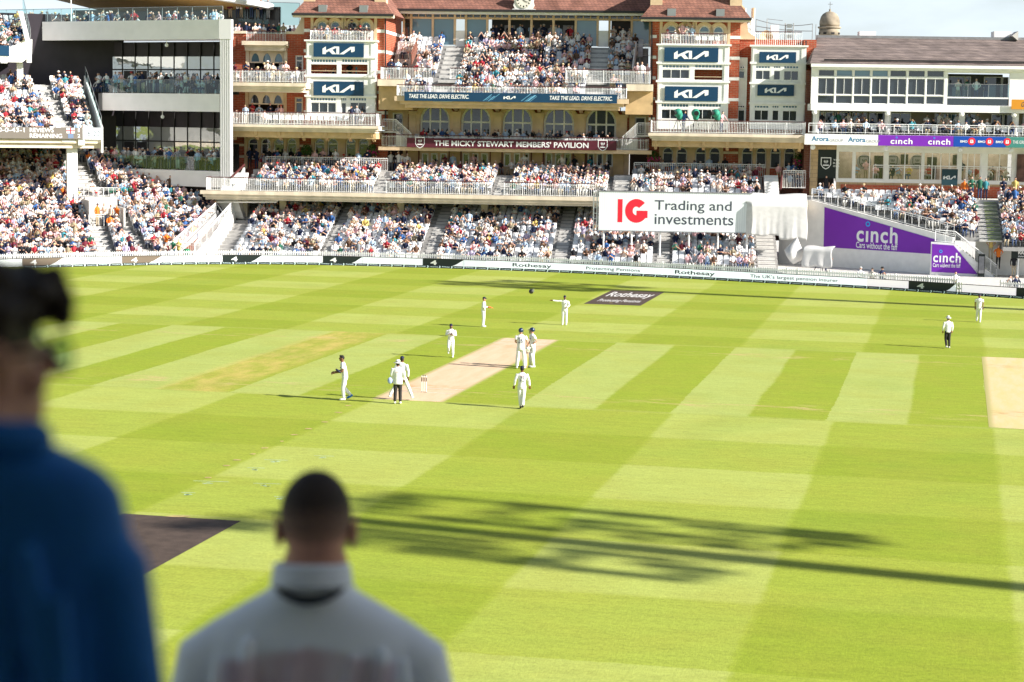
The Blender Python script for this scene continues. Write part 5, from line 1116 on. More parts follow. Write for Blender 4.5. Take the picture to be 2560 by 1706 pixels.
# recess walls: dark panels over rows of glass
def recess(z0, z1, sl, nm):
    q = MB(); q.box(LB, sl, -2.5, 4.6, 4.8, z0, z1); q.hexa([LB.w(a, b, c) for c in (z0, z1) for a, b in ((-.2, .6), (-.01, .6), (-2.5, 4.8), (-2.7, 4.8))]); q.build(nm, DARK, mod)
    h = z1 - z0; ya = z0 + h * .72; yb = z0 + h * .47; g = MB(); fr = MB(); W = 1.42; n = int((-ls('A', 850, 600, 4.5) - 2.5) / W)
    for i in range(n):
        a, b = -W * (i + 1) + .03 - 2.5, -W * i - .05 - 2.5
        g.box(LB, a, b, 4.50, 4.56, yb + .06, ya); g.box(LB, a, b, 4.50, 4.56, z0, yb - .06)
        fr.box(LB, b + .005, b + .07, 4.44, 4.59, z0, z1)
    fr.box(LB, -W * n - 2.5, -2.5, 4.46, 4.59, yb - .05, yb + .05); f = fr.build("glazing_frame", FRAMED, mod); g.build("pane", WAVG, f)
    for i in (2, 3, 10): q = MB(); q.box(LB, -W * (n - i) + .2 - 2.5, -W * (n - i - 1) - .2 - 2.5, 4.40, 4.49, z0, yb - .1); q.build("door", FRAMED if i != 10 else DARKIN, mod)
WAVG = mat("rippled_mirror_glass", (.05, .055, .055), .03, 1.0, .55, bump=.5, bscale=.55)
WAVG.node_tree.nodes['Principled BSDF'].inputs['Base Color'].default_value = (.60, .62, .63, 1)
recess(zm1, zt0_, -26, "recess_wall"); recess(zl1, zm0, ls('A', 860, 1200, 4.6), "recess_wall")
q = MB(); q.box(LB, -20, .4, 1.3, 1.6, 0, zl0); q.build("base_wall", DARK, mod)
q = MB()
for i in range(9): q.box(LB, -1.9 * i - 2.02, -1.9 * i - 2.0, 1.28, 1.299, 0, zl0)
q.build("base_panel_joints", DARKIN, mod)
LC = Fr(c_[0] + .02, c_[1], 8); q = MB(); w_ = .93; q.box(LC, 0, w_, .02, .6, zl0 - .5, zt0_ - .003); q.box(LC, -.05, w_ + .05, -.05, .6, zt0_, zt1_ + .02)
for i in range(5): q.box(LC, .06 + i * .19, .12 + i * .19, -.03, .017, zl0 - .5, zt0_ - .003)
q.build("ribbed_corner", mat("white_ribbed_cladding", (.66, .65, .66), .45), mod)
glass_rail(mod, LB, [(sLm - 3.2, 3.4, zm1), (sLm, .15, zm1), (-.05, .15, zm1)], 1.15); glass_rail(mod, LB, [(sLl - 3.2, 3.4, zl1), (sLl, .15, zl1), (-.05, .15, zl1)], 1.15); glass_rail(mod, LB, [(-28, .2, zt1_ - .1), (.2, .2, zt1_ - .1)], 1.2)
WOODS = mat("wood_soffit", (.42, .26, .08), .6, noise=.15, nscale=2, stretch=(.3, 3, 1))
q = MB(); zc = zt1_ + 1.75; q.add([LB.w(*p) for p in ((-22, 3, zc + .7), (-5.5, 3, zc + .7), (-3.5, 12, zc - .2), (-22, 12, zc - .2), (-22, 3, zc + .9), (-5.5, 3, zc + .9), (-3.5, 12, zc + .2), (-22, 12, zc + .2))], [(0, 1, 2, 3), (7, 6, 5, 4), (0, 4, 5, 1), (1, 5, 6, 2), (2, 6, 7, 3), (3, 7, 4, 0)]); q.build("canopy", WOODS, mod)
q = MB(); q.box(LB, -26, -2.5, 12.2, 12.4, zt1_ - 1, zc); q.build("terrace_back_wall", mat("dark_glazing", (.05, .045, .04), .2, .6), mod)
q = MB(); q.tube([LB.w(-5.6, 2.8, zc + .55), LB.w(-4.2, 5, zc + .5), LB.w(-3.3, 9, zc + .2), LB.w(-3.2, 12, zc)], .3, 8); q.build("canopy_edge", WHITER, mod)
for x, y in ((1632, 385), (1592, 1088)): c = LB.w(ls('A', x, y, .5), .5, lz('A', x, y, .5)); q = MB(); q.tube([c, c - (0, 0, .45)], .03, 5); q.ball(c - (0, 0, .5), .16, 8, 6); q.build("ceiling_lamp", WHITER, mod)
q = MB(); q.tube([LB.w(ls('A', 697, 190, .4), .4, zt1_ - .1), LB.w(ls('A', 697, 0, .4), .4, zt1_ + 4)], .05, 6); q.build("flag_pole", WHITER, mod)
# glass screens beyond the left wing roof terrace
FG = Fr(*PV.w(sx('B', 300, 250, 14), 14, 0)[:2], 5)
glass_rail(mod, FG, [(-1, 0, zx('B', 400, 250, 14)), (sx('B', 520, 250, 14) - sx('B', 300, 250, 14), 0, zx('B', 500, 290, 14)), (sx('B', 870, 250, 14) - sx('B', 300, 250, 14), 0, zx('B', 800, 300, 14))], 2.0)
# people
standers(LB, -27, -1.2, 1.3, zt1_ - .9, 60, "the roof terrace of the modern building", False, .3, dd=.5); standers(LB, -27, -2.4, 3.2, zt1_ - .9, 48, "the roof terrace of the modern building", False, .9, dd=.8)
for x in (30, 120, 200, 300, 420, 460, 540, 640, 820, 880, 1000, 1070, 1240, 1310, 1640, 1740, 2080): person(LB.w(ls('A', x, 100, .9), .9 + R.random() * .4, zt1_ - .9), -LB.a + R.uniform(-.6, .6), True, "the roof terrace of the modern building")
standers(LB, ls('A', 930, 850, 1), -1.0, 1.0, zm1, 30, "the middle balcony of the modern building", False, .45, dd=.4); standers(LB, ls('A', 930, 850, 2), -1.6, 2.0, zm1, 20, "the middle balcony of the modern building", False, .8, dd=.5)
standers(LB, ls('F', 860, 300, 1), -1.0, 1.0, zl1, 34, "the lower balcony of the modern building", False, .75, dd=.4); standers(LB, ls('F', 870, 300, 2), -1.8, 2.2, zl1, 34, "the lower balcony of the modern building", False, .95, dd=.6)
standers(FG, -2.2, 2.0, -.6, zx('B', 200, 215, 13), 9, "the far terrace corner above the left wing", False, 1, dd=.3)

# ================================================================== LEFT STAND (two tiers and the end of a third)
LS = Fr(-31.5, 152.6, -20)
def ks(k, x, y, d): return LS.sz(*px(k, x, y), d)[0]
def kz(k, x, y, d): return LS.sz(*px(k, x, y), d)[1]
lst = thing("crowded_stand", LS.w(0, 8, 0), "crowded two tier white seated stand at the left carrying the score strip", "stand")
rampL0, rampL1 = np.array([-27.0, 153.2]), np.array([-24.75, 162.2])
def sr_low(d):
    s = 14.0
    while s > -10:
        p = LS.w(s, d, 0); t = (p[1] - rampL0[1]) / (rampL1[1] - rampL0[1]); xl = rampL0[0] + t * (rampL1[0] - rampL0[0])
        q_ = LB.loc(p)
        if p[0] < xl and q_[1] < .9 : return s
        s -= .1
    return s
SR = {}
def sr_c(d):
    k = round(d, 2); SR[k] = SR.get(k) or sr_low(k + .8); return SR[k]
LN_, LRD_, LRI_, LZ_ = 25, .80, .325, .10
def on_slope(fr, d0, z0, rd, ri, u, v):
    best = None
    for d in np.linspace(d0, d0 + 22, 600):
        s, z = fr.sz(u, v, d)
        if z <= z0 + (d - d0) * ri / rd: return s, d
    return s, d
def aisle2(fr, d0, z0, rd, ri, A, B, hw):
    a = on_slope(fr, d0, z0, rd, ri, *A); b = on_slope(fr, d0, z0, rd, ri, *B); k = (b[0] - a[0]) / max(b[1] - a[1], .5); k = max(-.5, min(.5, k)); return (a[0] + k * (d0 - a[1]), k, hw)
al1 = aisle2(LS, 0, LZ_, LRD_, LRI_, (225, 530), (189, 437), .5); al2 = aisle2(LS, 0, LZ_, LRD_, LRI_, (354, 628), (318, 580), .45)
vs, vd = on_slope(LS, 0, LZ_, LRD_, LRI_, 264, 560)
spots = terrace(lst, LS, 0, LZ_, LN_, LRD_, LRI_, -17, sr_c, [al1, al2], lambda s, d: (.97 if d < 14 else .93) if s < al1[0] else .93, "the left lower tier", stand=.012,
                skip=lambda s, d: abs(s - vs) < 1.5 and vd - 1 < d < vd + 2.6)
q = MB(); vz = LZ_ + vd * LRI_ / LRD_
q.box(LS, vs - 1.45, vs - 1.3, vd - 1, vd + 2.6, vz - .4, vz + 1.9); q.box(LS, vs + 1.3, vs + 1.45, vd - 1, vd + 2.6, vz - .4, vz + 1.3); q.box(LS, vs - 1.3, vs + 1.3, vd + 2.3, vd + 2.45, vz - .2, vz + 2.1); q.build("gangway_walls", CONC, lst)
railing(lst, LS, [(vs - 1.4, vd + 2.4, vz + 2.1), (vs + 1.4, vd + 2.4, vz + 2.1)], .7, .35, "gangway_railing", top=WHITER); railing(lst, LS, [(vs - 1.5, vd - 1.2, vz - .4), (vs - .3, vd - 1.2, vz - .4)], 1.2, .3, "gangway_railing", top=WHITER)
for i, (ds, c) in enumerate(((-.7, 'orange'), (-.1, 'cream'), (.4, 'cream'), (.95, 'orange'))): person(LS.w(vs + ds, vd - .3 + .3 * (i % 2), vz - .2), LS.a * -1 + R.uniform(-1, 1), True, "the stand gangway", shirt=c)
# upper tier
dU = 8.3; bR = ks('A', 992, 1300, dU); zb1_, zb0_ = kz('A', 500, 1250, dU), kz('A', 500, 1362, dU)
UZ, URD, URI_ = zb1_ - .75, .8, .425
UE = lambda d: bR - .25 + 0 * d
alU = aisle2(LS, dU + .5, UZ, URD, URI_, (153, 312), (108, 226), .5)
spots += terrace(lst, LS, dU + .5, UZ, 11, URD, URI_, -18, UE, [alU], lambda s, d: .93 if d < dU + 4.5 or s > alU[0] else .55, "the left upper tier", stand=.015, base=UZ - .6)
seats_for(lst, spots)
q = MB(); q.box(LS, -20, bR + .1, dU + .4, dU + 10, zb0_ - .75, zb0_ - .35); q.box(LS, -20, bR + .08, dU + .15, dU + .5, zb0_ - .35, zb0_ - .02); q.build("tier_beam", FASCIA, lst)
q = MB(); q.side(LS, [(dU - .1, zb0_ - 1.1), (dU - .1, zb1_ + .05), (dU + 10, zb1_ + 4.4), (dU + 10, zb1_ + 2.6), (dU + 1.6, zb0_ - .4), (dU + .6, zb0_ - 1.1)], bR, bR + .14); q.build("tier_end_panel", WHITE, lst)
glass_rail(lst, LS, [(bR + .05, dU + .2, zb1_), (bR + .05, dU + 9.5, zb1_ + 4.2)], .95)
cs_ = ks('F', 708, 300, 9.3); q = MB(); q.box(LS, cs_ - .42, cs_ + .42, 9.2, 9.9, LZ_ + 3, zb0_ - .353); q.build("column", WHITE, lst)
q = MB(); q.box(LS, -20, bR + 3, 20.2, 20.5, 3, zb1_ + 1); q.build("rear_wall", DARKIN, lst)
q = MB(); q.box(LS, -20, bR + 4, 22, 22.3, 6, 20); q.build("rear_cladding", DARK, lst)
for x, y in ((800, 1395), (40, 590)): c = LS.w(ks('A', x, y, dU), dU, kz('A', x, y, dU)); q = MB(); F0 = Fr(c[0], c[1], -20); q.box(F0, -.25, .25, 0, .4, c[2] - .25, c[2] + .25); q.build("loudspeaker", WHITER, lst)
# third tier end
d3 = 15.0; e3 = ks('A', 205, 540, d3); z31, z30 = kz('A', 60, 450, d3), kz('A', 60, 610, d3)
q = MB(); q.prism(LS, [(-14, z30), (e3 - 1.2, z30), (e3 + .1, z30), (e3 + .9, z30 + .7), (e3 + .95, z31 + .6), (e3 - .9, z31 - .1), (e3 - .9, z31), (-14, z31)], d3, d3 + .3); q.build("tier_front", WHITE, lst)
q = MB(); q.side(LS, [(d3 + .303, z30), (d3 + .303, z31), (d3 + 6.5, z31 + 3.2), (d3 + 6.5, z30 + 1)], e3 + .5, e3 + .9); q.build("tier_end_panel", WHITE, lst)
sp3 = terrace(lst, LS, d3 + .5, z31 - .6, 7, .8, .43, -10, e3 + .6, (), .7, "the left top tier"); seats_for(lst, sp3, 0)
glass_rail(lst, LS, [(e3 + .85, d3 + .4, z31 + .3), (e3 + .85, d3 + 6, z31 + 3.3)], 1.2)
q = MB(); r = (-14, e3 - .95, kz('A', 60, 550, d3), kz('A', 60, 450, d3)); s3 = sign("dark blue blank board on the front of the top left tier", LS, r, d3 - .08, NAVY, .06)
cs2 = ks('A', 197, 690, d3 + 1); q = MB(); q.box(LS, cs2 - .25, cs2 + .25, d3 + 1, d3 + 1.5, zb1_ + 2, z30 - .003); q.build("column", WHITE, lst)
# score strip
SGB = mat("score_strip_panel", (.19, .165, .145), .5); sb = thing("score_strip", LS.w(bR - 5, dU - .1, zb0_), "grey brown electronic score strip showing reviews remaining and the time on the left stand", "scoreboard")
r = (-16, ks('A', 810, 1300, dU), zb0_, zb1_); q = MB(); q.box(LS, r[0], r[1], dU - .1, dU + .1, zb0_, zb1_); q.build("display", SGB, sb)
def krect(x0, y0, x1, y1, d=dU): return rect(LS, 'A', x0, y0, x1, y1, d)
for t, rc in (("0-0-43-1", (-20, 1252, 240, 1296)), ("REVIEWS", (290, 1256, 525, 1298)), ("REMAINING", (290, 1311, 607, 1353)), ("1", (762, 1258, 778, 1296)), ("2", (758, 1316, 784, 1350))): text_on(sb, LS, krect(*rc), dU - .112, t, LETW, .012)
q = MB(); rr = krect(650, 1256, 730, 1308); q.quad(*[LS.w(s, dU - .112, z) for s, z in ((rr[0], rr[2]), (rr[1], rr[2]), (rr[1], rr[3]), (rr[0], rr[3]))]); q.build("flag_field", LETW, sb)
q = MB(); w_, h_ = rr[1] - rr[0], rr[3] - rr[2]; q.box(LS, rr[0] + w_ * .43, rr[0] + w_ * .57, dU - .122, dU - .116, rr[2], rr[3]); q.box(LS, rr[0], rr[0] + w_ * .42, dU - .121, dU - .116, rr[2] + h_ * .41, rr[2] + h_ * .59); q.box(LS, rr[0] + w_ * .58, rr[1], dU - .121, dU - .116, rr[2] + h_ * .41, rr[2] + h_ * .59); q.build("flag_cross", REDL, sb)
q = MB(); rr = krect(665, 1312, 718, 1356); q.quad(*[LS.w(s, dU - .112, z) for s, z in ((rr[0], rr[2]), (rr[1], rr[2]), (rr[1], rr[3]), (rr[0], rr[3]))]); q.build("blue_badge", mat("badge_blue", (.16, .22, .36), .5), sb)
q = MB(); rr = krect(812, 1256, 988, 1362); q.box(LS, rr[0], bR - .003, dU - .1, dU + .1, zb0_, zb1_); q.build("time_panel", LEDB, sb); text_on(sb, LS, krect(828, 1282, 980, 1338), dU - .112, "16:22", LETG, .008)
# ramp between the stand and the pavilion
WSHADE = mat('shade_greyed_render', (.55, .53, .53), .8, noise=.1); rw = thing("stair_ramp", np.array([-25.9, 153.2, 0]), "red brown stair ramp between white railings, left of the pavilion terrace", "ramp"); q = MB()  # white ramp walls, greyed in the base colour to stand for shade
rR0, rR1 = np.array([-25.05, 153.2]), np.array([-23.5, 162.2])
RZ = lambda t: .1 + 3.3 * t
q.add([(*(rampL0 + .1), 0), (*(rR0 - .02), 0), (*(rR1 - .02), 0), (*(rampL1 + .1), 0), (*(rampL0 + .1), .1), (*(rR0 - .02), .1), (*(rR1 - .02), 2.6), (*(rampL1 + .1), 2.6)], [(3, 2, 1, 0), (4, 5, 6, 7), (0, 1, 5, 4), (1, 2, 6, 5), (2, 3, 7, 6), (3, 0, 4, 7)])
q.build("ramp_deck", mat("red_brown_deck", (.26, .09, .05), .8, noise=.2), rw)
F0 = Fr(0, 0, 0)
for a, b, nm in ((rampL0, rampL1, "left_wall"), (rR0, rR1, "right_wall")):
    q = MB(); n_ = np.array([.1, 0, 0]); A0, B0 = np.array([*a, 0]), np.array([*b, 0]); q.hexa([A0, A0 + n_, B0 + n_, B0, A0 + (0, 0, .55), A0 + n_ + (0, 0, .55), B0 + n_ + (0, 0, 3.35), B0 + (0, 0, 3.35)]); q.build(nm, WSHADE, rw)
    railing(rw, F0, [(a[0] + .05, a[1], .5), (b[0] + .05, b[1], 3.3)], .95, .22, "side_railing", top=WHITER)
HV = mat("hi_vis", (.75, .85, .05), .6)
for (u, v, c) in ((435, 640, 'green'), (448, 638, 'yellow')): p = at_y(u, v, 153); person(np.array([p[0], 152.8, .1]), -.2, True, "the foot of the stair ramp", shirt=c)
q = MB(); p = at_y(467, 640, 152.6); q.lathe((p[0], 152.6, 0), [(.22, 0), (.27, .9), (.29, .92), (.2, 1.05)], 12); tag(q.build("litter_bin", mat("green_bin", (.02, .22, .10), .5)), "green litter bin at the foot of the stair ramp", "bin")
# ================================================================== GREY ROOFED BUILDING ON THE RIGHT
p_ = at_y(2030, 300, 161); RB = Fr(p_[0], p_[1], 3)
def rq(k, x0, y0, x1, y1, d): return rect(RB, k, x0, y0, x1, y1, d)
def qs(k, x, y, d): return RB.sz(*px(k, x, y), d)[0]
def qz(k, x, y, d): return RB.sz(*px(k, x, y), d)[1]
rb = thing("slate_roofed_building", RB.w(8, 5, 0), "long white building with a grey brown slate roof and glazed balconies at the right", "building")
XR = 26.0; x0_ = qs('E', 118, 800, 0)
zge = qz('E', 1200, 672, -.4); zrd = qz('E', 1200, 392, 8)
q = MB(); q.add([RB.w(x0_ - .2, -.5, zge), RB.w(XR, -.5, zge), RB.w(XR, 8, zrd), RB.w(qs('E', 182, 390, 8), 8, zrd), RB.w(x0_ - .2, 16, zge), RB.w(XR, 16, zge)], [(0, 1, 2, 3), (3, 2, 5, 4), (0, 3, 4), (1, 5, 2), (4, 5, 1, 0)])
rf = q.build("roof", SLATE, rb); q = MB(); q.box(RB, qs('E', 182, 390, 8) - .1, XR, 7.7, 8.3, zrd - .25, zrd + .12); q.build("ridge_flashing", LEAD, rf)
q = MB(); zs_ = zge + (zrd - zge) * .09; q.box(RB, x0_ + 1.0, XR, .1, .3, zs_ + .05, zs_ + .18); q.build("snow_guard", FRAMED, rf)
for x, w in ((692, 170), (2080, 175)): r = rq('E', x - w / 2, 328, x + w / 2, 372, 9); q = MB(); q.box(RB, r[0], r[1], 8.5, 10, zrd - .3, r[3]); q.build("roof_vent", GREYW, rf)
q = MB(); r = rq('E', 2165, 328, 2228, 400, 8); q.prism(RB, [(r[0], r[2] + .2), (r[1], r[2] - .2), (r[1], r[3]), (r[0] + .5, r[3])], 7, 8.9); q.build("chimney", CONC, rf)
q = MB(); q.box(RB, x0_, XR, -.25, .3, qz('E', 1200, 728, 0), zge - .003); q.box(RB, x0_ - .1, XR, -.5, -.28, zge - .25, zge - .003); q.build("white_fascia", WHITE, rb)
z3b, z3t = qz('E', 1200, 1085, 0), qz('E', 1200, 728, 0)
# third storey: glazed bays and open balcony
xs = [(183, 357), (368, 543), (552, 727), (737, 911), (921, 1099), (1111, 1291), (1303, 1488)]
hol = []
for a, b in xs:
    sl_ = .0145 * (a - 183) * .6
    hol.append([(qs('E', a, 900, 0), qs('E', b, 900, 0), qz('E', (a + b) / 2, y1 + sl_, 0), qz('E', (a + b) / 2, y0 + sl_, 0)) for y0, y1 in ((716, 792), (804, 976), (984, 1070))])
opn = rq('E', 1522, 758, 2160, 1100, 0); opn = (opn[0], opn[1], qz('E', 1500, 1086, 0), opn[3])
wall(rb, RB, x0_, XR, z3b, z3t, 0, .25, WHITE, [h for H in hol for h in H] + [opn], "upper_wall")
for H in hol:
    for j, h in enumerate(H): window(rb, RB, h, .12, 1 if j != 1 else 2, 1, 0, WHITE, GLASSB if j == 0 and R.random() < .5 else GLASS, .045 if j else .07)
q = MB(); q.box(RB, opn[0], opn[1], 3, 3.1, opn[2], opn[3]); q.box(RB, opn[0], opn[1], .25, 3, opn[2] - .12, opn[2] + .0); q.build("balcony_back_wall", GREYIN, rb)
for a, b, m_ in ((1525, 1700, GLASS), (1705, 1760, GLASS), (1895, 2080, GLASS), (2085, 2150, GLASS)): r = (qs('E', a, 900, 2.8), qs('E', b, 900, 2.8), opn[2], opn[3] - .2); window(rb, RB, r, 2.85, 1, 1, 0, WHITE, m_, .06)
zrl = qz('E', 1840, 1012, 0); q = MB(); q.box(RB, opn[0], opn[1], .02, .1, zrl - .06, zrl + .06); q.build("sill_rail", WHITER, rb); q = MB(); q.box(RB, opn[0], opn[1], .04, .08, opn[2], zrl - .063); q.build("dark_glass_panel", GLASS, rb); glass_rail(rb, RB, [(opn[0], .1, zrl), (opn[1], .1, zrl)], 1.1)
standers(RB, qs('E', 1550, 900, 1), qs('E', 1950, 900, 1), 1.2, zrl - .25, 4, "the open upper balcony of the slate roofed building", False, 1)
z2t = z3b - .55; q = MB(); q.box(RB, x0_, XR, -.4, 6, z2t, z3b - .003); q.build("floor_slab", WHITE, rb)
z2f = qz('E', 1200, 1392, -1.2); z2b = qz('E', 1200, 1512, -1.2)
# second storey: recessed windows behind a seated balcony
q = MB(); q.box(RB, x0_, XR, 3.2, 3.4, z2f - .2, z2t); q.build("recess_wall", mat("cream_room", (.34, .29, .21), .8), rb)
ws = [(185, 250, GLASSB), (258, 352, GLASS), (362, 525, GLASS), (540, 695, GLASS), (712, 880, GLASS), (925, 1145, GLASS), (1392, 1470, GLASS), (1475, 1650, GLASSB), (1700, 1820, GLASS), (1975, 2095, GLASS), (2102, 2205, GLASS), (2300, 2500, GLASS)]
for a, b, m_ in ws: window(rb, RB, (qs('E', a, 1230, 2.9), qs('E', b, 1230, 2.9), z2f + .0, z2t - .08), 3.0, 1 if b - a < 130 else 2, 1, 0, WHITE, m_, .06)
for x in (165, 905, 1670, 2225): s = qs('E', x, 1230, .6); q = MB(); q.tube([RB.w(s, .6, z2f), RB.w(s, .6, z2t)], .26, 12); q.build("round_column", WHITE, rb)
q = MB(); q.box(RB, x0_ - .3, XR, -1.2, 3.2, z2b, z2f - .05); q.build("balcony_floor", WHITE, rb)
railing(rb, RB, [(x0_ - .2, -1.1, z2f), (XR, -1.1, z2f)], .8, 1.1, "balcony_railing", top=WHITER)
for x in (150, 905, 1670, 2210): c = RB.w(qs('E', x, 1135, -.3), -.3, z2t - .15); q = MB(); q.ball(c, .21, 10, 8); q.build("globe_lamp", WHITE, rb)
for x in (133, 890, 1655, 2180): c = RB.w(qs('E', x, 1505, -.9), -.9, z2b - .2); q = MB(); q.ball(c, .21, 10, 8); q.build("globe_lamp", WHITE, rb)
spb = []
for rr_, dd_ in ((0, -.6), (1, .5)):
    s = x0_ + .8
    while s < XR - 1:
        occ_ = .55 if 4.2 < s else .5
        f = R.random() < occ_; spb.append((RB.w(s, dd_ + .2, z2f + .12 * rr_ - .1), -RB.a, not f))
        if f: person(RB.w(s, dd_ + .2, z2f + .12 * rr_ - .1), -RB.a + R.uniform(-.3, .3), False, "the advert balcony of the slate roofed building", rr_)
        s += .62
seats_for(rb, spb)
standers(RB, x0_ + 1, qs('E', 700, 1200, 2), 2.2, z2f, 6, "the back of the advert balcony", False, 1); standers(RB, qs('E', 1260, 1200, 2), qs('E', 1900, 1200, 2), 1.8, z2f, 6, "the back of the advert balcony", False, 1)
# adverts on the balcony front
def advert(x0, x1, M, label): r = rq('E', x0, 0, x1, 0, -1.28); r = (r[0], r[1], z2b + .02, z2f - .06); return sign(label, RB, r, -1.28, M, .07, "advert_panel", "adverts along the right balcony", "advert panel"), r
o, r = advert(92, 856, WHITE, "white advert panel with blue and grey words, leftmost on the right balcony")
H_ = 1375; 
for t, x0, x1, y0, y1, M, b in (("Arora", 120, 297, .33, .80, LETB, .02), ("GROUP", 305, 447, .30, .55, LETLG, 0), ("Arora", 497, 675, .30, .77, LETB, .02), ("GROUP", 683, 826, .27, .52, LETLG, 0)): text_on(o, RB, (qs('E', x0, 1430, -1.28), qs('E', x1, 1430, -1.28), r[2] + y0 * (r[3] - r[2]), r[2] + y1 * (r[3] - r[2])), -1.29, t, M, b)
def ring(root, fr, c, r0, r1, d, M): q = MB(); n = 20; A = [fr.w(c[0] + r1 * math.cos(2 * math.pi * i / n), d, c[1] + r1 * math.sin(2 * math.pi * i / n)) for i in range(n)]; B = [fr.w(c[0] + r0 * math.cos(2 * math.pi * i / n), d, c[1] + r0 * math.sin(2 * math.pi * i / n)) for i in range(n)]; q.add(A + B, [(i, (i + 1) % n, n + (i + 1) % n, n + i) for i in range(n)]); return q.build("ring_mark", M, root)
def wordmark(root, fr, r, d, dot=.27):
    """Rounded lower-case word whose letter i carries a blue ring."""
    w, h = r[1] - r[0], r[3] - r[2]; q = MB(); lettering(q, fr, (r[0], r[1], r[2], r[2] + h), d, "c\u0131nch", 0, .022, 0, 1.12); q.build("lettering", LETW, root)
    ring(root, fr, (r[0] + w * dot, r[2] + h * 1.12), h * .085, h * .165, d, BLUEDOT)
o, r = advert(858, 1640, PURPLE, "purple advert panel with two white rounded words on the right balcony")
for x0, x1 in ((935, 1162), (1323, 1552)): wordmark(o, RB, (qs('E', x0, 1430, -1.28), qs('E', x1, 1430, -1.28), r[2] + .17 * (r[3] - r[2]), r[2] + .72 * (r[3] - r[2])), -1.29)
o, r = advert(1642, 2185, BLUEB, "bright blue advert panel with three red roundels on the right balcony")
for x in (1655, 1838, 2022):
    text_on(o, RB, (qs('E', x, 1430, -1.28), qs('E', x + 74, 1430, -1.28), r[2] + .40 * (r[3] - r[2]), r[2] + .62 * (r[3] - r[2])), -1.29, "BMO", LETW, .02); c = (qs('E', x + 118, 1430, -1.28), r[2] + .53 * (r[3] - r[2])); ring(o, RB, c, .0, .30, -1.29, REDL)
    q = MB(); 
    for a, b, e, f in ((-.13, .13, -.14, -.05), (-.13, -.03, -.04, .03), (.03, .13, -.04, .03), (-.11, -.02, .04, .13), (.02, .11, .04, .13)): q.box(RB, c[0] + a, c[0] + b, -1.302, -1.294, c[1] + e, c[1] + f)
    q.build("roundel_mark", LETW, o)
o, r = advert(2187, 2700, TEAL, "green advert panel with white capitals at the right end of the balcony"); text_on(o, RB, (qs('E', 2197, 1430, -1.28), qs('E', 2390, 1430, -1.28), r[2] + .36 * (r[3] - r[2]), r[2] + .66 * (r[3] - r[2])), -1.29, "THE GREEN R", LETW, .0)
r = rq('E', 2180, 1030, 2500, 1130, -.6); o = sign("orange advert panel at the right edge above the balcony", RB, r, -.7, ORANGE, .08, "advert_panel", "adverts along the right balcony", "advert panel"); text_on(o, RB, sub(r, .32, .42, .25, .75), -.71, "G", LETG, 0, .2)
# ground storey
z1t = z2b - .02; z1f = qz('J', 1000, 440, 2.4)
hol = [(qs('J', a, 300, 2.2), qs('J', b, 300, 2.2), z1f, qz('J', 900, 182, 2.2)) for a, b in ((345, 485), (500, 770), (800, 1115), (1128, 1440), (1470, 1650), (1705, 1935))]
drk = (qs('J', 162, 300, 2.2), qs('J', 335, 300, 2.2), qz('J', 250, 425, 2.2), qz('J', 250, 162, 2.2)); low_ = (drk[0], drk[1], qz('J', 250, 590, 2.2), drk[2])
zg0 = 4.0
wall(rb, RB, qs('J', 330, 300, 2.2), XR, z1f - .25, z1t, 2.2, 2.4, WHITE, hol, "window_wall"); wall(rb, RB, qs('J', 95, 300, 2.2), qs('J', 330, 300, 2.2), zg0, z1t, 2.2, 2.5, SANDB, [drk, low_], "stone_wall")
q = MB(); q.box(RB, qs('J', 330, 520, 2.2), XR, 2.15, 2.5, zg0, z1f - .253); q.build("stone_base", SANDB, rb); q = MB(); q.box(RB, qs('J', 370, 520, 2.1), XR, 2.05, 2.147, zg0, qz('J', 900, 487, 2.1)); q.build("brick_base", BRICK, rb)
GLASSC = glassmat("clear_shop_glass", (.90, .90, .89), .04)
for h, n in zip(hol, (1, 2, 2, 4, 3, 2)):
    f = window(rb, RB, h, 2.3, n, 1, 0, WHITE, GLASSC, .07)
q = MB(); q.box(RB, hol[0][0], hol[-1][1], 4.2, 4.3, z1f - .2, z1t); q.build("interior_wall", mat("interior_cream", (.56, .46, .37), .8, noise=.15), rb)
FILLM = bpy.data.materials.new("room_fill_glow"); FILLM.use_nodes = True; FILLM.node_tree.nodes['Principled BSDF'].inputs['Emission Color'].default_value = (1, .95, .85, 1); FILLM.node_tree.nodes['Principled BSDF'].inputs['Emission Strength'].default_value = 4
q = MB(); q.box(RB, hol[0][0] + .3, hol[-1][1] - .3, 3.0, 3.3, z1t - .08, z1t - .05); q.build("room_fill_panel", FILLM, rb)  # glowing panel added to brighten the ground-storey room
for x, y in ((585, 275), (845, 275), (1070, 275)): c = (qs('J', x, y, 4.1), qz('J', x, y, 4.1)); ring(rb, RB, c, 0, .62, 4.17, mat("dull_disc", (.25, .24, .23))); shield(rb, RB, c, .95, 4.15, BLACK)
for a, b, y0, y1 in ((675, 755, 218, 430), (1158, 1245, 230, 430), (920, 985, 205, 295), (1395, 1440, 210, 300)): r = rq('J', a, y0, b, y1, 4.1); q = MB(); q.box(RB, r[0], r[1], 4.1, 4.19, r[2], r[3]); q.build("inner_panel", DARKIN, rb)
standers(RB, hol[1][0], hol[1][1], 3.2, z1f - .1, 3, "the window room of the ground storey", False, .3); standers(RB, hol[2][0], hol[3][0] + 1, 3.2, z1f - .1, 5, "the window room of the ground storey", False, .2); standers(RB, hol[4][0], hol[5][1], 3.2, z1f - .1, 8, "the window room of the ground storey", False, .15)
railing(rb, RB, [(hol[1][0] + 1.5, 1.9, z1f - .1), (hol[5][1], 1.9, z1f - .1)], 1.3, 1.2, "walkway_railing", top=WHITER)
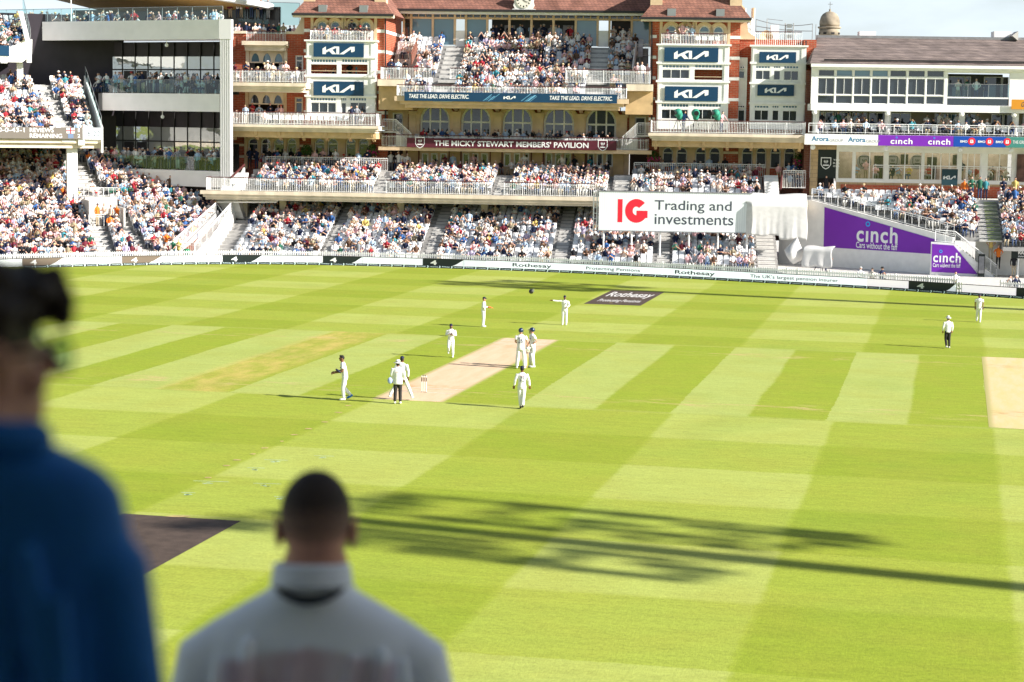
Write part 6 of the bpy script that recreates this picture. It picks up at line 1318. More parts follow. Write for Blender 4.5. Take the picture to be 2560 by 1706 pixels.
q = MB(); q.box(RB, drk[0], drk[1], 2.25, 2.35, drk[2], drk[3]); q.build("dark_panel", BLACK, rb); c = (drk[0] + (drk[1] - drk[0]) * .43, qz('J', 230, 288, 2.2)); shield(rb, RB, c, 1.0, 2.24, LETW)
for i, t in enumerate(("THE", "KIA", "OVAL")): text_on(rb, RB, (c[0] + .6, c[0] + 1.15, c[1] + .22 - i * .25, c[1] + .36 - i * .25), 2.24, t, LETW, .0)
q = MB(); q.box(RB, low_[0], low_[1], 4, 4.1, low_[2], low_[3]); q.build("doorway", DARKIN, rb)
r = rq('J', 1292, 340, 1437, 487, 0.4); o = thing("post_sign", RB.w((r[0] + r[1]) / 2, .4, r[2] - 1), "dark square sign with small white angular logo on a white post", "sign"); q = MB(); q.box(RB, r[0], r[1], .4, .5, r[2], r[3]); q.build("board", mat("slate_board", (.018, .05, .065), .4), o); angular_logo(o, RB, sub(r, .1, .88, .37, .60), .39, LETW)
q = MB(); s = r[0] + .1; q.tube([RB.w(s, .55, zg0), RB.w(s, .55, r[3] - .1)], .06, 6); q.build("post", WHITER, o)
r = rq('J', 1977, 205, 2200, 458, 1.9); o = thing("picture_panel", RB.w(r[0], 1.9, r[2]), "dark picture panel with white and copper shapes at the right edge", "panel"); q = MB(); q.box(RB, r[0], r[1], 1.9, 2.0, r[2], r[3]); q.build("board", mat("picture_dark", (.10, .05, .04), .5, noise=.9, nscale=1.3), o)
# distant domed tower
dm = thing("domed_tower", at_y(2072, 80, 215), "small weathered stone dome with a cross finial behind the slate roof", "tower"); c = at_y(2073, 88, 215); k = 215 / CF
def dz(y): return (CH - 0) and at_y(2073, y, 215)[2]
DST = mat("dome_stone", (.30, .25, .19), .85, noise=.35, nscale=1.2); prof = [(r_ * k, dz(y)) for r_, y in ((24, 67), (25.2, 60), (24.5, 52), (22, 43), (17.5, 36), (10, 31), (3, 29), (2, 27), (3, 25), (1, 23))]
q = MB(); q.lathe((c[0], c[1], 0), prof, 24); q.build("dome", DST, dm, True); q = MB(); q.lathe((c[0], c[1], 0), [(26, 0), (27 * k, dz(72)), (29 * k, dz(70)), (29 * k, dz(67.5)), (24 * k, dz(67))][1:], 24); q.lathe((c[0], c[1], 0), [(25 * k, dz(120)), (25 * k, dz(88)), (26 * k, dz(87)), (25 * k, dz(72))], 24); q.build("drum", DST, dm, True)
q = MB()
for i in range(8): a = 2 * math.pi * i / 8 + .2; F0 = Fr(c[0] + 25.1 * k * math.cos(a), c[1] + 25.1 * k * math.sin(a), -math.degrees(a) + 90); q.box(F0, -.18, .18, -.1, .05, dz(87), dz(82))
q.build("openings", DARKIN, dm); q = MB(); q.tube([(c[0], c[1], dz(24)), (c[0], c[1], dz(5))], .035, 6); q.tube([(c[0] - 5 * k, c[1], dz(11)), (c[0] + 6 * k, c[1], dz(11))], .035, 6); q.build("cross", METAL, dm)

# ================================================================== RIGHT LOWER STAND AND PURPLE WALLS
RSF = Fr(31.0, 151.2, 10)
rsd = thing("seated_stand", RSF.w(2, 3, 0), "small white seated stand above the purple walls at the right", "stand")
W0, W1 = np.array([24.9, 158.8]), np.array([33.0, 151.55])
CW = Fr(W0[0], W0[1], math.degrees(math.atan2(W0[1] - W1[1], W1[0] - W0[0])))
def sl_rs(d):
    s = -9.0
    while s < 8:
        p = RSF.w(s, d, 0)
        if CW.loc(p)[1] > .25: return s
        s += .1
    return s
RN, RRD, RRI, RZ0 = 10, .82, .27, 2.95
SLR = {}
def sl_rc(d): k = round(d, 2); SLR[k] = SLR.get(k) or sl_rs(k); return SLR[k]
def rs_on(u, v): return on_slope(RSF, 0, RZ0, RRD, RRI, u, v)
ra = rs_on(*px('J', 1715, 800)); aR = (ra[0] - .06 * 0, -.0, .85)
spR = terrace(rsd, RSF, 0, RZ0, RN, RRD, RRI, sl_rc, aR[0] + .85, [aR], lambda s, d: .84 if s > -1.5 else .35, "the right stand", stand=.01)
spR += terrace(rsd, RSF, -1.7, RZ0 - .56, RN + 2, RRD, RRI, aR[0] + .85, 13, (), .93, "the far right seating block", stand=.02)
seats_for(rsd, spR)
q = MB(); q.box(RB, -.3, .2, 2.6, 14, 0, zrd - 3); q.build('side_block', BRICKD, rb)
q = MB(); q.box(RSF, -9, 14, RN * RRD - .1, RN * RRD + 4, 3, RZ0 + RN * RRI - .1); q.build("rear_walkway", CONC, rsd)
GRS = mat("green_step_edge", (.20, .30, .03), .8); q = MB()
for i in range(2 * RN): dd_ = i * RRD / 2; q.box(RSF, aR[0] - .2, aR[0] + .8, dd_ - .45, dd_ - .18, RZ0 + i * RRI / 2 - .12, RZ0 + i * RRI / 2 - .10)
q.build("green_step_edges", GRS, rsd)
def cw(x, y, d=0): return CW.sz(*px('J', x, y), d)
q = MB(); T = [cw(100, 622), cw(1395, 965)]; q.prism(CW, [(T[0][0] - 3, 0), (T[1][0], 0), T[1], T[0], (T[0][0] - 3, T[0][1])], 0, .25); q.build("end_wall", WHITE, rsd)
railing(rsd, CW, [(T[0][0], .12, T[0][1]), (T[1][0], .12, T[1][1] + .05)], .95, .62, "wall_railing", top=WHITER)
P1 = [cw(218, 1050), cw(1200, 1113), cw(1250, 985), cw(226, 687)]
o = thing("purple_wall_banner", CW.w(P1[0][0], -.04, P1[0][1]), "large purple sloping topped banner with white rounded word on the long end wall", "banner", "purple wall banners"); q = MB(); q.prism(CW, P1, -.05, -.003); q.build("panel", PURPLE, o)
a, b = cw(517, 1000), cw(897, 873); wordmark(o, CW, (a[0], b[0], a[1], b[1]), -.06); a, b = cw(513, 1068), cw(893, 1030); text_on(o, CW, (a[0], b[0], a[1] + .10, b[1] + .06), -.06, "Cars without the faff", LETW, .015)
S2 = Fr(*at_y(2327, 650, 150.6)[:2], 12)
def s2(x, y, d=0): return S2.sz(*px('J', x, y), d)
q = MB(); TT = [s2(1195, 1005), s2(1412, 1022), s2(1790, 1330)]; q.prism(S2, [(TT[0][0], 0), (TT[2][0], 0), TT[2], TT[1], TT[0]], 0, .3); q.box(S2, TT[0][0], TT[1][0], .303, 4, 0, TT[0][1] - .05); q.build("stair_wall", WHITE, rsd)
P2 = [s2(1198, 1276), s2(1622, 1298), s2(1400, 1036), s2(1204, 1022)]
o = thing("purple_wall_banner", S2.w(P2[0][0], -.04, P2[0][1]), "smaller purple slanted banner with white rounded word below the stair", "banner", "purple wall banners"); q = MB(); q.prism(S2, P2, -.05, -.003); q.build("panel", PURPLE, o)
a, b = s2(1212, 1188), s2(1468, 1105); wordmark(o, S2, (a[0], b[0], a[1], b[1]), -.06); a, b = s2(1210, 1232), s2(1463, 1202); text_on(o, S2, (a[0], b[0], a[1], b[1]), -.06, "Cars without the faff", LETW, .012)
railing(rsd, S2, [(TT[0][0] + .3, .15, TT[0][1]), (TT[1][0], .15, TT[1][1]), (TT[2][0], .15, TT[2][1])], .95, .55, "stair_railing", top=WHITER)
YEL = mat("yellow_nosing", (.55, .55, .08), .7); q = MB(); w_ = TT[2][0] - TT[1][0]; n = 13; st_ = MB()
for i in range(n):
    z = TT[1][1] * (1 - (i + 1) / n); st_.box(S2, TT[1][0] + w_ * i / n, TT[1][0] + w_ * (i + 1) / n, .303, 2.0, 0, z + .02); q.box(S2, TT[1][0] + w_ * (i + 1) / n - .08, TT[1][0] + w_ * (i + 1) / n, .32, 1.98, z + .022, z + .035)
st_.build("stair_steps", CONCD, rsd); q.build("yellow_nosings", YEL, rsd)
q = MB(); z = s2(1900, 1020)[1]; q.box(S2, TT[1][0] + 1.6, TT[1][0] + 14, 2.4, 2.7, 0, z); q.box(S2, TT[1][0] + 1.6, TT[1][0] + 14, 1.9, 2.4, z - .3, z + .0); q.build("front_wall", WHITE, rsd)
railing(rsd, S2, [(TT[1][0] + 1.4, 2.3, z), (TT[1][0] + 14, 2.3, z)], .85, .6, "front_railing", top=WHITER)
r_ = (s2(1925, 1100)[0], s2(2200, 1100)[0], s2(1960, 1150)[1], s2(1960, 1068)[1]); o = sign("black sign with white capitals at the far right above the men in suits", S2, r_, -.4, BLACK, .1, "lettered_sign"); text_on(o, S2, (s2(1988, 1100)[0], s2(2042, 1100)[0], r_[2] + .45 * (r_[3] - r_[2]), r_[2] + .85 * (r_[3] - r_[2])), -.41, "RA", LETW, .03); text_on(o, S2, (s2(1988, 1100)[0], s2(2042, 1100)[0], r_[2] + .14 * (r_[3] - r_[2]), r_[2] + .30 * (r_[3] - r_[2])), -.41, "SWI", LETW, .01)
q = MB(); q.tube([S2.w(s2(1985, 1250)[0], -.3, 0), S2.w(s2(1985, 1250)[0], -.3, r_[2])], .06, 6); q.tube([S2.w(s2(2080, 1250)[0], -.3, 0), S2.w(s2(2080, 1250)[0], -.3, r_[2])], .06, 6); q.build("post", WHITER, o)
q = MB(); c = s2(1650, 1290, -.3); q.box(S2, c[0] - .25, c[0] + .25, -.5, -.1, 0, 1.75); q.box(S2, c[0] - .2, c[0] + .2, -.56, -.503, .3, 1.6, 1); tag(q.build("loudspeaker_cabinet", [BLACK, LEAD]), "tall black loudspeaker cabinet at the lower end of the smaller purple banner", "loudspeaker")
# stewards and officials near the right stand
def at_stand(k, x, y, Y, shirt, t=None, lab=""): p = at_y(*px(k, x, y), Y); person(p, R.uniform(-.25, .25), True, lab, shirt=shirt, tmpl=t)
ST0, ST2, ST4 = STAND[0], STAND[2], STAND[4]
zwk = RZ0 + RN * RRI - .1
for x, sh in ((1495, 'orange'), (1562, 'green'), (1638, 'green'), (1690, 'teal'), (1850, 'navy'), (1958, 'yellow')): p = RSF.w(RSF.sz(*px('J', x, 560), RN * RRD + .5)[0], RN * RRD + .5, zwk); person(p, -RSF.a, True, "the walkway behind the right stand", shirt=sh, tmpl=R.choice((ST0, ST2)))
for x, sh, z in ((1735, 'yellow', 1.3), (1806, 'orange', .55), (1945, 'black', .1)): s = s2(x, 1200, 1.0)[0]; person(S2.w(s, 1.1 if z > .2 else -.2, z), -S2.a, True, "the stair at the far right", shirt=sh, tmpl=ST4 if z > .2 else ST0)
person(RB.w(qs('J', 238, 500, 1.2), 1.2, qz('J', 238, 582, 1.2)), 0, True, "the doorway left of the right stand", shirt='black', tmpl=ST0)
for i, x in enumerate((535, 645, 738)): fp = sampler(FENCEL)[1](s_of_u(FENCEL, px('J', x, 0)[0])); person(fp + np.array([.25, .95, 0.0]), .2, False, "the ground by the long purple banner", shirt=('white', 'cream', 'navy')[i], tmpl=SEATED[(8, 1, 9)[i]])
fp = sampler(FENCEL)[1](s_of_u(FENCEL, px('J', 1412, 0)[0])); person(fp + np.array([.25, 1.0, .1]), 0, False, "the bench below the smaller purple banner", shirt='white', tmpl=SEATED[0])
for x, sh in ((1900, 'white'), (1955, 'navy')): fp = sampler(FENCEL)[1](s_of_u(FENCEL, px('J', x, 0)[0])); person(fp + np.array([.3, .9, 0]), 0, False, "the boundary at the far right", shirt=sh, tmpl=SEATED[11])
# ================================================================== SIGHTSCREEN AND SHEETS
IB = Fr(*PV.w(0, -4.5, 0)[:2], 4)
def ib(x, y, d=0): return IB.sz(*px('I', x, y), d)
RIB = brickmat("white_ribbed_screen", (.72, .76, .77), (.72, .76, .77), (.55, .60, .62), bw=.16, bh=40, noise=.03, ms=.012, rough=.4)
a0, a1 = ib(145, 770), ib(1640, 800); zT, zB_ = ib(800, 595)[1], ib(800, 975)[1]
o = thing("sightscreen_board", IB.w(a0[0], 0, zB_), "big white ribbed board with red capitals and grey words about trading, on slim posts", "advert board")
q = MB(); q.box(IB, a0[0], a1[0], 0, .25, zB_, zT); q.build("panel", RIB, o); q = MB(); q.box(IB, a0[0] - .06, a1[0], -.04, .28, zT + .003, zT + .07); q.box(IB, a0[0] - .06, a1[0], -.04, .28, zB_ - .07, zB_ - .003); q.build("frame_edge", LEAD, o)
def ibr(x0, y0, x1, y1): m_ = (x0 + x1) / 2; return (ib(x0, y0)[0], ib(x1, y0)[0], ib(m_, y1 + .0)[1], ib(m_, y0)[1])
for t, rc, M, b in (("I", (333, 660, 380, 886), REDL, .0), ("Trading and", (694, 676, 1450, 800), LETG, .006), ("investments", (694, 812, 1467, 912), LETG, .006)): text_on(o, IB, ibr(*rc), -.008, t, M, b)
# the letter G drawn as an open ring with a bar
g0, g1 = ib(405, 890), ib(622, 660); cx_, cz_ = (g0[0] + g1[0]) / 2, (g0[1] + g1[1]) / 2; ro = (g1[0] - g0[0]) / 2 * 1.04; rz = (g1[1] - g0[1]) / 2; q = MB(); N_ = 30
A = [(cx_ + ro * math.cos(t), cz_ + rz * math.sin(t)) for t in np.linspace(rad(42), rad(360), N_)]; w_ = .60; B = [(cx_ + (ro - w_) * math.cos(t), cz_ + (rz - w_) * math.sin(t)) for t in np.linspace(rad(42), rad(360), N_)]
for i in range(N_ - 1): q.add([IB.w(x, -.008, z) for x, z in (A[i], A[i + 1], B[i + 1], B[i])], [(0, 1, 2, 3)])
q.add([IB.w(x, -.010, z) for x, z in ((cx_ + .02, cz_ + .02), (cx_ + ro, cz_ + .02), (cx_ + ro, cz_ - .55), (cx_ + .02, cz_ - .55))], [(3, 2, 1, 0)]); q.build("lettering", REDL, o)
for x in (190, 465, 745, 1028, 1312, 1597): s = ib(x, 1040)[0]; q = MB(); q.tube([IB.w(s, .15, .2), IB.w(s, .15, zB_ - .07)], .075, 8); q.build("post", WHITER, o)
q = MB(); s = ib(112, 770)[0]
for ds in (-.15, .12): q.tube([IB.w(s + ds, .3, zB_), IB.w(s + ds, .3, zT)], .05, 5)
for i in range(8): z = zB_ + (zT - zB_) * i / 7; q.tube([IB.w(s - .15, .3, z), IB.w(s + .12, .3, z)], .03, 4)
q.build("side_ladder", WHITER, o)
# draped sheet over the right part of the screen
def sheet(name, label, fn, nu, nv, M=FABRIC, thick=.02):
    V = [fn(i / nu, j / nv) for j in range(nv + 1) for i in range(nu + 1)]; f = [(j * (nu + 1) + i, j * (nu + 1) + i + 1, (j + 1) * (nu + 1) + i + 1, (j + 1) * (nu + 1) + i) for j in range(nv) for i in range(nu)]
    q = MB(); q.add(V, f); o = q.build(name, M, None, True); md = o.modifiers.new("thick", 'SOLIDIFY'); md.thickness = thick; tag(o, label, "sheet"); return o
sA, sB = ib(1585, 800)[0], ib(2185, 800)[0]; zt2 = ib(1900, 600)[1]; zsh = ib(1900, 717)[1]; zb2 = ib(1900, 1018)[1]
def cover(u, v):
    s = sA + (sB - sA) * u; fold = .025 * math.sin(u * 21 + 1.5 * math.sin(u * 7)) * (.3 + v) + .014 * math.sin(u * 57 + 1) * v + .08 * math.sin(u * 8 + 2 * v)
    if v < .25: k = v / .25; return IB.w(s, 1.0 - 1.35 * k, zt2 - .1 - (zt2 - zsh - .1) * k + .05 * math.sin(u * 9))
    k = (v - .25) / .75; side = max(0, (.10 - u) / .10)
    return IB.w(s + .03 * math.sin(v * 9 + u * 20) + .25 * k * max(0, u - .8), -.36 - fold * k + .5 * side, zsh - (zsh - zb2) * k + .06 * k * math.sin(u * 17) - (.25 * k if u > .55 else 0))
sheet("draped_sheet", "grey white sheet draped over the right end of the big white board", cover, 90, 20)
q = MB(); q.box(IB, a1[0] - .1, sB - .15, -.2, .6, zb2 + .3, zsh - .08); o2 = q.build("covered_screen", WHITE); tag(o2, "white screen section hidden under the draped grey white sheet", "screen")
# collapsed awning and covered box beside the purple wall
p0 = at_y(1980, 660, 150.5); AW = Fr(p0[0], 150.2, 20)
def aw(x, y): return AW.sz(*px('I', x, y), 0)
pk = aw(2070, 1035); c1 = aw(1965, 1160); c2 = aw(2050, 1300); c3 = aw(2165, 1300); c4 = aw(2175, 1130)
def awn(u, v):
    a = np.array(c1) * (1 - u) + np.array(pk) * u; b = np.array(c2) * (1 - u) + np.array(c3) * u + (np.array(c4) - np.array(c3)) * u * .4; m_ = a * (1 - v) + b * v; return AW.w(m_[0], -.9 * math.sin(math.pi * v) * math.sin(math.pi * (.15 + .7 * u)) + .8 * u, m_[1])
sheet("folded_awning", "pale folded awning leaning beside the white covered box", awn, 10, 10)
def boxsheet(u, v):
    s0, s1 = aw(2150, 1230)[0], aw(2440, 1230)[0]; za, zb3 = aw(2300, 1145)[1], aw(2300, 1325)[1]; s = s0 + (s1 - s0) * u
    if v < .3: k = v / .3; return AW.w(s, .9 - 1.2 * k, za + .12 * (1 - k) + .04 * math.sin(u * 8))
    k = (v - .3) / .7; return AW.w(s + .05 * math.sin(k * 6 + u * 3), -.3 - .05 * math.sin(u * 14) * k - .1 * k, za - (za - zb3) * k * (1 + .04 * math.sin(u * 10)))
sheet("covered_box_sheet", "white sheet covering a low box below the television camera by the purple wall", boxsheet, 24, 12)
GRN = mat("green_rain_cover", (.03, .25, .17), .6, noise=.25, nscale=4, bump=.4, bscale=6); CAMB = mat("camera_black", (.015, .017, .018), .4)
def tv_camera(c, yaw, label, sc=1.0):
    r = thing("television_camera", c, label, "television camera", "green covered television cameras"); F0 = Fr(c[0], c[1], yaw); z = c[2]; q = MB()
    q.ball(F0.w(.0, .25, z + 1.35 * sc), (.34 * sc, .48 * sc, .34 * sc), 10, 7); q.ball(F0.w(.05, .45, z + 1.1 * sc), (.26 * sc, .3 * sc, .4 * sc), 9, 6); q.build("rain_cover", GRN, r, True)
    q = MB(); q.tube([F0.w(0, -.15, z + 1.35 * sc), F0.w(0, -.62, z + 1.33 * sc)], [.15 * sc, .20 * sc], 10); q.build("lens", CAMB, r); q = MB()
    for a in (0, 2.1, 4.2): q.tube([F0.w(0, .25, z + 1.0 * sc), F0.w(.45 * math.cos(a), .25 + .45 * math.sin(a), z)], .03, 5)
    q.build("tripod", CAMB, r)
for x, yw, l, t in ((395, 35, "green covered television camera, left of three on the right bay balcony", 'blue'), (606, 0, "green covered television camera, middle of three on the right bay balcony", None), (805, 40, "green covered television camera, right of three on the right bay balcony", 'pink')):
    tv_camera(PV.w(sx('D', x, 1340, 4.2), 4.2, zR1 + .25), yw, l, 1.05)
    if t: person(PV.w(sx('D', x + 80, 1340, 4.8), 4.8, zR1), .8, True, "the camera balcony of the right bay", shirt=t, tmpl=STAND[3])
p = at_y(*px('I', 2280, 1150), 152.5); tv_camera(np.array([p[0], 152.3, p[2] - 1.75]), 80, "green covered television camera beside the left end of the purple wall banner"); q = MB(); F0 = Fr(p[0], 152.3, 0); q.box(F0, -.8, 1.4, -.5, .8, 0, p[2] - 1.755); tag(q.build("camera_platform", WHITE), "low white camera platform beside the purple wall banner", "platform")
person(np.array([p[0] + .75, 152.3, p[2] - 1.75]), 1.2, True, "the camera platform by the purple wall", shirt='black', tmpl=STAND[3])
# hanging flower baskets
LEAF = mat("basket_leaves", (.05, .11, .02), .7); PINKF = mat("magenta_flowers", (.45, .02, .16), .6)
for k, x, y, l, fl in (('G', 1118, 205, "bushy green hanging basket between the arches at the left wing", 0), ('G', 1815, 200, "green and magenta hanging basket at the right end of the left arcade", .35), ('I', 690, 265, "large green and magenta hanging basket at the left end of the right arcade", .4), ('I', 2112, 290, "magenta hanging flower basket at the right corner of the pavilion", .65)):
    c = PV.w(sx(k, x, y, 7.4), 7.4, zx(k, x, y, 7.4)); r = thing("hanging_basket", c, l, "flower basket", "hanging baskets on the pavilion"); q = MB(); f = MB(); rr_ = .52 if k == 'G' else .62
    for i in range(420):
        v = np.array([R.gauss(0, 1), R.gauss(0, 1), R.gauss(0, 1)]); v = v / np.linalg.norm(v) * rr_ * R.uniform(.55, 1.05); v[2] *= 1.15; P = c + v; a = np.array([R.gauss(0, 1), R.gauss(0, 1), R.gauss(0, 1)]) * .05; b = np.cross(a, v + .01); b = b / (np.linalg.norm(b) + 1e-6) * .07
        (f if R.random() < fl and v[2] < rr_ * .3 else q).quad(P - a, P + b, P + a, P - b)
    q.build("leaves", LEAF, r)
    if fl: f.build("flowers", PINKF, r)
# roof clutter above the right bays
def rooft(name, label, cat, fn): r = thing(name, PV.w(sx('D', 1500, 480, 9), 9, zWR), label, cat); fn(r)
zr = zx('D', 1500, 500, 9)
def mastframe(r):
    q = MB()
    for x in (1145, 1215, 1240): q.tube([PV.w(sx('D', x, 300, 9), 9, zr), PV.w(sx('D', x, 300, 9), 9, zx('D', x, 90, 9))], .07, 5)
    for y in (200, 265, 330, 390): q.tube([PV.w(sx('D', 1145, y, 9), 9, zx('D', 1145, y, 9)), PV.w(sx('D', 1240, y, 9), 9, zx('D', 1240, y, 9))], .05, 4); q.box(PV, sx('D', 1155, y, 9), sx('D', 1205, y, 9), 8.7, 9.2, zx('D', 1200, y + 45, 9), zx('D', 1200, y + 8, 9))
    q.build("steel_frame", WHITER, r); q = MB(); q.box(PV, sx('D', 1228, 100, 9), sx('D', 1248, 100, 9), 8.8, 9.2, zx('D', 1238, 190, 9), zx('D', 1238, 88, 9)); q.build("panel_antenna", STONE, r)
rooft("antenna_frame", "white lattice frame with antennas beside the right tower roof", "antenna frame", mastframe)
def cabinet(x0, x1, y0, M): 
    def f(r): q = MB(); q.box(PV, sx('D', x0, 400, 9), sx('D', x1, 400, 9), 8.6, 9.6, zr, zx('D', (x0 + x1) / 2, y0, 9)); q.build("housing", M, r)
    return f
rooft("roof_cabinet", "tall pale cabinet on the flat roof above the rightmost bay", "cabinet", cabinet(1420, 1510, 278, GREYW))
def rack(r):
    q = MB()
    for x in (1582, 1670): q.tube([PV.w(sx('D', x, 350, 8.8), 8.8, zr), PV.w(sx('D', x, 350, 8.8), 8.8, zx('D', x, 255, 8.8))], .06, 5)
    for y in (255, 310, 370): q.box(PV, sx('D', 1600, y, 8.8), sx('D', 1655, y, 8.8), 8.6, 9.1, zx('D', 1630, y + 48, 8.8), zx('D', 1630, y + 10, 8.8))
    q.build("rack", METAL, r)
rooft("equipment_rack", "grey open equipment rack on the flat roof above the rightmost bay", "rack", rack)
def dish(r):
    c = PV.w(sx('D', 1375, 410, 8.6), 8.6, zx('D', 1375, 405, 8.6)); q = MB(); n = 14; R0 = .55
    q.add([c] + [c + R0 * math.cos(2 * math.pi * i / n) * PV.e + np.array([0, 0, R0 * math.sin(2 * math.pi * i / n)]) - .2 * PV.n for i in range(n)], [(0, 1 + i, 1 + (i + 1) % n) for i in range(n)]); q.tube([c, c - (0, 0, 1.0)], .05, 5); q.build("reflector", STONE, r)
rooft("satellite_dish", "small cream satellite dish on the flat roof above the rightmost bay", "satellite dish", dish)
def aerial(r): q = MB(); s = sx('D', 1383, 300, 9); q.tube([PV.w(s, 9, zr), PV.w(s, 9, zx('D', 1383, 205, 9))], .035, 5); q.tube([PV.w(s, 9, zx('D', 1383, 208, 9)), PV.w(s + 1.3, 9, zx('D', 1383, 225, 9))], .025, 4); q.build("pole", METAL, r)
rooft("television_aerial", "thin television aerial rising above the rightmost bay roof", "aerial", aerial)
def net(r):
    q = MB()
    for x in (1262, 1878, 1915): q.tube([PV.w(sx('D', x, 350, 9.5), 9.5, zr), PV.w(sx('D', x, 350, 9.5), 9.5, zx('D', x, 265 if x > 1300 else 215, 9.5))], .03, 4)
    for y0, y1, sg in ((212, 262, 40), (285, 340, 15)): q.tube([PV.w(sx('D', 1262 + 616 * t, 300, 9.5), 9.5, zx('D', 1262 + 616 * t, y0 + (y1 - y0) * t + sg * 4 * t * (1 - t), 9.5)) for t in np.linspace(0, 1, 12)], .03, 4)
    q.build("net_lines", METAL, r)
rooft("bird_net", "slack grey netting strung above the rightmost bay roof", "net", net)

# ================================================================== FLOODLIGHT MASTS (their shadows cross the field)
ESUN = np.array([math.cos(SUN_AZ), math.sin(SUN_AZ), 0]); NSUN = np.array([-ESUN[1], ESUN[0], 0]); TE = math.tan(SUN_EL)
def mast(o, L, rows, label, ww=1.0):
    b = o + L * ESUN; r = thing("floodlight_mast", b, label, "floodlight mast"); q = MB(); H = (L + 11.5) * TE; q.tube([b, b + (0, 0, H)], [.66, .46], 12); q.build("pole", METAL, r)
    for aU, aL in rows:
        q = MB(); ac = (aU + aL) / 2 - .2; zc = (L - ac) * TE; D = NSUN + .55 * ESUN
        for p_ in (1.3, 2.05, 2.8, 3.55, 4.2, -1.0, -1.7, -2.4, -3.0):
            c = b + D * p_ * ww; F0 = Fr(c[0], c[1], -90)
            for zo in (-.52, .02, .5):
                if R.random() < .70: zz = zc + zo + R.uniform(-.08, .08); wl = R.uniform(.20, .32) * ww; q.box(F0, -wl, wl, -.2, .2, zz - .18, zz + .18)
        q.tube([b + D * 4.4 * ww + (0, 0, zc), b - D * 3.2 * ww + (0, 0, zc)], .07, 5)
        q.build("lamp_bank", METAL, r)
mast(np.array([3.9, 51.8, 0]), 80, ((-9.8, -11.4), (-6.4, -7.6), (-3.1, -4.5), (.2, -1.3), (3.2, 1.7)), "tall floodlight mast with five banks of lamps, nearer the camera at the right")
mast(np.array([5.6, 134.0, 0]), 80, ((-8.2, -8.6), (-5.2, -5.6), (-2.2, -2.6), (.9, .5)), "tall floodlight mast with four banks of lamps, farther away at the right", .8)

# ================================================================== PLAYERS AND UMPIRES
def remesh(mb_, vox, sm=3, name="t"):
    me = bpy.data.meshes.new(name); me.from_pydata(mb_.v, [], mb_.f); o = bpy.data.objects.new(name, me); COL.objects.link(o)
    md = o.modifiers.new("r", 'REMESH'); md.mode = 'VOXEL'; md.voxel_size = vox; md.adaptivity = 0
    if sm: m2 = o.modifiers.new("s", 'SMOOTH'); m2.iterations = sm; m2.factor = .5
    dg = bpy.context.evaluated_depsgraph_get(); r = bpy.data.meshes.new_from_object(o.evaluated_get(dg)); v = [tuple(x.co) for x in r.vertices]; f = [tuple(p.vertices) for p in r.polygons]
    bpy.data.objects.remove(o); bpy.data.meshes.remove(me); bpy.data.meshes.remove(r); return v, f
def ell(mb_, rings, n=14):
    """Loft of horizontal ellipses (x,y,z,rx,ry)."""
    vs = [(x + rx * math.cos(2 * math.pi * k / n), y + ry * math.sin(2 * math.pi * k / n), z) for x, y, z, rx, ry in rings for k in range(n)]; m_ = len(rings)
    fs = [(i * n + k, i * n + (k + 1) % n, (i + 1) * n + (k + 1) % n, (i + 1) * n + k) for i in range(m_ - 1) for k in range(n)] + [tuple(range(n - 1, -1, -1)), tuple(range((m_ - 1) * n, m_ * n))]
    mb_.add(vs, fs); return mb_
def rot(P, yaw, c=(0, 0, 0)):
    ca, sa = math.cos(yaw), math.sin(yaw); return [(c[0] + (p[0] - c[0]) * ca - (p[1] - c[1]) * sa, c[1] + (p[0] - c[0]) * sa + (p[1] - c[1]) * ca, p[2]) for p in P]
def hand(mb_, w, d, up, curl=.5, sc=1.0):
    """Palm, four fingers of unequal length and a thumb, starting at the wrist w along d; up = back of the hand."""
    d = d / np.linalg.norm(d); up = up - d * (up @ d); up /= np.linalg.norm(up) + 1e-9; sd = np.cross(d, up)
    P = w + d * .045 * sc
    for k in (-1.5, -.5, .5, 1.5): mb_.tube([w + sd * k * .012 * sc, P + sd * k * .020 * sc + d * .045 * sc], [.017 * sc, .013 * sc], 6)
    for k, L in zip((-1.5, -.5, .5, 1.5), (.060, .076, .082, .072)):
        b = P + sd * k * .021 * sc + d * .043 * sc; m_ = b + (d * math.cos(curl * .6) - up * math.sin(curl * .6)) * L * .5 * sc; e = m_ + (d * math.cos(curl * 1.6) - up * math.sin(curl * 1.6)) * L * .5 * sc; mb_.tube([b, m_, e], [.0105 * sc, .0095 * sc, .0075 * sc], 6)
    b = w + d * .02 * sc + sd * .030 * sc; m_ = b + (d * .6 + sd * .7) * .038 * sc; mb_.tube([b, m_, m_ + (d * .9 + sd * .25 - up * .2) * .03 * sc], [.013 * sc, .011 * sc, .009 * sc], 6)
WHT = mat("cricket_white", (.80, .80, .79), .8, noise=.05, nscale=5, bump=.25, bscale=9); BLKT = mat("charcoal_trousers", (.030, .027, .028), .8, noise=.15); SK1 = mat("brown_skin", (.20, .09, .05), .5); SK2 = mat("tan_skin", (.50, .27, .18), .5); HRD = mat("black_hair", (.012, .010, .010), .6)
CAPM = mat("navy_cap", (.012, .016, .045), .6); HELM = mat("navy_helmet", (.012, .028, .075), .2, .6); HATM = mat("white_hat", (.80, .79, .76), .8); SHOEM = mat("white_shoe", (.75, .75, .75), .5); SHOEB = mat("blue_shoe", (.03, .18, .60), .5); SHOEK = mat("black_sole", (.02, .02, .022), .6); GLV = mat("orange_glove", (.65, .20, .05), .6); PADM = mat("white_pad", (.82, .82, .80), .6)
NUMM = mat("navy_number", (.02, .035, .08), .6); REDT = mat("red_print", (.55, .06, .08), .6); GRILLE = mat("helmet_grille", (.10, .10, .11), .4, .5, .6)
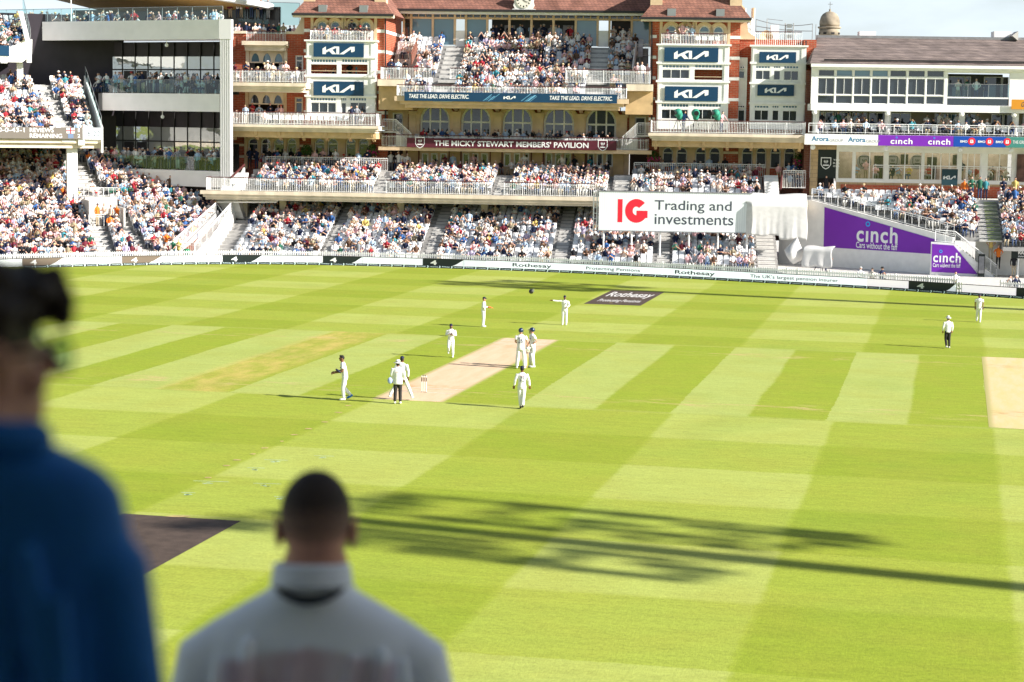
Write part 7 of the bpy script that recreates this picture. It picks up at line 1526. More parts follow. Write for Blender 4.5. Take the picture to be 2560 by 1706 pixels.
def figure(name, label, pos, yaw, H=1.75, arms=None, legs=None, lean=0.0, head=(0, 0), skin=SK1, hat='cap', short=False, trous=WHT, shoes=SHOEM, gloves=None, pads=False, jacket=False, num=None, cat="cricketer", group="cricketers on the field", heel=None):
    """Canonical pose faces -y; +x is the person's left. arms = ((elbow),(wrist)) for left, right as offsets from shoulder; legs = (knee, ankle) from hip."""
    k = H / 1.78; r = thing(name, pos, label, cat, group); L = lean
    hipz = .93; sh = lambda q: np.array([q * .185, -L, 1.46]); hp = lambda q: np.array([q * .09, 0, hipz])
    arms = arms or (((.06, .03, -.29), (.05, -.06, -.53)), ((-.06, .03, -.29), (-.05, -.06, -.53))); legs = legs or (((.01, -.02, -.44), (.02, .02, -.85)), ((-.01, -.02, -.44), (-.02, .02, -.85)))
    A = [(sh(q), sh(q) + np.array(a[0]), sh(q) + np.array(a[1])) for q, a in zip((1, -1), arms)]; G = [(hp(q), hp(q) + np.array(g[0]), hp(q) + np.array(g[1])) for q, g in zip((1, -1), legs)]
    hc = np.array([head[1] * .06, -L - .015 - .03 * (1 if lean > .05 else 0), 1.665]); hy = head[0]
    def fin(v): return [tuple(np.array(p) * k + np.array(pos)) for p in rot(v, yaw)]
    def put(nm, v, f, M, par=r, smooth=True): q = MB(); q.add(fin(v), f); return q.build(nm, M, par, smooth)
    # body: head with face, neck, core, arms and legs as one surface, then hands
    b = MB(); hd = MB(); hd.ball(hc, (.075, .095, .118), 16, 12); hd.tube([hc + (0, -.085, .02), hc + (0, -.118, -.022)], [.012, .019], 7); hd.ball(hc + (0, -.045, -.068), (.05, .055, .045), 10, 8)
    for q in (-1, 1): hd.ball(hc + (q * .077, .008, -.005), (.014, .024, .034), 8, 6)
    hv = rot(hd.v, hy, hc); b.add(hv, hd.f); b.tube([(0, -L * .95, 1.42), hc + (0, .012, -.07)], [.062, .055], 10); ell(b, [(0, 0, .86, .12, .09), (0, 0, 1.1, .12, .085), (0, -L * .6, 1.3, .14, .09), (0, -L, 1.45, .12, .075)])
    for s_, e, w in A: b.tube([s_, (s_ + e) / 2, e, (e * .45 + w * .55), w], [.05, .05, .042, .038, .027], 9)
    for h_, kn, an in G: b.tube([h_, (h_ + kn) / 2, kn, kn * .55 + an * .45, an], [.08, .072, .055, .052, .038], 9)
    v, f = remesh(b, .017, 2); hb = MB(); hb.add(v, f)
    if not gloves:
        for (s_, e, w), cu in zip(A, (.6, .6)): hand(hb, w, w - e, np.array([0, .6, .5]), cu)
    put("body", hb.v, hb.f, skin)
    # face marks: eyes and mouth, hair
    q = MB()
    for s_ in (-1, 1): q.ball(hc + (s_ * .030, -.088, .018), (.011, .008, .006), 8, 5)
    q.ball(hc + (0, -.098, -.062), (.022, .008, .005), 8, 5); put("eyes_and_mouth", rot(q.v, hy, hc), q.f, HRD)
    if hat in ('cap', 'none', 'helmet', 'beard'):
        q = MB(); q.ball(hc + (0, .016, .030), (.081, .094, .103), 14, 10); q2 = [(x, y, max(z, hc[2] - .035)) for x, y, z in q.v]
        if hat == 'none': q.v = q2; q.ball(hc + (0, -.05, .095), (.06, .05, .04), 10, 6); put("hair", rot(q.v, hy, hc), q.f, HRD)
        elif hat == 'cap':
            q = MB(); q.ball(hc + (0, .004, .052), (.086, .104, .084), 14, 9); q.v = [(x, y, max(z, hc[2] + .03)) for x, y, z in q.v]; q.add([tuple(hc + p) for p in ((-.07, -.07, .045), (.07, -.07, .045), (.05, -.175, .028), (-.05, -.175, .028), (-.07, -.07, .032), (.07, -.07, .032), (.05, -.175, .018), (-.05, -.175, .018))], [(0, 1, 2, 3), (7, 6, 5, 4), (0, 4, 5, 1), (1, 5, 6, 2), (2, 6, 7, 3), (3, 7, 4, 0)]); put("cap", rot(q.v, hy, hc), q.f, CAPM)
            q = MB(); q.ball(hc + (0, .035, -.005), (.079, .07, .075), 12, 8); put("hair", rot(q.v, hy, hc), q.f, HRD)
        elif hat == 'helmet':
            q = MB(); q.ball(hc + (0, .01, .03), (.108, .128, .118), 16, 10); q.v = [(x, y, max(z, hc[2] - .055) if y > hc[1] - .03 else max(z, hc[2] + .035)) for x, y, z in q.v]; q.add([tuple(hc + p) for p in ((-.09, -.08, .055), (.09, -.08, .055), (.06, -.185, .035), (-.06, -.185, .035), (-.09, -.08, .04), (.09, -.08, .04), (.06, -.185, .025), (-.06, -.185, .025))], [(0, 1, 2, 3), (7, 6, 5, 4), (0, 4, 5, 1), (1, 5, 6, 2), (2, 6, 7, 3), (3, 7, 4, 0)]); hm = put("helmet", rot(q.v, hy, hc), q.f, HELM)
            q = MB()
            for z in (-.005, -.045, -.085, -.12): q.tube([hc + (.1 * math.sin(t), -.03 - .115 * math.cos(t), z) for t in np.linspace(-1.4, 1.4, 9)], .007, 5)
            put("grille", rot(q.v, hy, hc), q.f, GRILLE, hm)
    if hat == 'brim':
        q = MB(); q.lathe(hc, [(.098, .03), (.098, .045), (.084, .12), (.06, .145)], 16); q.v = [tuple(p) for p in q.v]; q.lathe(hc, [(.10, .028), (.175, .012), (.178, .02), (.10, .045)], 20); hm = put("hat", rot(q.v, hy, hc), q.f, HATM); q = MB(); q.lathe(hc, [(.1005, .048), (.0955, .075)], 16); put("hat_band", q.v, q.f, CAPM, hm); q = MB(); q.ball(hc + (0, .035, -.02), (.079, .07, .075), 12, 8); put("hair", rot(q.v, hy, hc), q.f, HRD)
    if hat == 'beard' or hat == 'cap' and skin is SK1: q = MB(); q.ball(hc + (0, -.05, -.08), (.056, .058, .042), 10, 7); put("beard", rot(q.v, hy, hc), q.f, HRD)
    # shirt or jacket
    b = MB(); hem = .80 if jacket else .88; wd = 1.14 if jacket else 1.0
    ell(b, [(0, 0, hem, .175 * wd, .125 * wd), (0, 0, .98, .165 * wd, .122 * wd), (0, -L * .3, 1.12, .165 * wd, .118 * wd), (0, -L * .7, 1.30, .195 * wd, .125 * wd), (0, -L, 1.43, .205, .108), (0, -L, 1.49, .13, .08), (0, -L, 1.525, .068, .066)])
    for s_, e, w in A:
        if short: b.tube([s_ + (0, 0, -.01), s_ * .35 + e * .65], [.078, .074], 10)
        else: b.tube([s_ + (0, 0, -.01), (s_ + e) / 2, e, e * .45 + w * .55, e * .08 + w * .92], [.078 * wd, .066 * wd, .058 * wd, .053, .046], 10)
    v, f = remesh(b, .019, 3); sh_ = put("jacket" if jacket else "shirt", v, f, WHT)
    if num:
        q = MB(); w_, h_ = .21, .23; vv, ff = text_geo(num, .01); q.add([(-(x - .5) * w_, .0 - L * .7 + .122 * wd + .030 + .02 * (1 - abs(x - .5)), 1.14 + y * h_) for x, y in vv], ff); put("back_number", q.v, q.f, NUMM, sh_, False)
        q = MB(); vv, ff = text_geo("REE" if num == "26" else "MADU", .0); q.add([(-(x - .5) * .16, -L * .8 + .12 * wd + .035, 1.37 + y * .035) for x, y in vv], ff); put("back_name", q.v, q.f, NUMM if num == "26" else REDT, sh_, False)
    elif jacket: q = MB(); vv, ff = text_geo("UMPIRE", .0); q.add([(-(x - .5) * .17, .155, 1.30 + y * .035) for x, y in vv], ff); put("back_print", q.v, q.f, REDT, sh_, False)
    else: q = MB(); q.box(Fr(0, 0, 0), .045, .10, -.147 - L * .7, -.12 - L * .7, 1.28, 1.33); put("chest_badge", q.v, q.f, NUMM, sh_, False)
    # trousers, shoes, pads
    b = MB(); ell(b, [(0, 0, 1.0, .155, .11), (0, 0, .92, .168, .118), (0, 0, .82, .16, .115)])
    for h_, kn, an in G: b.tube([h_ + (0, 0, .02), (h_ + kn) / 2, kn, kn * .5 + an * .5, an * .96 + kn * .04 + np.array([0, 0, .0])], [.10, .092, .076, .072, .064], 10)
    v, f = remesh(b, .019, 3); put("trousers", v, f, trous)
    for i, (h_, kn, an) in enumerate(G):
        q = MB(); tilt = an[2] - .08; sd = 0
        sl = (shoes[i] if isinstance(shoes, tuple) else shoes); up_ = heel == i
        P = [(an + (0, .07, -.035 + (.06 if up_ else 0)), (.036)), (an + (0, .0, -.03), .048), (an + (0, -.09, -.045 - (.03 if up_ else 0)), .046), (an + (0, -.17, -.055 - (.06 if up_ else 0)), .030)]
        q.tube([p for p, _ in P], [c for _, c in P], 9); put("shoe", q.v, q.f, sl)
        if pads:
            q = MB(); a_, b_ = an + (0, -.045, .02), kn + (0, -.045, .16); q.tube([a_, (a_ + b_) / 2, b_], [.078, .092, .088], 10); put("leg_pad", q.v, q.f, PADM)
    if gloves:
        for s_, e, w in A:
            q = MB(); d = (w - e) / np.linalg.norm(w - e); q.tube([w - d * .03, w + d * .03, w + d * .085], [.042, .055, .05], 9); hand(q, w + d * .02, d, np.array([0, .6, .5]), .5, 1.35); put("glove", q.v, q.f, gloves)
    return r, (lambda p: np.array(rot([p], yaw)[0]) * k + np.array(pos)), A
PI = math.pi
def gp(u, v): p = at_z(u, v); return np.array([p[0], p[1], .01])
DN = ((.05, .02, -.29), (.05, -.07, -.54)); DNR = ((-.05, .02, -.29), (-.05, -.07, -.54))
figure("person", "wicketkeeper in whites and dark cap holding orange gloves out to catch", gp(1208, 818), rad(80), 1.66, (((.04, .02, -.28), (.02, -.30, -.30)), ((-.04, .0, -.28), (-.02, -.30, -.26))), None, .03, gloves=GLV, skin=SK2)
figure("person", "bearded fielder in whites with one arm stretched straight out to the side", gp(1411, 813), rad(-6), 1.66, (((.10, -.04, -.27), (-.04, -.20, -.38)), ((-.29, -.05, -.02), (-.56, -.08, .02))), None, .05, head=(.05, 0), hat='cap')
figure("person", "fielder in whites and dark cap jogging with both hands at his chest", gp(1127, 894), rad(-4), 1.62, (((.08, .02, -.27), (-.10, -.18, -.22)), ((-.08, .02, -.27), (.10, -.18, -.20))), (((.01, -.03, -.44), (.02, .0, -.85)), ((-.02, -.16, -.40), (-.04, .10, -.66))), .04)
rB, tB, AB = figure("person", "batsman in navy helmet and pads with number 26 on his back", gp(1301, 922), rad(176), 1.86, (((.05, .03, -.28), (-.03, -.16, -.34)), ((-.10, .0, -.27), (-.13, -.04, -.53))), (((.03, -.03, -.44), (.07, .0, -.85)), ((-.06, -.04, -.43), (-.10, .0, -.85))), .0, head=(-.4, 0), skin=SK2, hat='helmet', short=True, gloves=PADM, pads=True, num="26")
rC, tC, AC = figure("person", "batsman in navy helmet standing side on with hand on hip, talking to his partner", gp(1331, 919), rad(-72), 1.84, (((.05, .12, -.25), (.02, -.06, -.42)), ((-.05, .0, -.28), (-.05, -.14, -.50))), None, .03, head=(0, 0), skin=SK2, hat='helmet', short=True, gloves=PADM, pads=True)
figure("person", "fielder with number 75 on his back walking away on the right of the pitch", gp(1304, 1022), rad(182), 1.70, (((.10, .03, -.27), (.14, -.02, -.52)), ((-.10, .03, -.27), (-.14, -.02, -.52))), (((-.01, -.05, -.44), (-.05, -.02, -.85)), ((.02, .02, -.44), (.05, .14, -.80))), .0, num="75", shoes=SHOEK)
figure("person", "bareheaded bowler in blue shoes looking down at the dark cap in his hands", gp(862, 1001), rad(-82), 1.83, (((.02, -.04, -.29), (-.05, -.32, -.36)), ((-.02, -.04, -.29), (.05, -.32, -.35))), (((.0, -.08, -.43), (.0, -.05, -.85)), ((.0, -.02, -.44), (.0, .24, -.76))), .08, hat='none', short=True, shoes=(SHOEM, SHOEB), heel=1)
figure("person", "umpire in white jacket and hat with dark trousers standing at the bowler's end", gp(994, 1010), rad(178), 1.76, (((.07, .02, -.28), (.05, -.08, -.52)), ((-.09, .04, -.27), (-.07, -.10, -.50))), None, .0, hat='brim', trous=BLKT, jacket=True, cat="umpire", group="umpires on the field")
figure("person", "fielder in whites striding behind the umpire in the white jacket", gp(1004, 1000), rad(165), 1.78, (((.13, .05, -.24), (.06, -.1, -.40)), ((-.10, .06, -.27), (-.08, .0, -.52))), (((.20, -.06, -.38), (.40, .08, -.76)), ((-.18, -.02, -.39), (-.38, .06, -.77))), .02)
figure("person", "umpire in white shirt and hat with dark trousers walking away at square leg", gp(2368, 871), rad(184), 1.66, (((.08, .02, -.28), (.07, -.05, -.52)), ((-.08, .02, -.28), (-.07, -.05, -.52))), (((.0, -.06, -.43), (.0, .16, -.80)), ((-.0, .0, -.44), (-.02, .0, -.85))), .02, skin=SK2, hat='brim', trous=BLKT, cat="umpire", group="umpires on the field")
figure("person", "fielder in whites walking near the far boundary at the right", gp(2446, 806), rad(-12), 1.66, (((.06, .02, -.29), (.05, -.10, -.53)), ((-.06, .02, -.29), (-.05, -.02, -.54))), (((.0, -.07, -.43), (.0, -.05, -.85)), ((-.01, .02, -.44), (-.02, .14, -.80))), .02, short=True)
# bats, the cap, the tossed helmet, the umpire's folded cloth
WILL = mat("willow_wood", (.55, .38, .20), .5); GRIP = mat("dark_grip", (.06, .03, .03), .6)
def bat(p0, p1, label):
    p0, p1 = np.array(p0), np.array(p1); d = p1 - p0; r = thing("cricket_bat", p1, label, "cricket bat", "bats held by the batsmen"); q = MB(); q.tube([p0, p0 + d * .36], .017, 8); q.build("handle", GRIP, r); L = np.linalg.norm(d); d = d / L; a = np.cross(d, [0, 1, 0]); a /= np.linalg.norm(a); b = np.cross(d, a); P = [(.34, .02, .017), (.42, .052, .026), (.85, .054, .034), (1.0, .046, .014)]; q = MB(); n = 8
    q.add([p0 + d * L * t + a * w * math.cos(2 * math.pi * (k + .5) / n) * 1.08 + b * h_ * math.sin(2 * math.pi * (k + .5) / n) * 1.08 for t, w, h_ in P for k in range(n)], [(i * n + k, i * n + (k + 1) % n, (i + 1) * n + (k + 1) % n, (i + 1) * n + k) for i in range(3) for k in range(n)] + [tuple(range(n - 1, -1, -1)), tuple(range(3 * n, 4 * n))]); q.build("blade", WILL, r)
w = tB(AB[1][2] + np.array([0, -.05, -.06])); bat(w + (0, 0, .12), np.array([w[0] - .06, w[1] + .02, .03]), "wooden bat hanging beside the leg of the batsman numbered 26")
w = tC(AC[1][2] + np.array([0, -.05, -.06])); bat(w + (.02, 0, .1), np.array([w[0] - .10, w[1] + .25, .03]), "wooden bat held by the side on batsman")
def lost(u, v, Y): return at_y(u, v, Y)
p = at_y(846, 928, 78.81); q = MB(); q.ball(p, (.12, .07, .06), 12, 8); q.v = [(x, y, z + .6 * (p[0] - x)) for x, y, z in q.v]; tag(q.build("cap", CAPM, None, True), "dark cap held in the hands of the bareheaded bowler", "cap")
p = at_y(1328, 729, 101.5); hr = thing("cricket_helmet", p, "dark helmet tossed in mid air between the two far fielders", "helmet"); q = MB(); q.ball(p, (.125, .15, .13), 14, 10); q.build("shell", mat("black_helmet", (.018, .018, .022), .35, .5), hr, True); q = MB()
for t in (-.3, .1, .5): q.tube([p + np.array([.06 + .1 * math.cos(a), -.05 + .1 * math.sin(a) - .03, .06 + t * .14]) for a in np.linspace(-1.5, 1.2, 8)], .008, 5)
q.build("grille", mat("silver_grille", (.55, .55, .56), .3, .5, .8), hr)
p = at_y(975, 952, 77.5); q = MB(); q.ball(p, (.10, .06, .13), 10, 8); tag(q.build("folded_cloth", mat("pale_blue_cloth", (.35, .45, .75), .8, noise=.3, nscale=9), None, True), "pale blue folded cloth hanging from the jacketed umpire's hand", "cloth")
# ================================================================== NEAR STAND (unseen around the camera, roof added to shade the men) AND THE TWO MEN IN FRONT
F0 = Fr(0, 0, 0)
pa = at_y(45, 622, 2.55); zA = pa[2] - 1.80; pb = at_y(788, 1178, 4.85); zBm = pb[2] - 1.76
ns = thing("near_stand", (0, 2, zBm), "unseen stand under the two men, its roof added to shade them", "stand"); q = MB()
q.box(F0, -16, 22, -14, 3.1, zA - 3, zA); q.box(F0, -16, 22, 3.1, 4.1, zA - 3, (zA + zBm) / 2); q.box(F0, -16, 22, 4.1, 5.6, zA - 3.5, zBm)
for i in range(12): q.box(F0, -16, 22, 5.6 + i * .9, 6.5 + i * .9, -.2, zBm - .55 * (i + 1))
q.build("terrace_steps", CONCD, ns); q = MB(); q.box(F0, -18, 34, -16, 1.8, 15.2, 15.6); q.build("roof", CONC, ns); q = MB(); q.box(F0, -18, 34, -6.3, -6, zA - 3, 15.2); q.build("rear_wall", CONC, ns)  # unseen roof and rear wall, shaped to control light on the two men
for x in (-9, 9, 21): q = MB(); q.tube([(x, -5, zA), (x, -5, 15.2)], .18, 10); q.build("column", METAL, ns)
SKF = mat("man_skin", (.58, .29, .21), .5, noise=.12, nscale=14); HAIRF = mat("dark_brown_hair", (.034, .020, .014), .6, noise=.5, nscale=25); FADE = mat("cropped_hair", (.18, .100, .078), .75, noise=.3, nscale=40)
BLAZ = mat("blue_blazer", (.006, .105, .38), .75, noise=.15, nscale=5, bump=.15, bscale=60); SHB = mat("pale_shirt", (.80, .82, .90), .7, noise=.06, nscale=5); SHP = mat("thin_shirt_back", (.46, .35, .40), .75, noise=.22, nscale=4, stretch=(2.5, 1, .6)); TIE = mat("black_tie", (.010, .012, .020), .5); GLS = mat("spectacle_frame", (.02, .02, .022), .3)
_bz = BLAZ.node_tree.nodes['Principled BSDF']; _bz.inputs['Sheen Weight'].default_value = .8; _bz.inputs['Sheen Roughness'].default_value = .35; _bz.inputs['Sheen Tint'].default_value = (.10, .45, 1, 1)
def put2(nm, v, f, M, par, off, yaw=0, c=(0, 0, 0), smooth=True): q = MB(); q.add([tuple(np.array(p) + off) for p in rot(v, yaw, c)], f); return q.build(nm, M, par, smooth)
def man_head(hy, hair, nk=.064):
    """Head centre at the origin, facing -y."""
    b = MB(); b.ball((0, .012, .02), (.076, .096, .108), 22, 16); b.ball((0, -.03, -.055), (.058, .066, .065), 16, 12); b.ball((0, -.07, -.098), (.026, .022, .02), 10, 8); b.tube([(0, -.088, .022), (0, -.112, -.012), (0, -.112, -.022)], [.011, .018, .014], 8)
    for q in (-1, 1): b.ball((q * .045, -.062, -.02), (.022, .022, .02), 8, 6)
    b.tube([(0, .022, -.185), (0, .026, -.14), (0, .012, -.05)], [nk * 1.06, nk, nk * .97], 14)
    v, f = remesh(b, .006, 6); e = MB()
    for q in (-1, 1):
        n = 12; P = [(q * (.078 + .016 * (1 if 1 < k < 8 else .4)), .012 + .019 * math.cos(2 * math.pi * k / n + .3) + .006, .002 + .033 * math.sin(2 * math.pi * k / n)) for k in range(n)]; e.tube(P + [P[0]], .0068, 8, 0, False); e.ball((q * .078, .014, .0), (.010, .017, .026), 10, 8)
    m_ = MB(); m_.add(v, f); m_.add(e.v, e.f); return m_
# --- man in the blue blazer, at the left edge
mA = thing("person", (pa[0] - .05, 2.55, zA), "dark haired man in glasses and blue blazer seen from behind at the left edge", "person", "men watching in the foreground")
hcA = np.array([at_y(-72, 880, 2.6)[0], 2.62, at_y(-72, 918, 2.6)[2]]); yA = rad(180 - 52)
h = man_head(0, None, .076); HS = 1.02; h.v = [(x * HS, y * HS, z * HS) for x, y, z in h.v]; ov = hcA
put2("body", h.v, h.f, SKF, mA, ov, yA)
q = MB(); q.ball((0, .024, .042), (.088, .105, .096), 22, 16); q.v = [(x, y, max(z, (-.055 if y > .02 else .028))) for x, y, z in q.v]; rr = random.Random(3)
for i in range(150):
    t, ph = rr.uniform(-.9, 4.05), rr.uniform(-.2, 1.35); p = np.array([.086 * math.cos(t) * math.cos(ph * .8), .02 + .102 * math.sin(t) * math.cos(ph * .8), .05 + .082 * math.sin(ph)]); q.ball(p, rr.uniform(.010, .022), 8, 6)
for i in range(95): q.ball((rr.uniform(-.07, .07), rr.uniform(-.105, -.045), rr.uniform(.058, .122)), rr.uniform(.008, .022), 8, 6)
v, f = remesh(q, .005, 1); v = [(x * HS, y * HS, z * HS) for x, y, z in v]; put2("hair", v, f, HAIRF, mA, ov, yA)
q = MB()
for s in (-1, 1): q.tube([(s * .078, .01, .02), (s * .074, -.09, .022)], .0035, 6); q.tube([(s * .037 + .030 * math.cos(t), -.107, .012 + .024 * math.sin(t)) for t in np.linspace(0, 2 * PI, 15)], .0035, 6)
q.tube([(-.01, -.112, .02), (.01, -.112, .02)], .003, 6); q.v = [(x * HS, y * HS, z * HS) for x, y, z in q.v]; gl = put2("spectacles", q.v, q.f, GLS, mA, ov, yA)
q = MB()
for s in (-1, 1): q.add([(s * .037 + .028 * math.cos(t), -.107, .012 + .022 * math.sin(t)) for t in np.linspace(0, 2 * PI, 13)[:-1]], [tuple(range(12))])
q.v = [(x * HS, y * HS, z * HS) for x, y, z in q.v]; put2("lens", q.v, q.f, BALG, gl, ov, yA, smooth=False)
bA = np.array([at_y(-98, 1200, 2.6)[0], 2.6, 0]); zsA = at_y(60, 1052, 2.6)[2]
def torso(mb_, z0, prof, arms):
    ell(mb_, [(0, dy, z0 - z, w, d) for z, w, d, dy in prof], 26)
    for s_ in (-1, 1): mb_.tube([(s_ * x, y, z0 - z) for x, y, z, r in arms], [r for _, _, _, r in arms], 14)
q = MB(); torso(q, zsA, [(.010, .086, .080, .0), (.020, .100, .086, .0), (.028, .122, .09, .01), (.042, .160, .10, .01), (.062, .202, .11, .005), (.090, .226, .118, 0), (.14, .236, .125, 0), (.26, .235, .135, 0), (.42, .225, .135, 0), (.60, .215, .13, 0), (.80, .23, .14, 0)], [(.16, 0, .15, .06), (.205, 0, .20, .062), (.228, -.01, .36, .055), (.236, -.05, .58, .050), (.22, -.12, .78, .045)])
for x0, x1, z0, z1 in ((.02, .03, .22, .7), (.12, .06, .30, .7), (-.08, -.1, .25, .7), (.19, .205, .2, .5), (.15, .19, .14, .42), (-.15, -.17, .16, .5), (.0, .0, .05, .8)): q.tube([(-x0, .125, zsA - z0), (-x1, .13, zsA - z1)], [.016, .024], 8)
v, f = remesh(q, .008, 12); put2("blazer", v, f, BLAZ, mA, bA, rad(180 - 10), (0, 0, 0))
q = MB(); q.tube([(0.092 * math.cos(t), .006 + .088 * math.sin(t), zsA - .022 + .012 * math.sin(t)) for t in np.linspace(.25, PI - .25, 16)], .026, 8); put2("collar", q.v, q.f, BLAZ, mA, bA + np.array([.035, 0, 0]), rad(180 - 10))
q = MB()
for s in (-1, 1): q.tube([(s * .1, 0, zsA - .85), (s * .1, 0, zA + .5), (s * .11, 0, zA + .06)], [.10, .07, .05], 12); q.tube([(s * .1, .06, zA + .05), (s * .1, -.17, zA + .04)], [.05, .04], 8)
q2 = MB(); ell(q2, [(0, 0, zsA - .95, .17, .12), (0, 0, zsA - .70, .17, .12)], 16); q.add(q2.v, q2.f); put2("trousers", q.v, q.f, BLKT, mA, bA, rad(180))
# --- man in the pale shirt, centre left
mB_ = thing("person", (pb[0], 4.85, zBm), "short haired man in a pale shirt and dark tie seen from behind", "person", "men watching in the foreground")
hcB = np.array([at_y(786, 1300, 4.85)[0], 4.895, pb[2] - .150]); yB = rad(183)
h = man_head(0, None, .074); h.v = [((x * 1.13 if abs(x) < .082 else math.copysign(.082 * 1.13 + (abs(x) - .082) * .7, x)), y - .01 * (z < -.12), z * 1.1 - .012) for x, y, z in h.v]; put2("body", h.v, h.f, SKF, mB_, hcB, yB)
FDM = bpy.data.materials.new("faded_brown_hair"); FDM.use_nodes = True; N = FDM.node_tree; b_ = N.nodes['Principled BSDF']; b_.inputs['Roughness'].default_value = .8
P = N.nodes.new("ShaderNodeTexCoord").outputs['Object']; sx_ = N.nodes.new("ShaderNodeSeparateXYZ"); N.links.new(P, sx_.inputs[0]); Z = NX(N, sx_.outputs['Z']) - float(hcB[2] - zBm); nf = (nnoise(N, P, 60, 4, .7) - .5) * .03
zz_ = Z + nf; N.links.new(nmix(N, zz_.step(.015, .085), nmix(N, zz_.step(-.045, .02), (.50, .25, .18), (.20, .115, .085)), (.030, .017, .012)), b_.inputs['Base Color'])
q = MB(); q.ball((0, .018, .034), (.0800, .1005, .114), 22, 16); q.v = [(x * 1.14, max(y, -.045) if z < .05 else y, max(z, -.045)) for x, y, z in q.v]; v, f = remesh(q, .006, 3); put2("hair", v, f, FDM, mB_, hcB, yB)
zsB = at_y(785, 1422, 4.85)[2]; bB = np.array([at_y(779, 1560, 4.85)[0], 4.87, 0])
q = MB(); torso(q, zsB, [(-.01, .078, .070, .012), (.03, .092, .080, .012), (.062, .118, .09, .01), (.095, .175, .10, .006), (.135, .240, .112, 0), (.18, .288, .122, 0), (.235, .312, .128, 0), (.30, .292, .132, 0), (.42, .245, .132, 0), (.60, .22, .128, 0), (.80, .215, .125, 0)], [(.20, 0, .19, .07), (.276, 0, .24, .074), (.306, -.01, .36, .068), (.318, -.05, .55, .062), (.24, -.20, .64, .052)])
for x0, x1, z0, z1 in ((-.12, -.02, .20, .6), (.02, .10, .18, .56), (.15, .19, .16, .55), (-.05, -.10, .24, .7), (-.19, -.17, .18, .6), (.22, .25, .2, .5), (-.24, -.26, .2, .5)): q.tube([(x0, .118, zsB - z0), ((x0 + x1) / 2, .135, zsB - (z0 + z1) / 2), (x1, .124, zsB - z1)], [.012, .024, .012], 8)
v, f = remesh(q, .008, 8); v = np.array(v)
# yoke (double cloth) above a thin single-layer back panel, in one material
SHX = bpy.data.materials.new("pale_shirt_with_yoke"); SHX.use_nodes = True; N = SHX.node_tree; b_ = N.nodes['Principled BSDF']; b_.inputs['Roughness'].default_value = .75
P = N.nodes.new("ShaderNodeTexCoord").outputs['Object']; sx_ = N.nodes.new("ShaderNodeSeparateXYZ"); N.links.new(P, sx_.inputs[0]); X, Z = NX(N, sx_.outputs['X']), NX(N, sx_.outputs['Z']); wv = (nnoise(N, nmap(N, P, (9, 2, 3)), 1.2, 4) - .5)
dX = (X - float(bB[0] - pb[0]))._op('ABSOLUTE'); zy = Z + dX * .22 + wv * .03
pan = (zy * -1).step(-float(zsB - .172 - zBm) - .012, -float(zsB - .172 - zBm) + .016) * ((dX + wv * .06) * -1).step(-.235, -.195)
st_ = (wv * 2.2 + .5).step(.2, .8); N.links.new(nmix(N, pan * (st_ * .35 + .6), (.84, .87, .95), (.56, .40, .45)), b_.inputs['Base Color'])
put2("shirt", [tuple(p) for p in v], f, SHX, mB_, bB, rad(180))
q = MB()
for dz_, rr_ in ((-.045, .094), (-.032, .092), (-.019, .090), (-.006, .088)): q.tube([(rr_ * math.cos(t), .018 + rr_ * .93 * math.sin(t), zsB + .01 + dz_ + .012 * math.sin(t)) for t in np.linspace(0, 2 * PI, 24)], .0115, 8, 0, False)
put2("collar", q.v, q.f, SHB, mB_, bB, rad(180)); q = MB(); q.tube([(.10 * math.cos(t), .020 + .098 * math.sin(t), zsB - .030 - .028 * math.sin(t) ** 2) for t in np.linspace(.55, PI - .55, 18)], [.004 + .0085 * math.sin(PI * i / 17) for i in range(18)], 8)
put2("tie", q.v, q.f, TIE, mB_, bB, rad(180))
q = MB()
for s in (-1, 1): q.tube([(s * .1, 0, zsB - .85), (s * .1, 0, zBm + .5), (s * .11, 0, zBm + .06)], [.10, .07, .05], 12); q.tube([(s * .1, .06, zBm + .05), (s * .1, -.17, zBm + .04)], [.05, .04], 8)
q2 = MB(); ell(q2, [(0, 0, zsB - .95, .17, .12), (0, 0, zsB - .70, .17, .12)], 16); q.add(q2.v, q2.f); put2("trousers", q.v, q.f, BLKT, mB_, bB, rad(180))
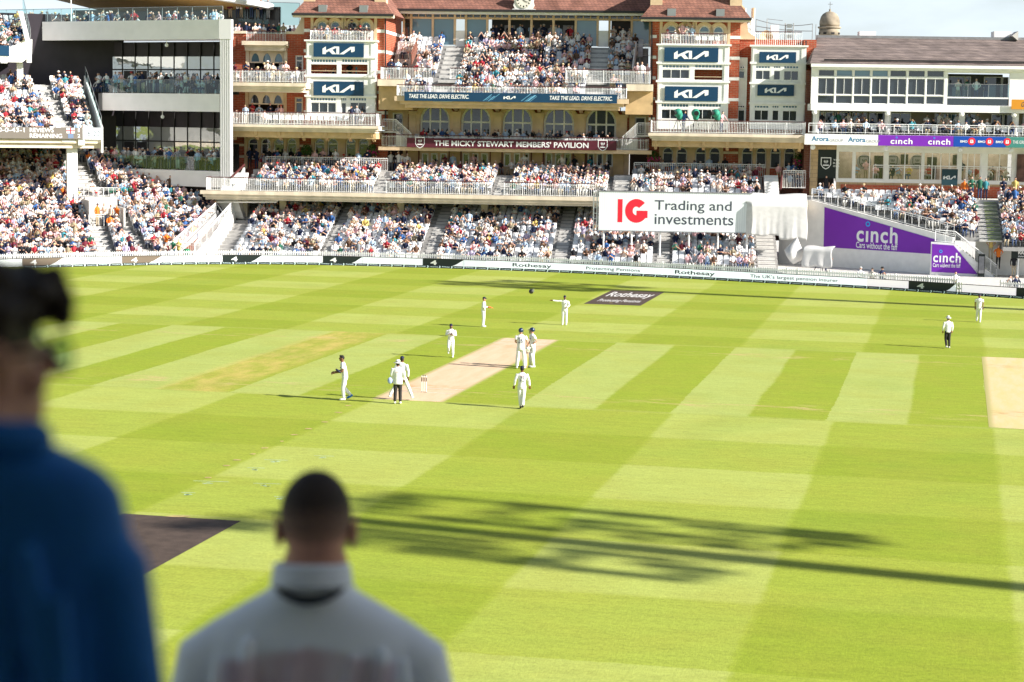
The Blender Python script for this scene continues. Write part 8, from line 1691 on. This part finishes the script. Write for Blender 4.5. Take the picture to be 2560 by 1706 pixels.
# ------------------------------------------------------------------ the crowd: the 290 that show largest as people, the rest one mass
def ordw(n):
    w = ['front', 'second', 'third', 'fourth', 'fifth', 'sixth', 'seventh', 'eighth', 'ninth', 'tenth', 'eleventh', 'twelfth', 'thirteenth', 'fourteenth', 'fifteenth', 'sixteenth', 'seventeenth', 'eighteenth', 'nineteenth', 'twentieth']
    return w[n] if n < len(w) else f"{n + 1}th"
HIDE = [(0, 600, 170, 1706), (1497, 470, 2020, 592), (0, 600, 120, 700)]
def finish_crowd(nind=288):
    for c in CROWD:
        h = np.array([0, 0, 1.5 if c['stand'] else 1.1]); p = c['p'] + h - CAM; z = p @ FWD; c['u'] = 1280 + CF * (p @ RGT) / z; c['v'] = 853 + CF * (p @ DWN) / z
        ok = 6 < c['u'] < 2554 and 4 < c['v'] < 1700 and c['vis'] and not any(a < c['u'] < b and e < c['v'] < f for a, e, b, f in HIDE)
        size = (1.55 if c['stand'] else .85) / z; size *= (1.25 if c['row'] == 0 else 1)
        if 'room' in c['where'] or 'back of' in c['where'] or 'window' in c['where'] or 'behind' in c['where']: size *= .5
        if c['u'] > 1490 and c['u'] < 2030 and c['v'] > 455 and c['v'] < 600: size *= .2
        c['score'] = size if ok else 0
    ind = sorted(CROWD, key=lambda c: -c['score'])[:nind]; ids = {id(c) for c in ind}; rest = [c for c in CROWD if id(c) not in ids]
    def look(c): return (c['where'], c['row'] if not c['stand'] else -1, c['shirt'], c['hat'], c['stand'])
    rows = {}
    for c in CROWD:
        if c['score'] > 0: rows.setdefault(look(c), []).append(c)
    for k in rows: rows[k].sort(key=lambda c: c['u'])
    num = ['', 'one', 'two', 'three', 'four', 'five', 'six', 'seven', 'eight', 'nine', 'ten', 'eleven', 'twelve']
    for c in ind:
        L = rows[look(c)]; i = next(j for j, x in enumerate(L) if x is c); w = c['where'].replace('the ', '', 1); hat = f" in {c['hat']}" if c['hat'] else ""
        o_ = "" if len(L) == 1 else f"{ordw(i).replace('front', 'first')} of {num[len(L)] if len(L) < 13 else len(L)} "
        lab = f"{o_}{c['shirt']} shirted standing {'person' if len(L) == 1 else 'people'}{hat}{'' if len(L) == 1 else ' from left'}, {w}" if c['stand'] else f"{o_}{c['shirt']} shirted {'sitter' if len(L) == 1 else 'sitters'}{hat}{'' if len(L) == 1 else ' from left'}, {ordw(c['row'])} row, {w}"
        if len(lab.split()) > 16: lab = lab.replace(' of the slate roofed building', '').replace('of the modern building', '').replace(' from left', '').strip()
        o = bpy.data.objects.new("person", fast_mesh("person", pverts(c), TF[c['t']], c['C'][TG[c['t']]])); o.data.materials.append(PEOPLE); COL.objects.link(o); o.location = tuple(c['p']); assert len(lab.split()) <= 16, lab
        tag(o, lab, "person", "spectators in the stands")
    V = []; F = []; C = []; n = 0
    for c in rest:
        v = pverts(c) + c['p']; V.append(v); F += [tuple(i + n for i in f) for f in TF[c['t']]]; C.append(c['C'][TG[c['t']]]); n += len(v)
    o = bpy.data.objects.new("spectator_crowd", fast_mesh("spectator_crowd", np.concatenate(V), F, np.concatenate(C))); o.data.materials.append(PEOPLE); COL.objects.link(o)
    tag(o, "packed mass of spectators in the farther rows of all the stands", "crowd", kind='stuff')
    print("CROWD", len(CROWD), "verts", n)
finish_crowd()
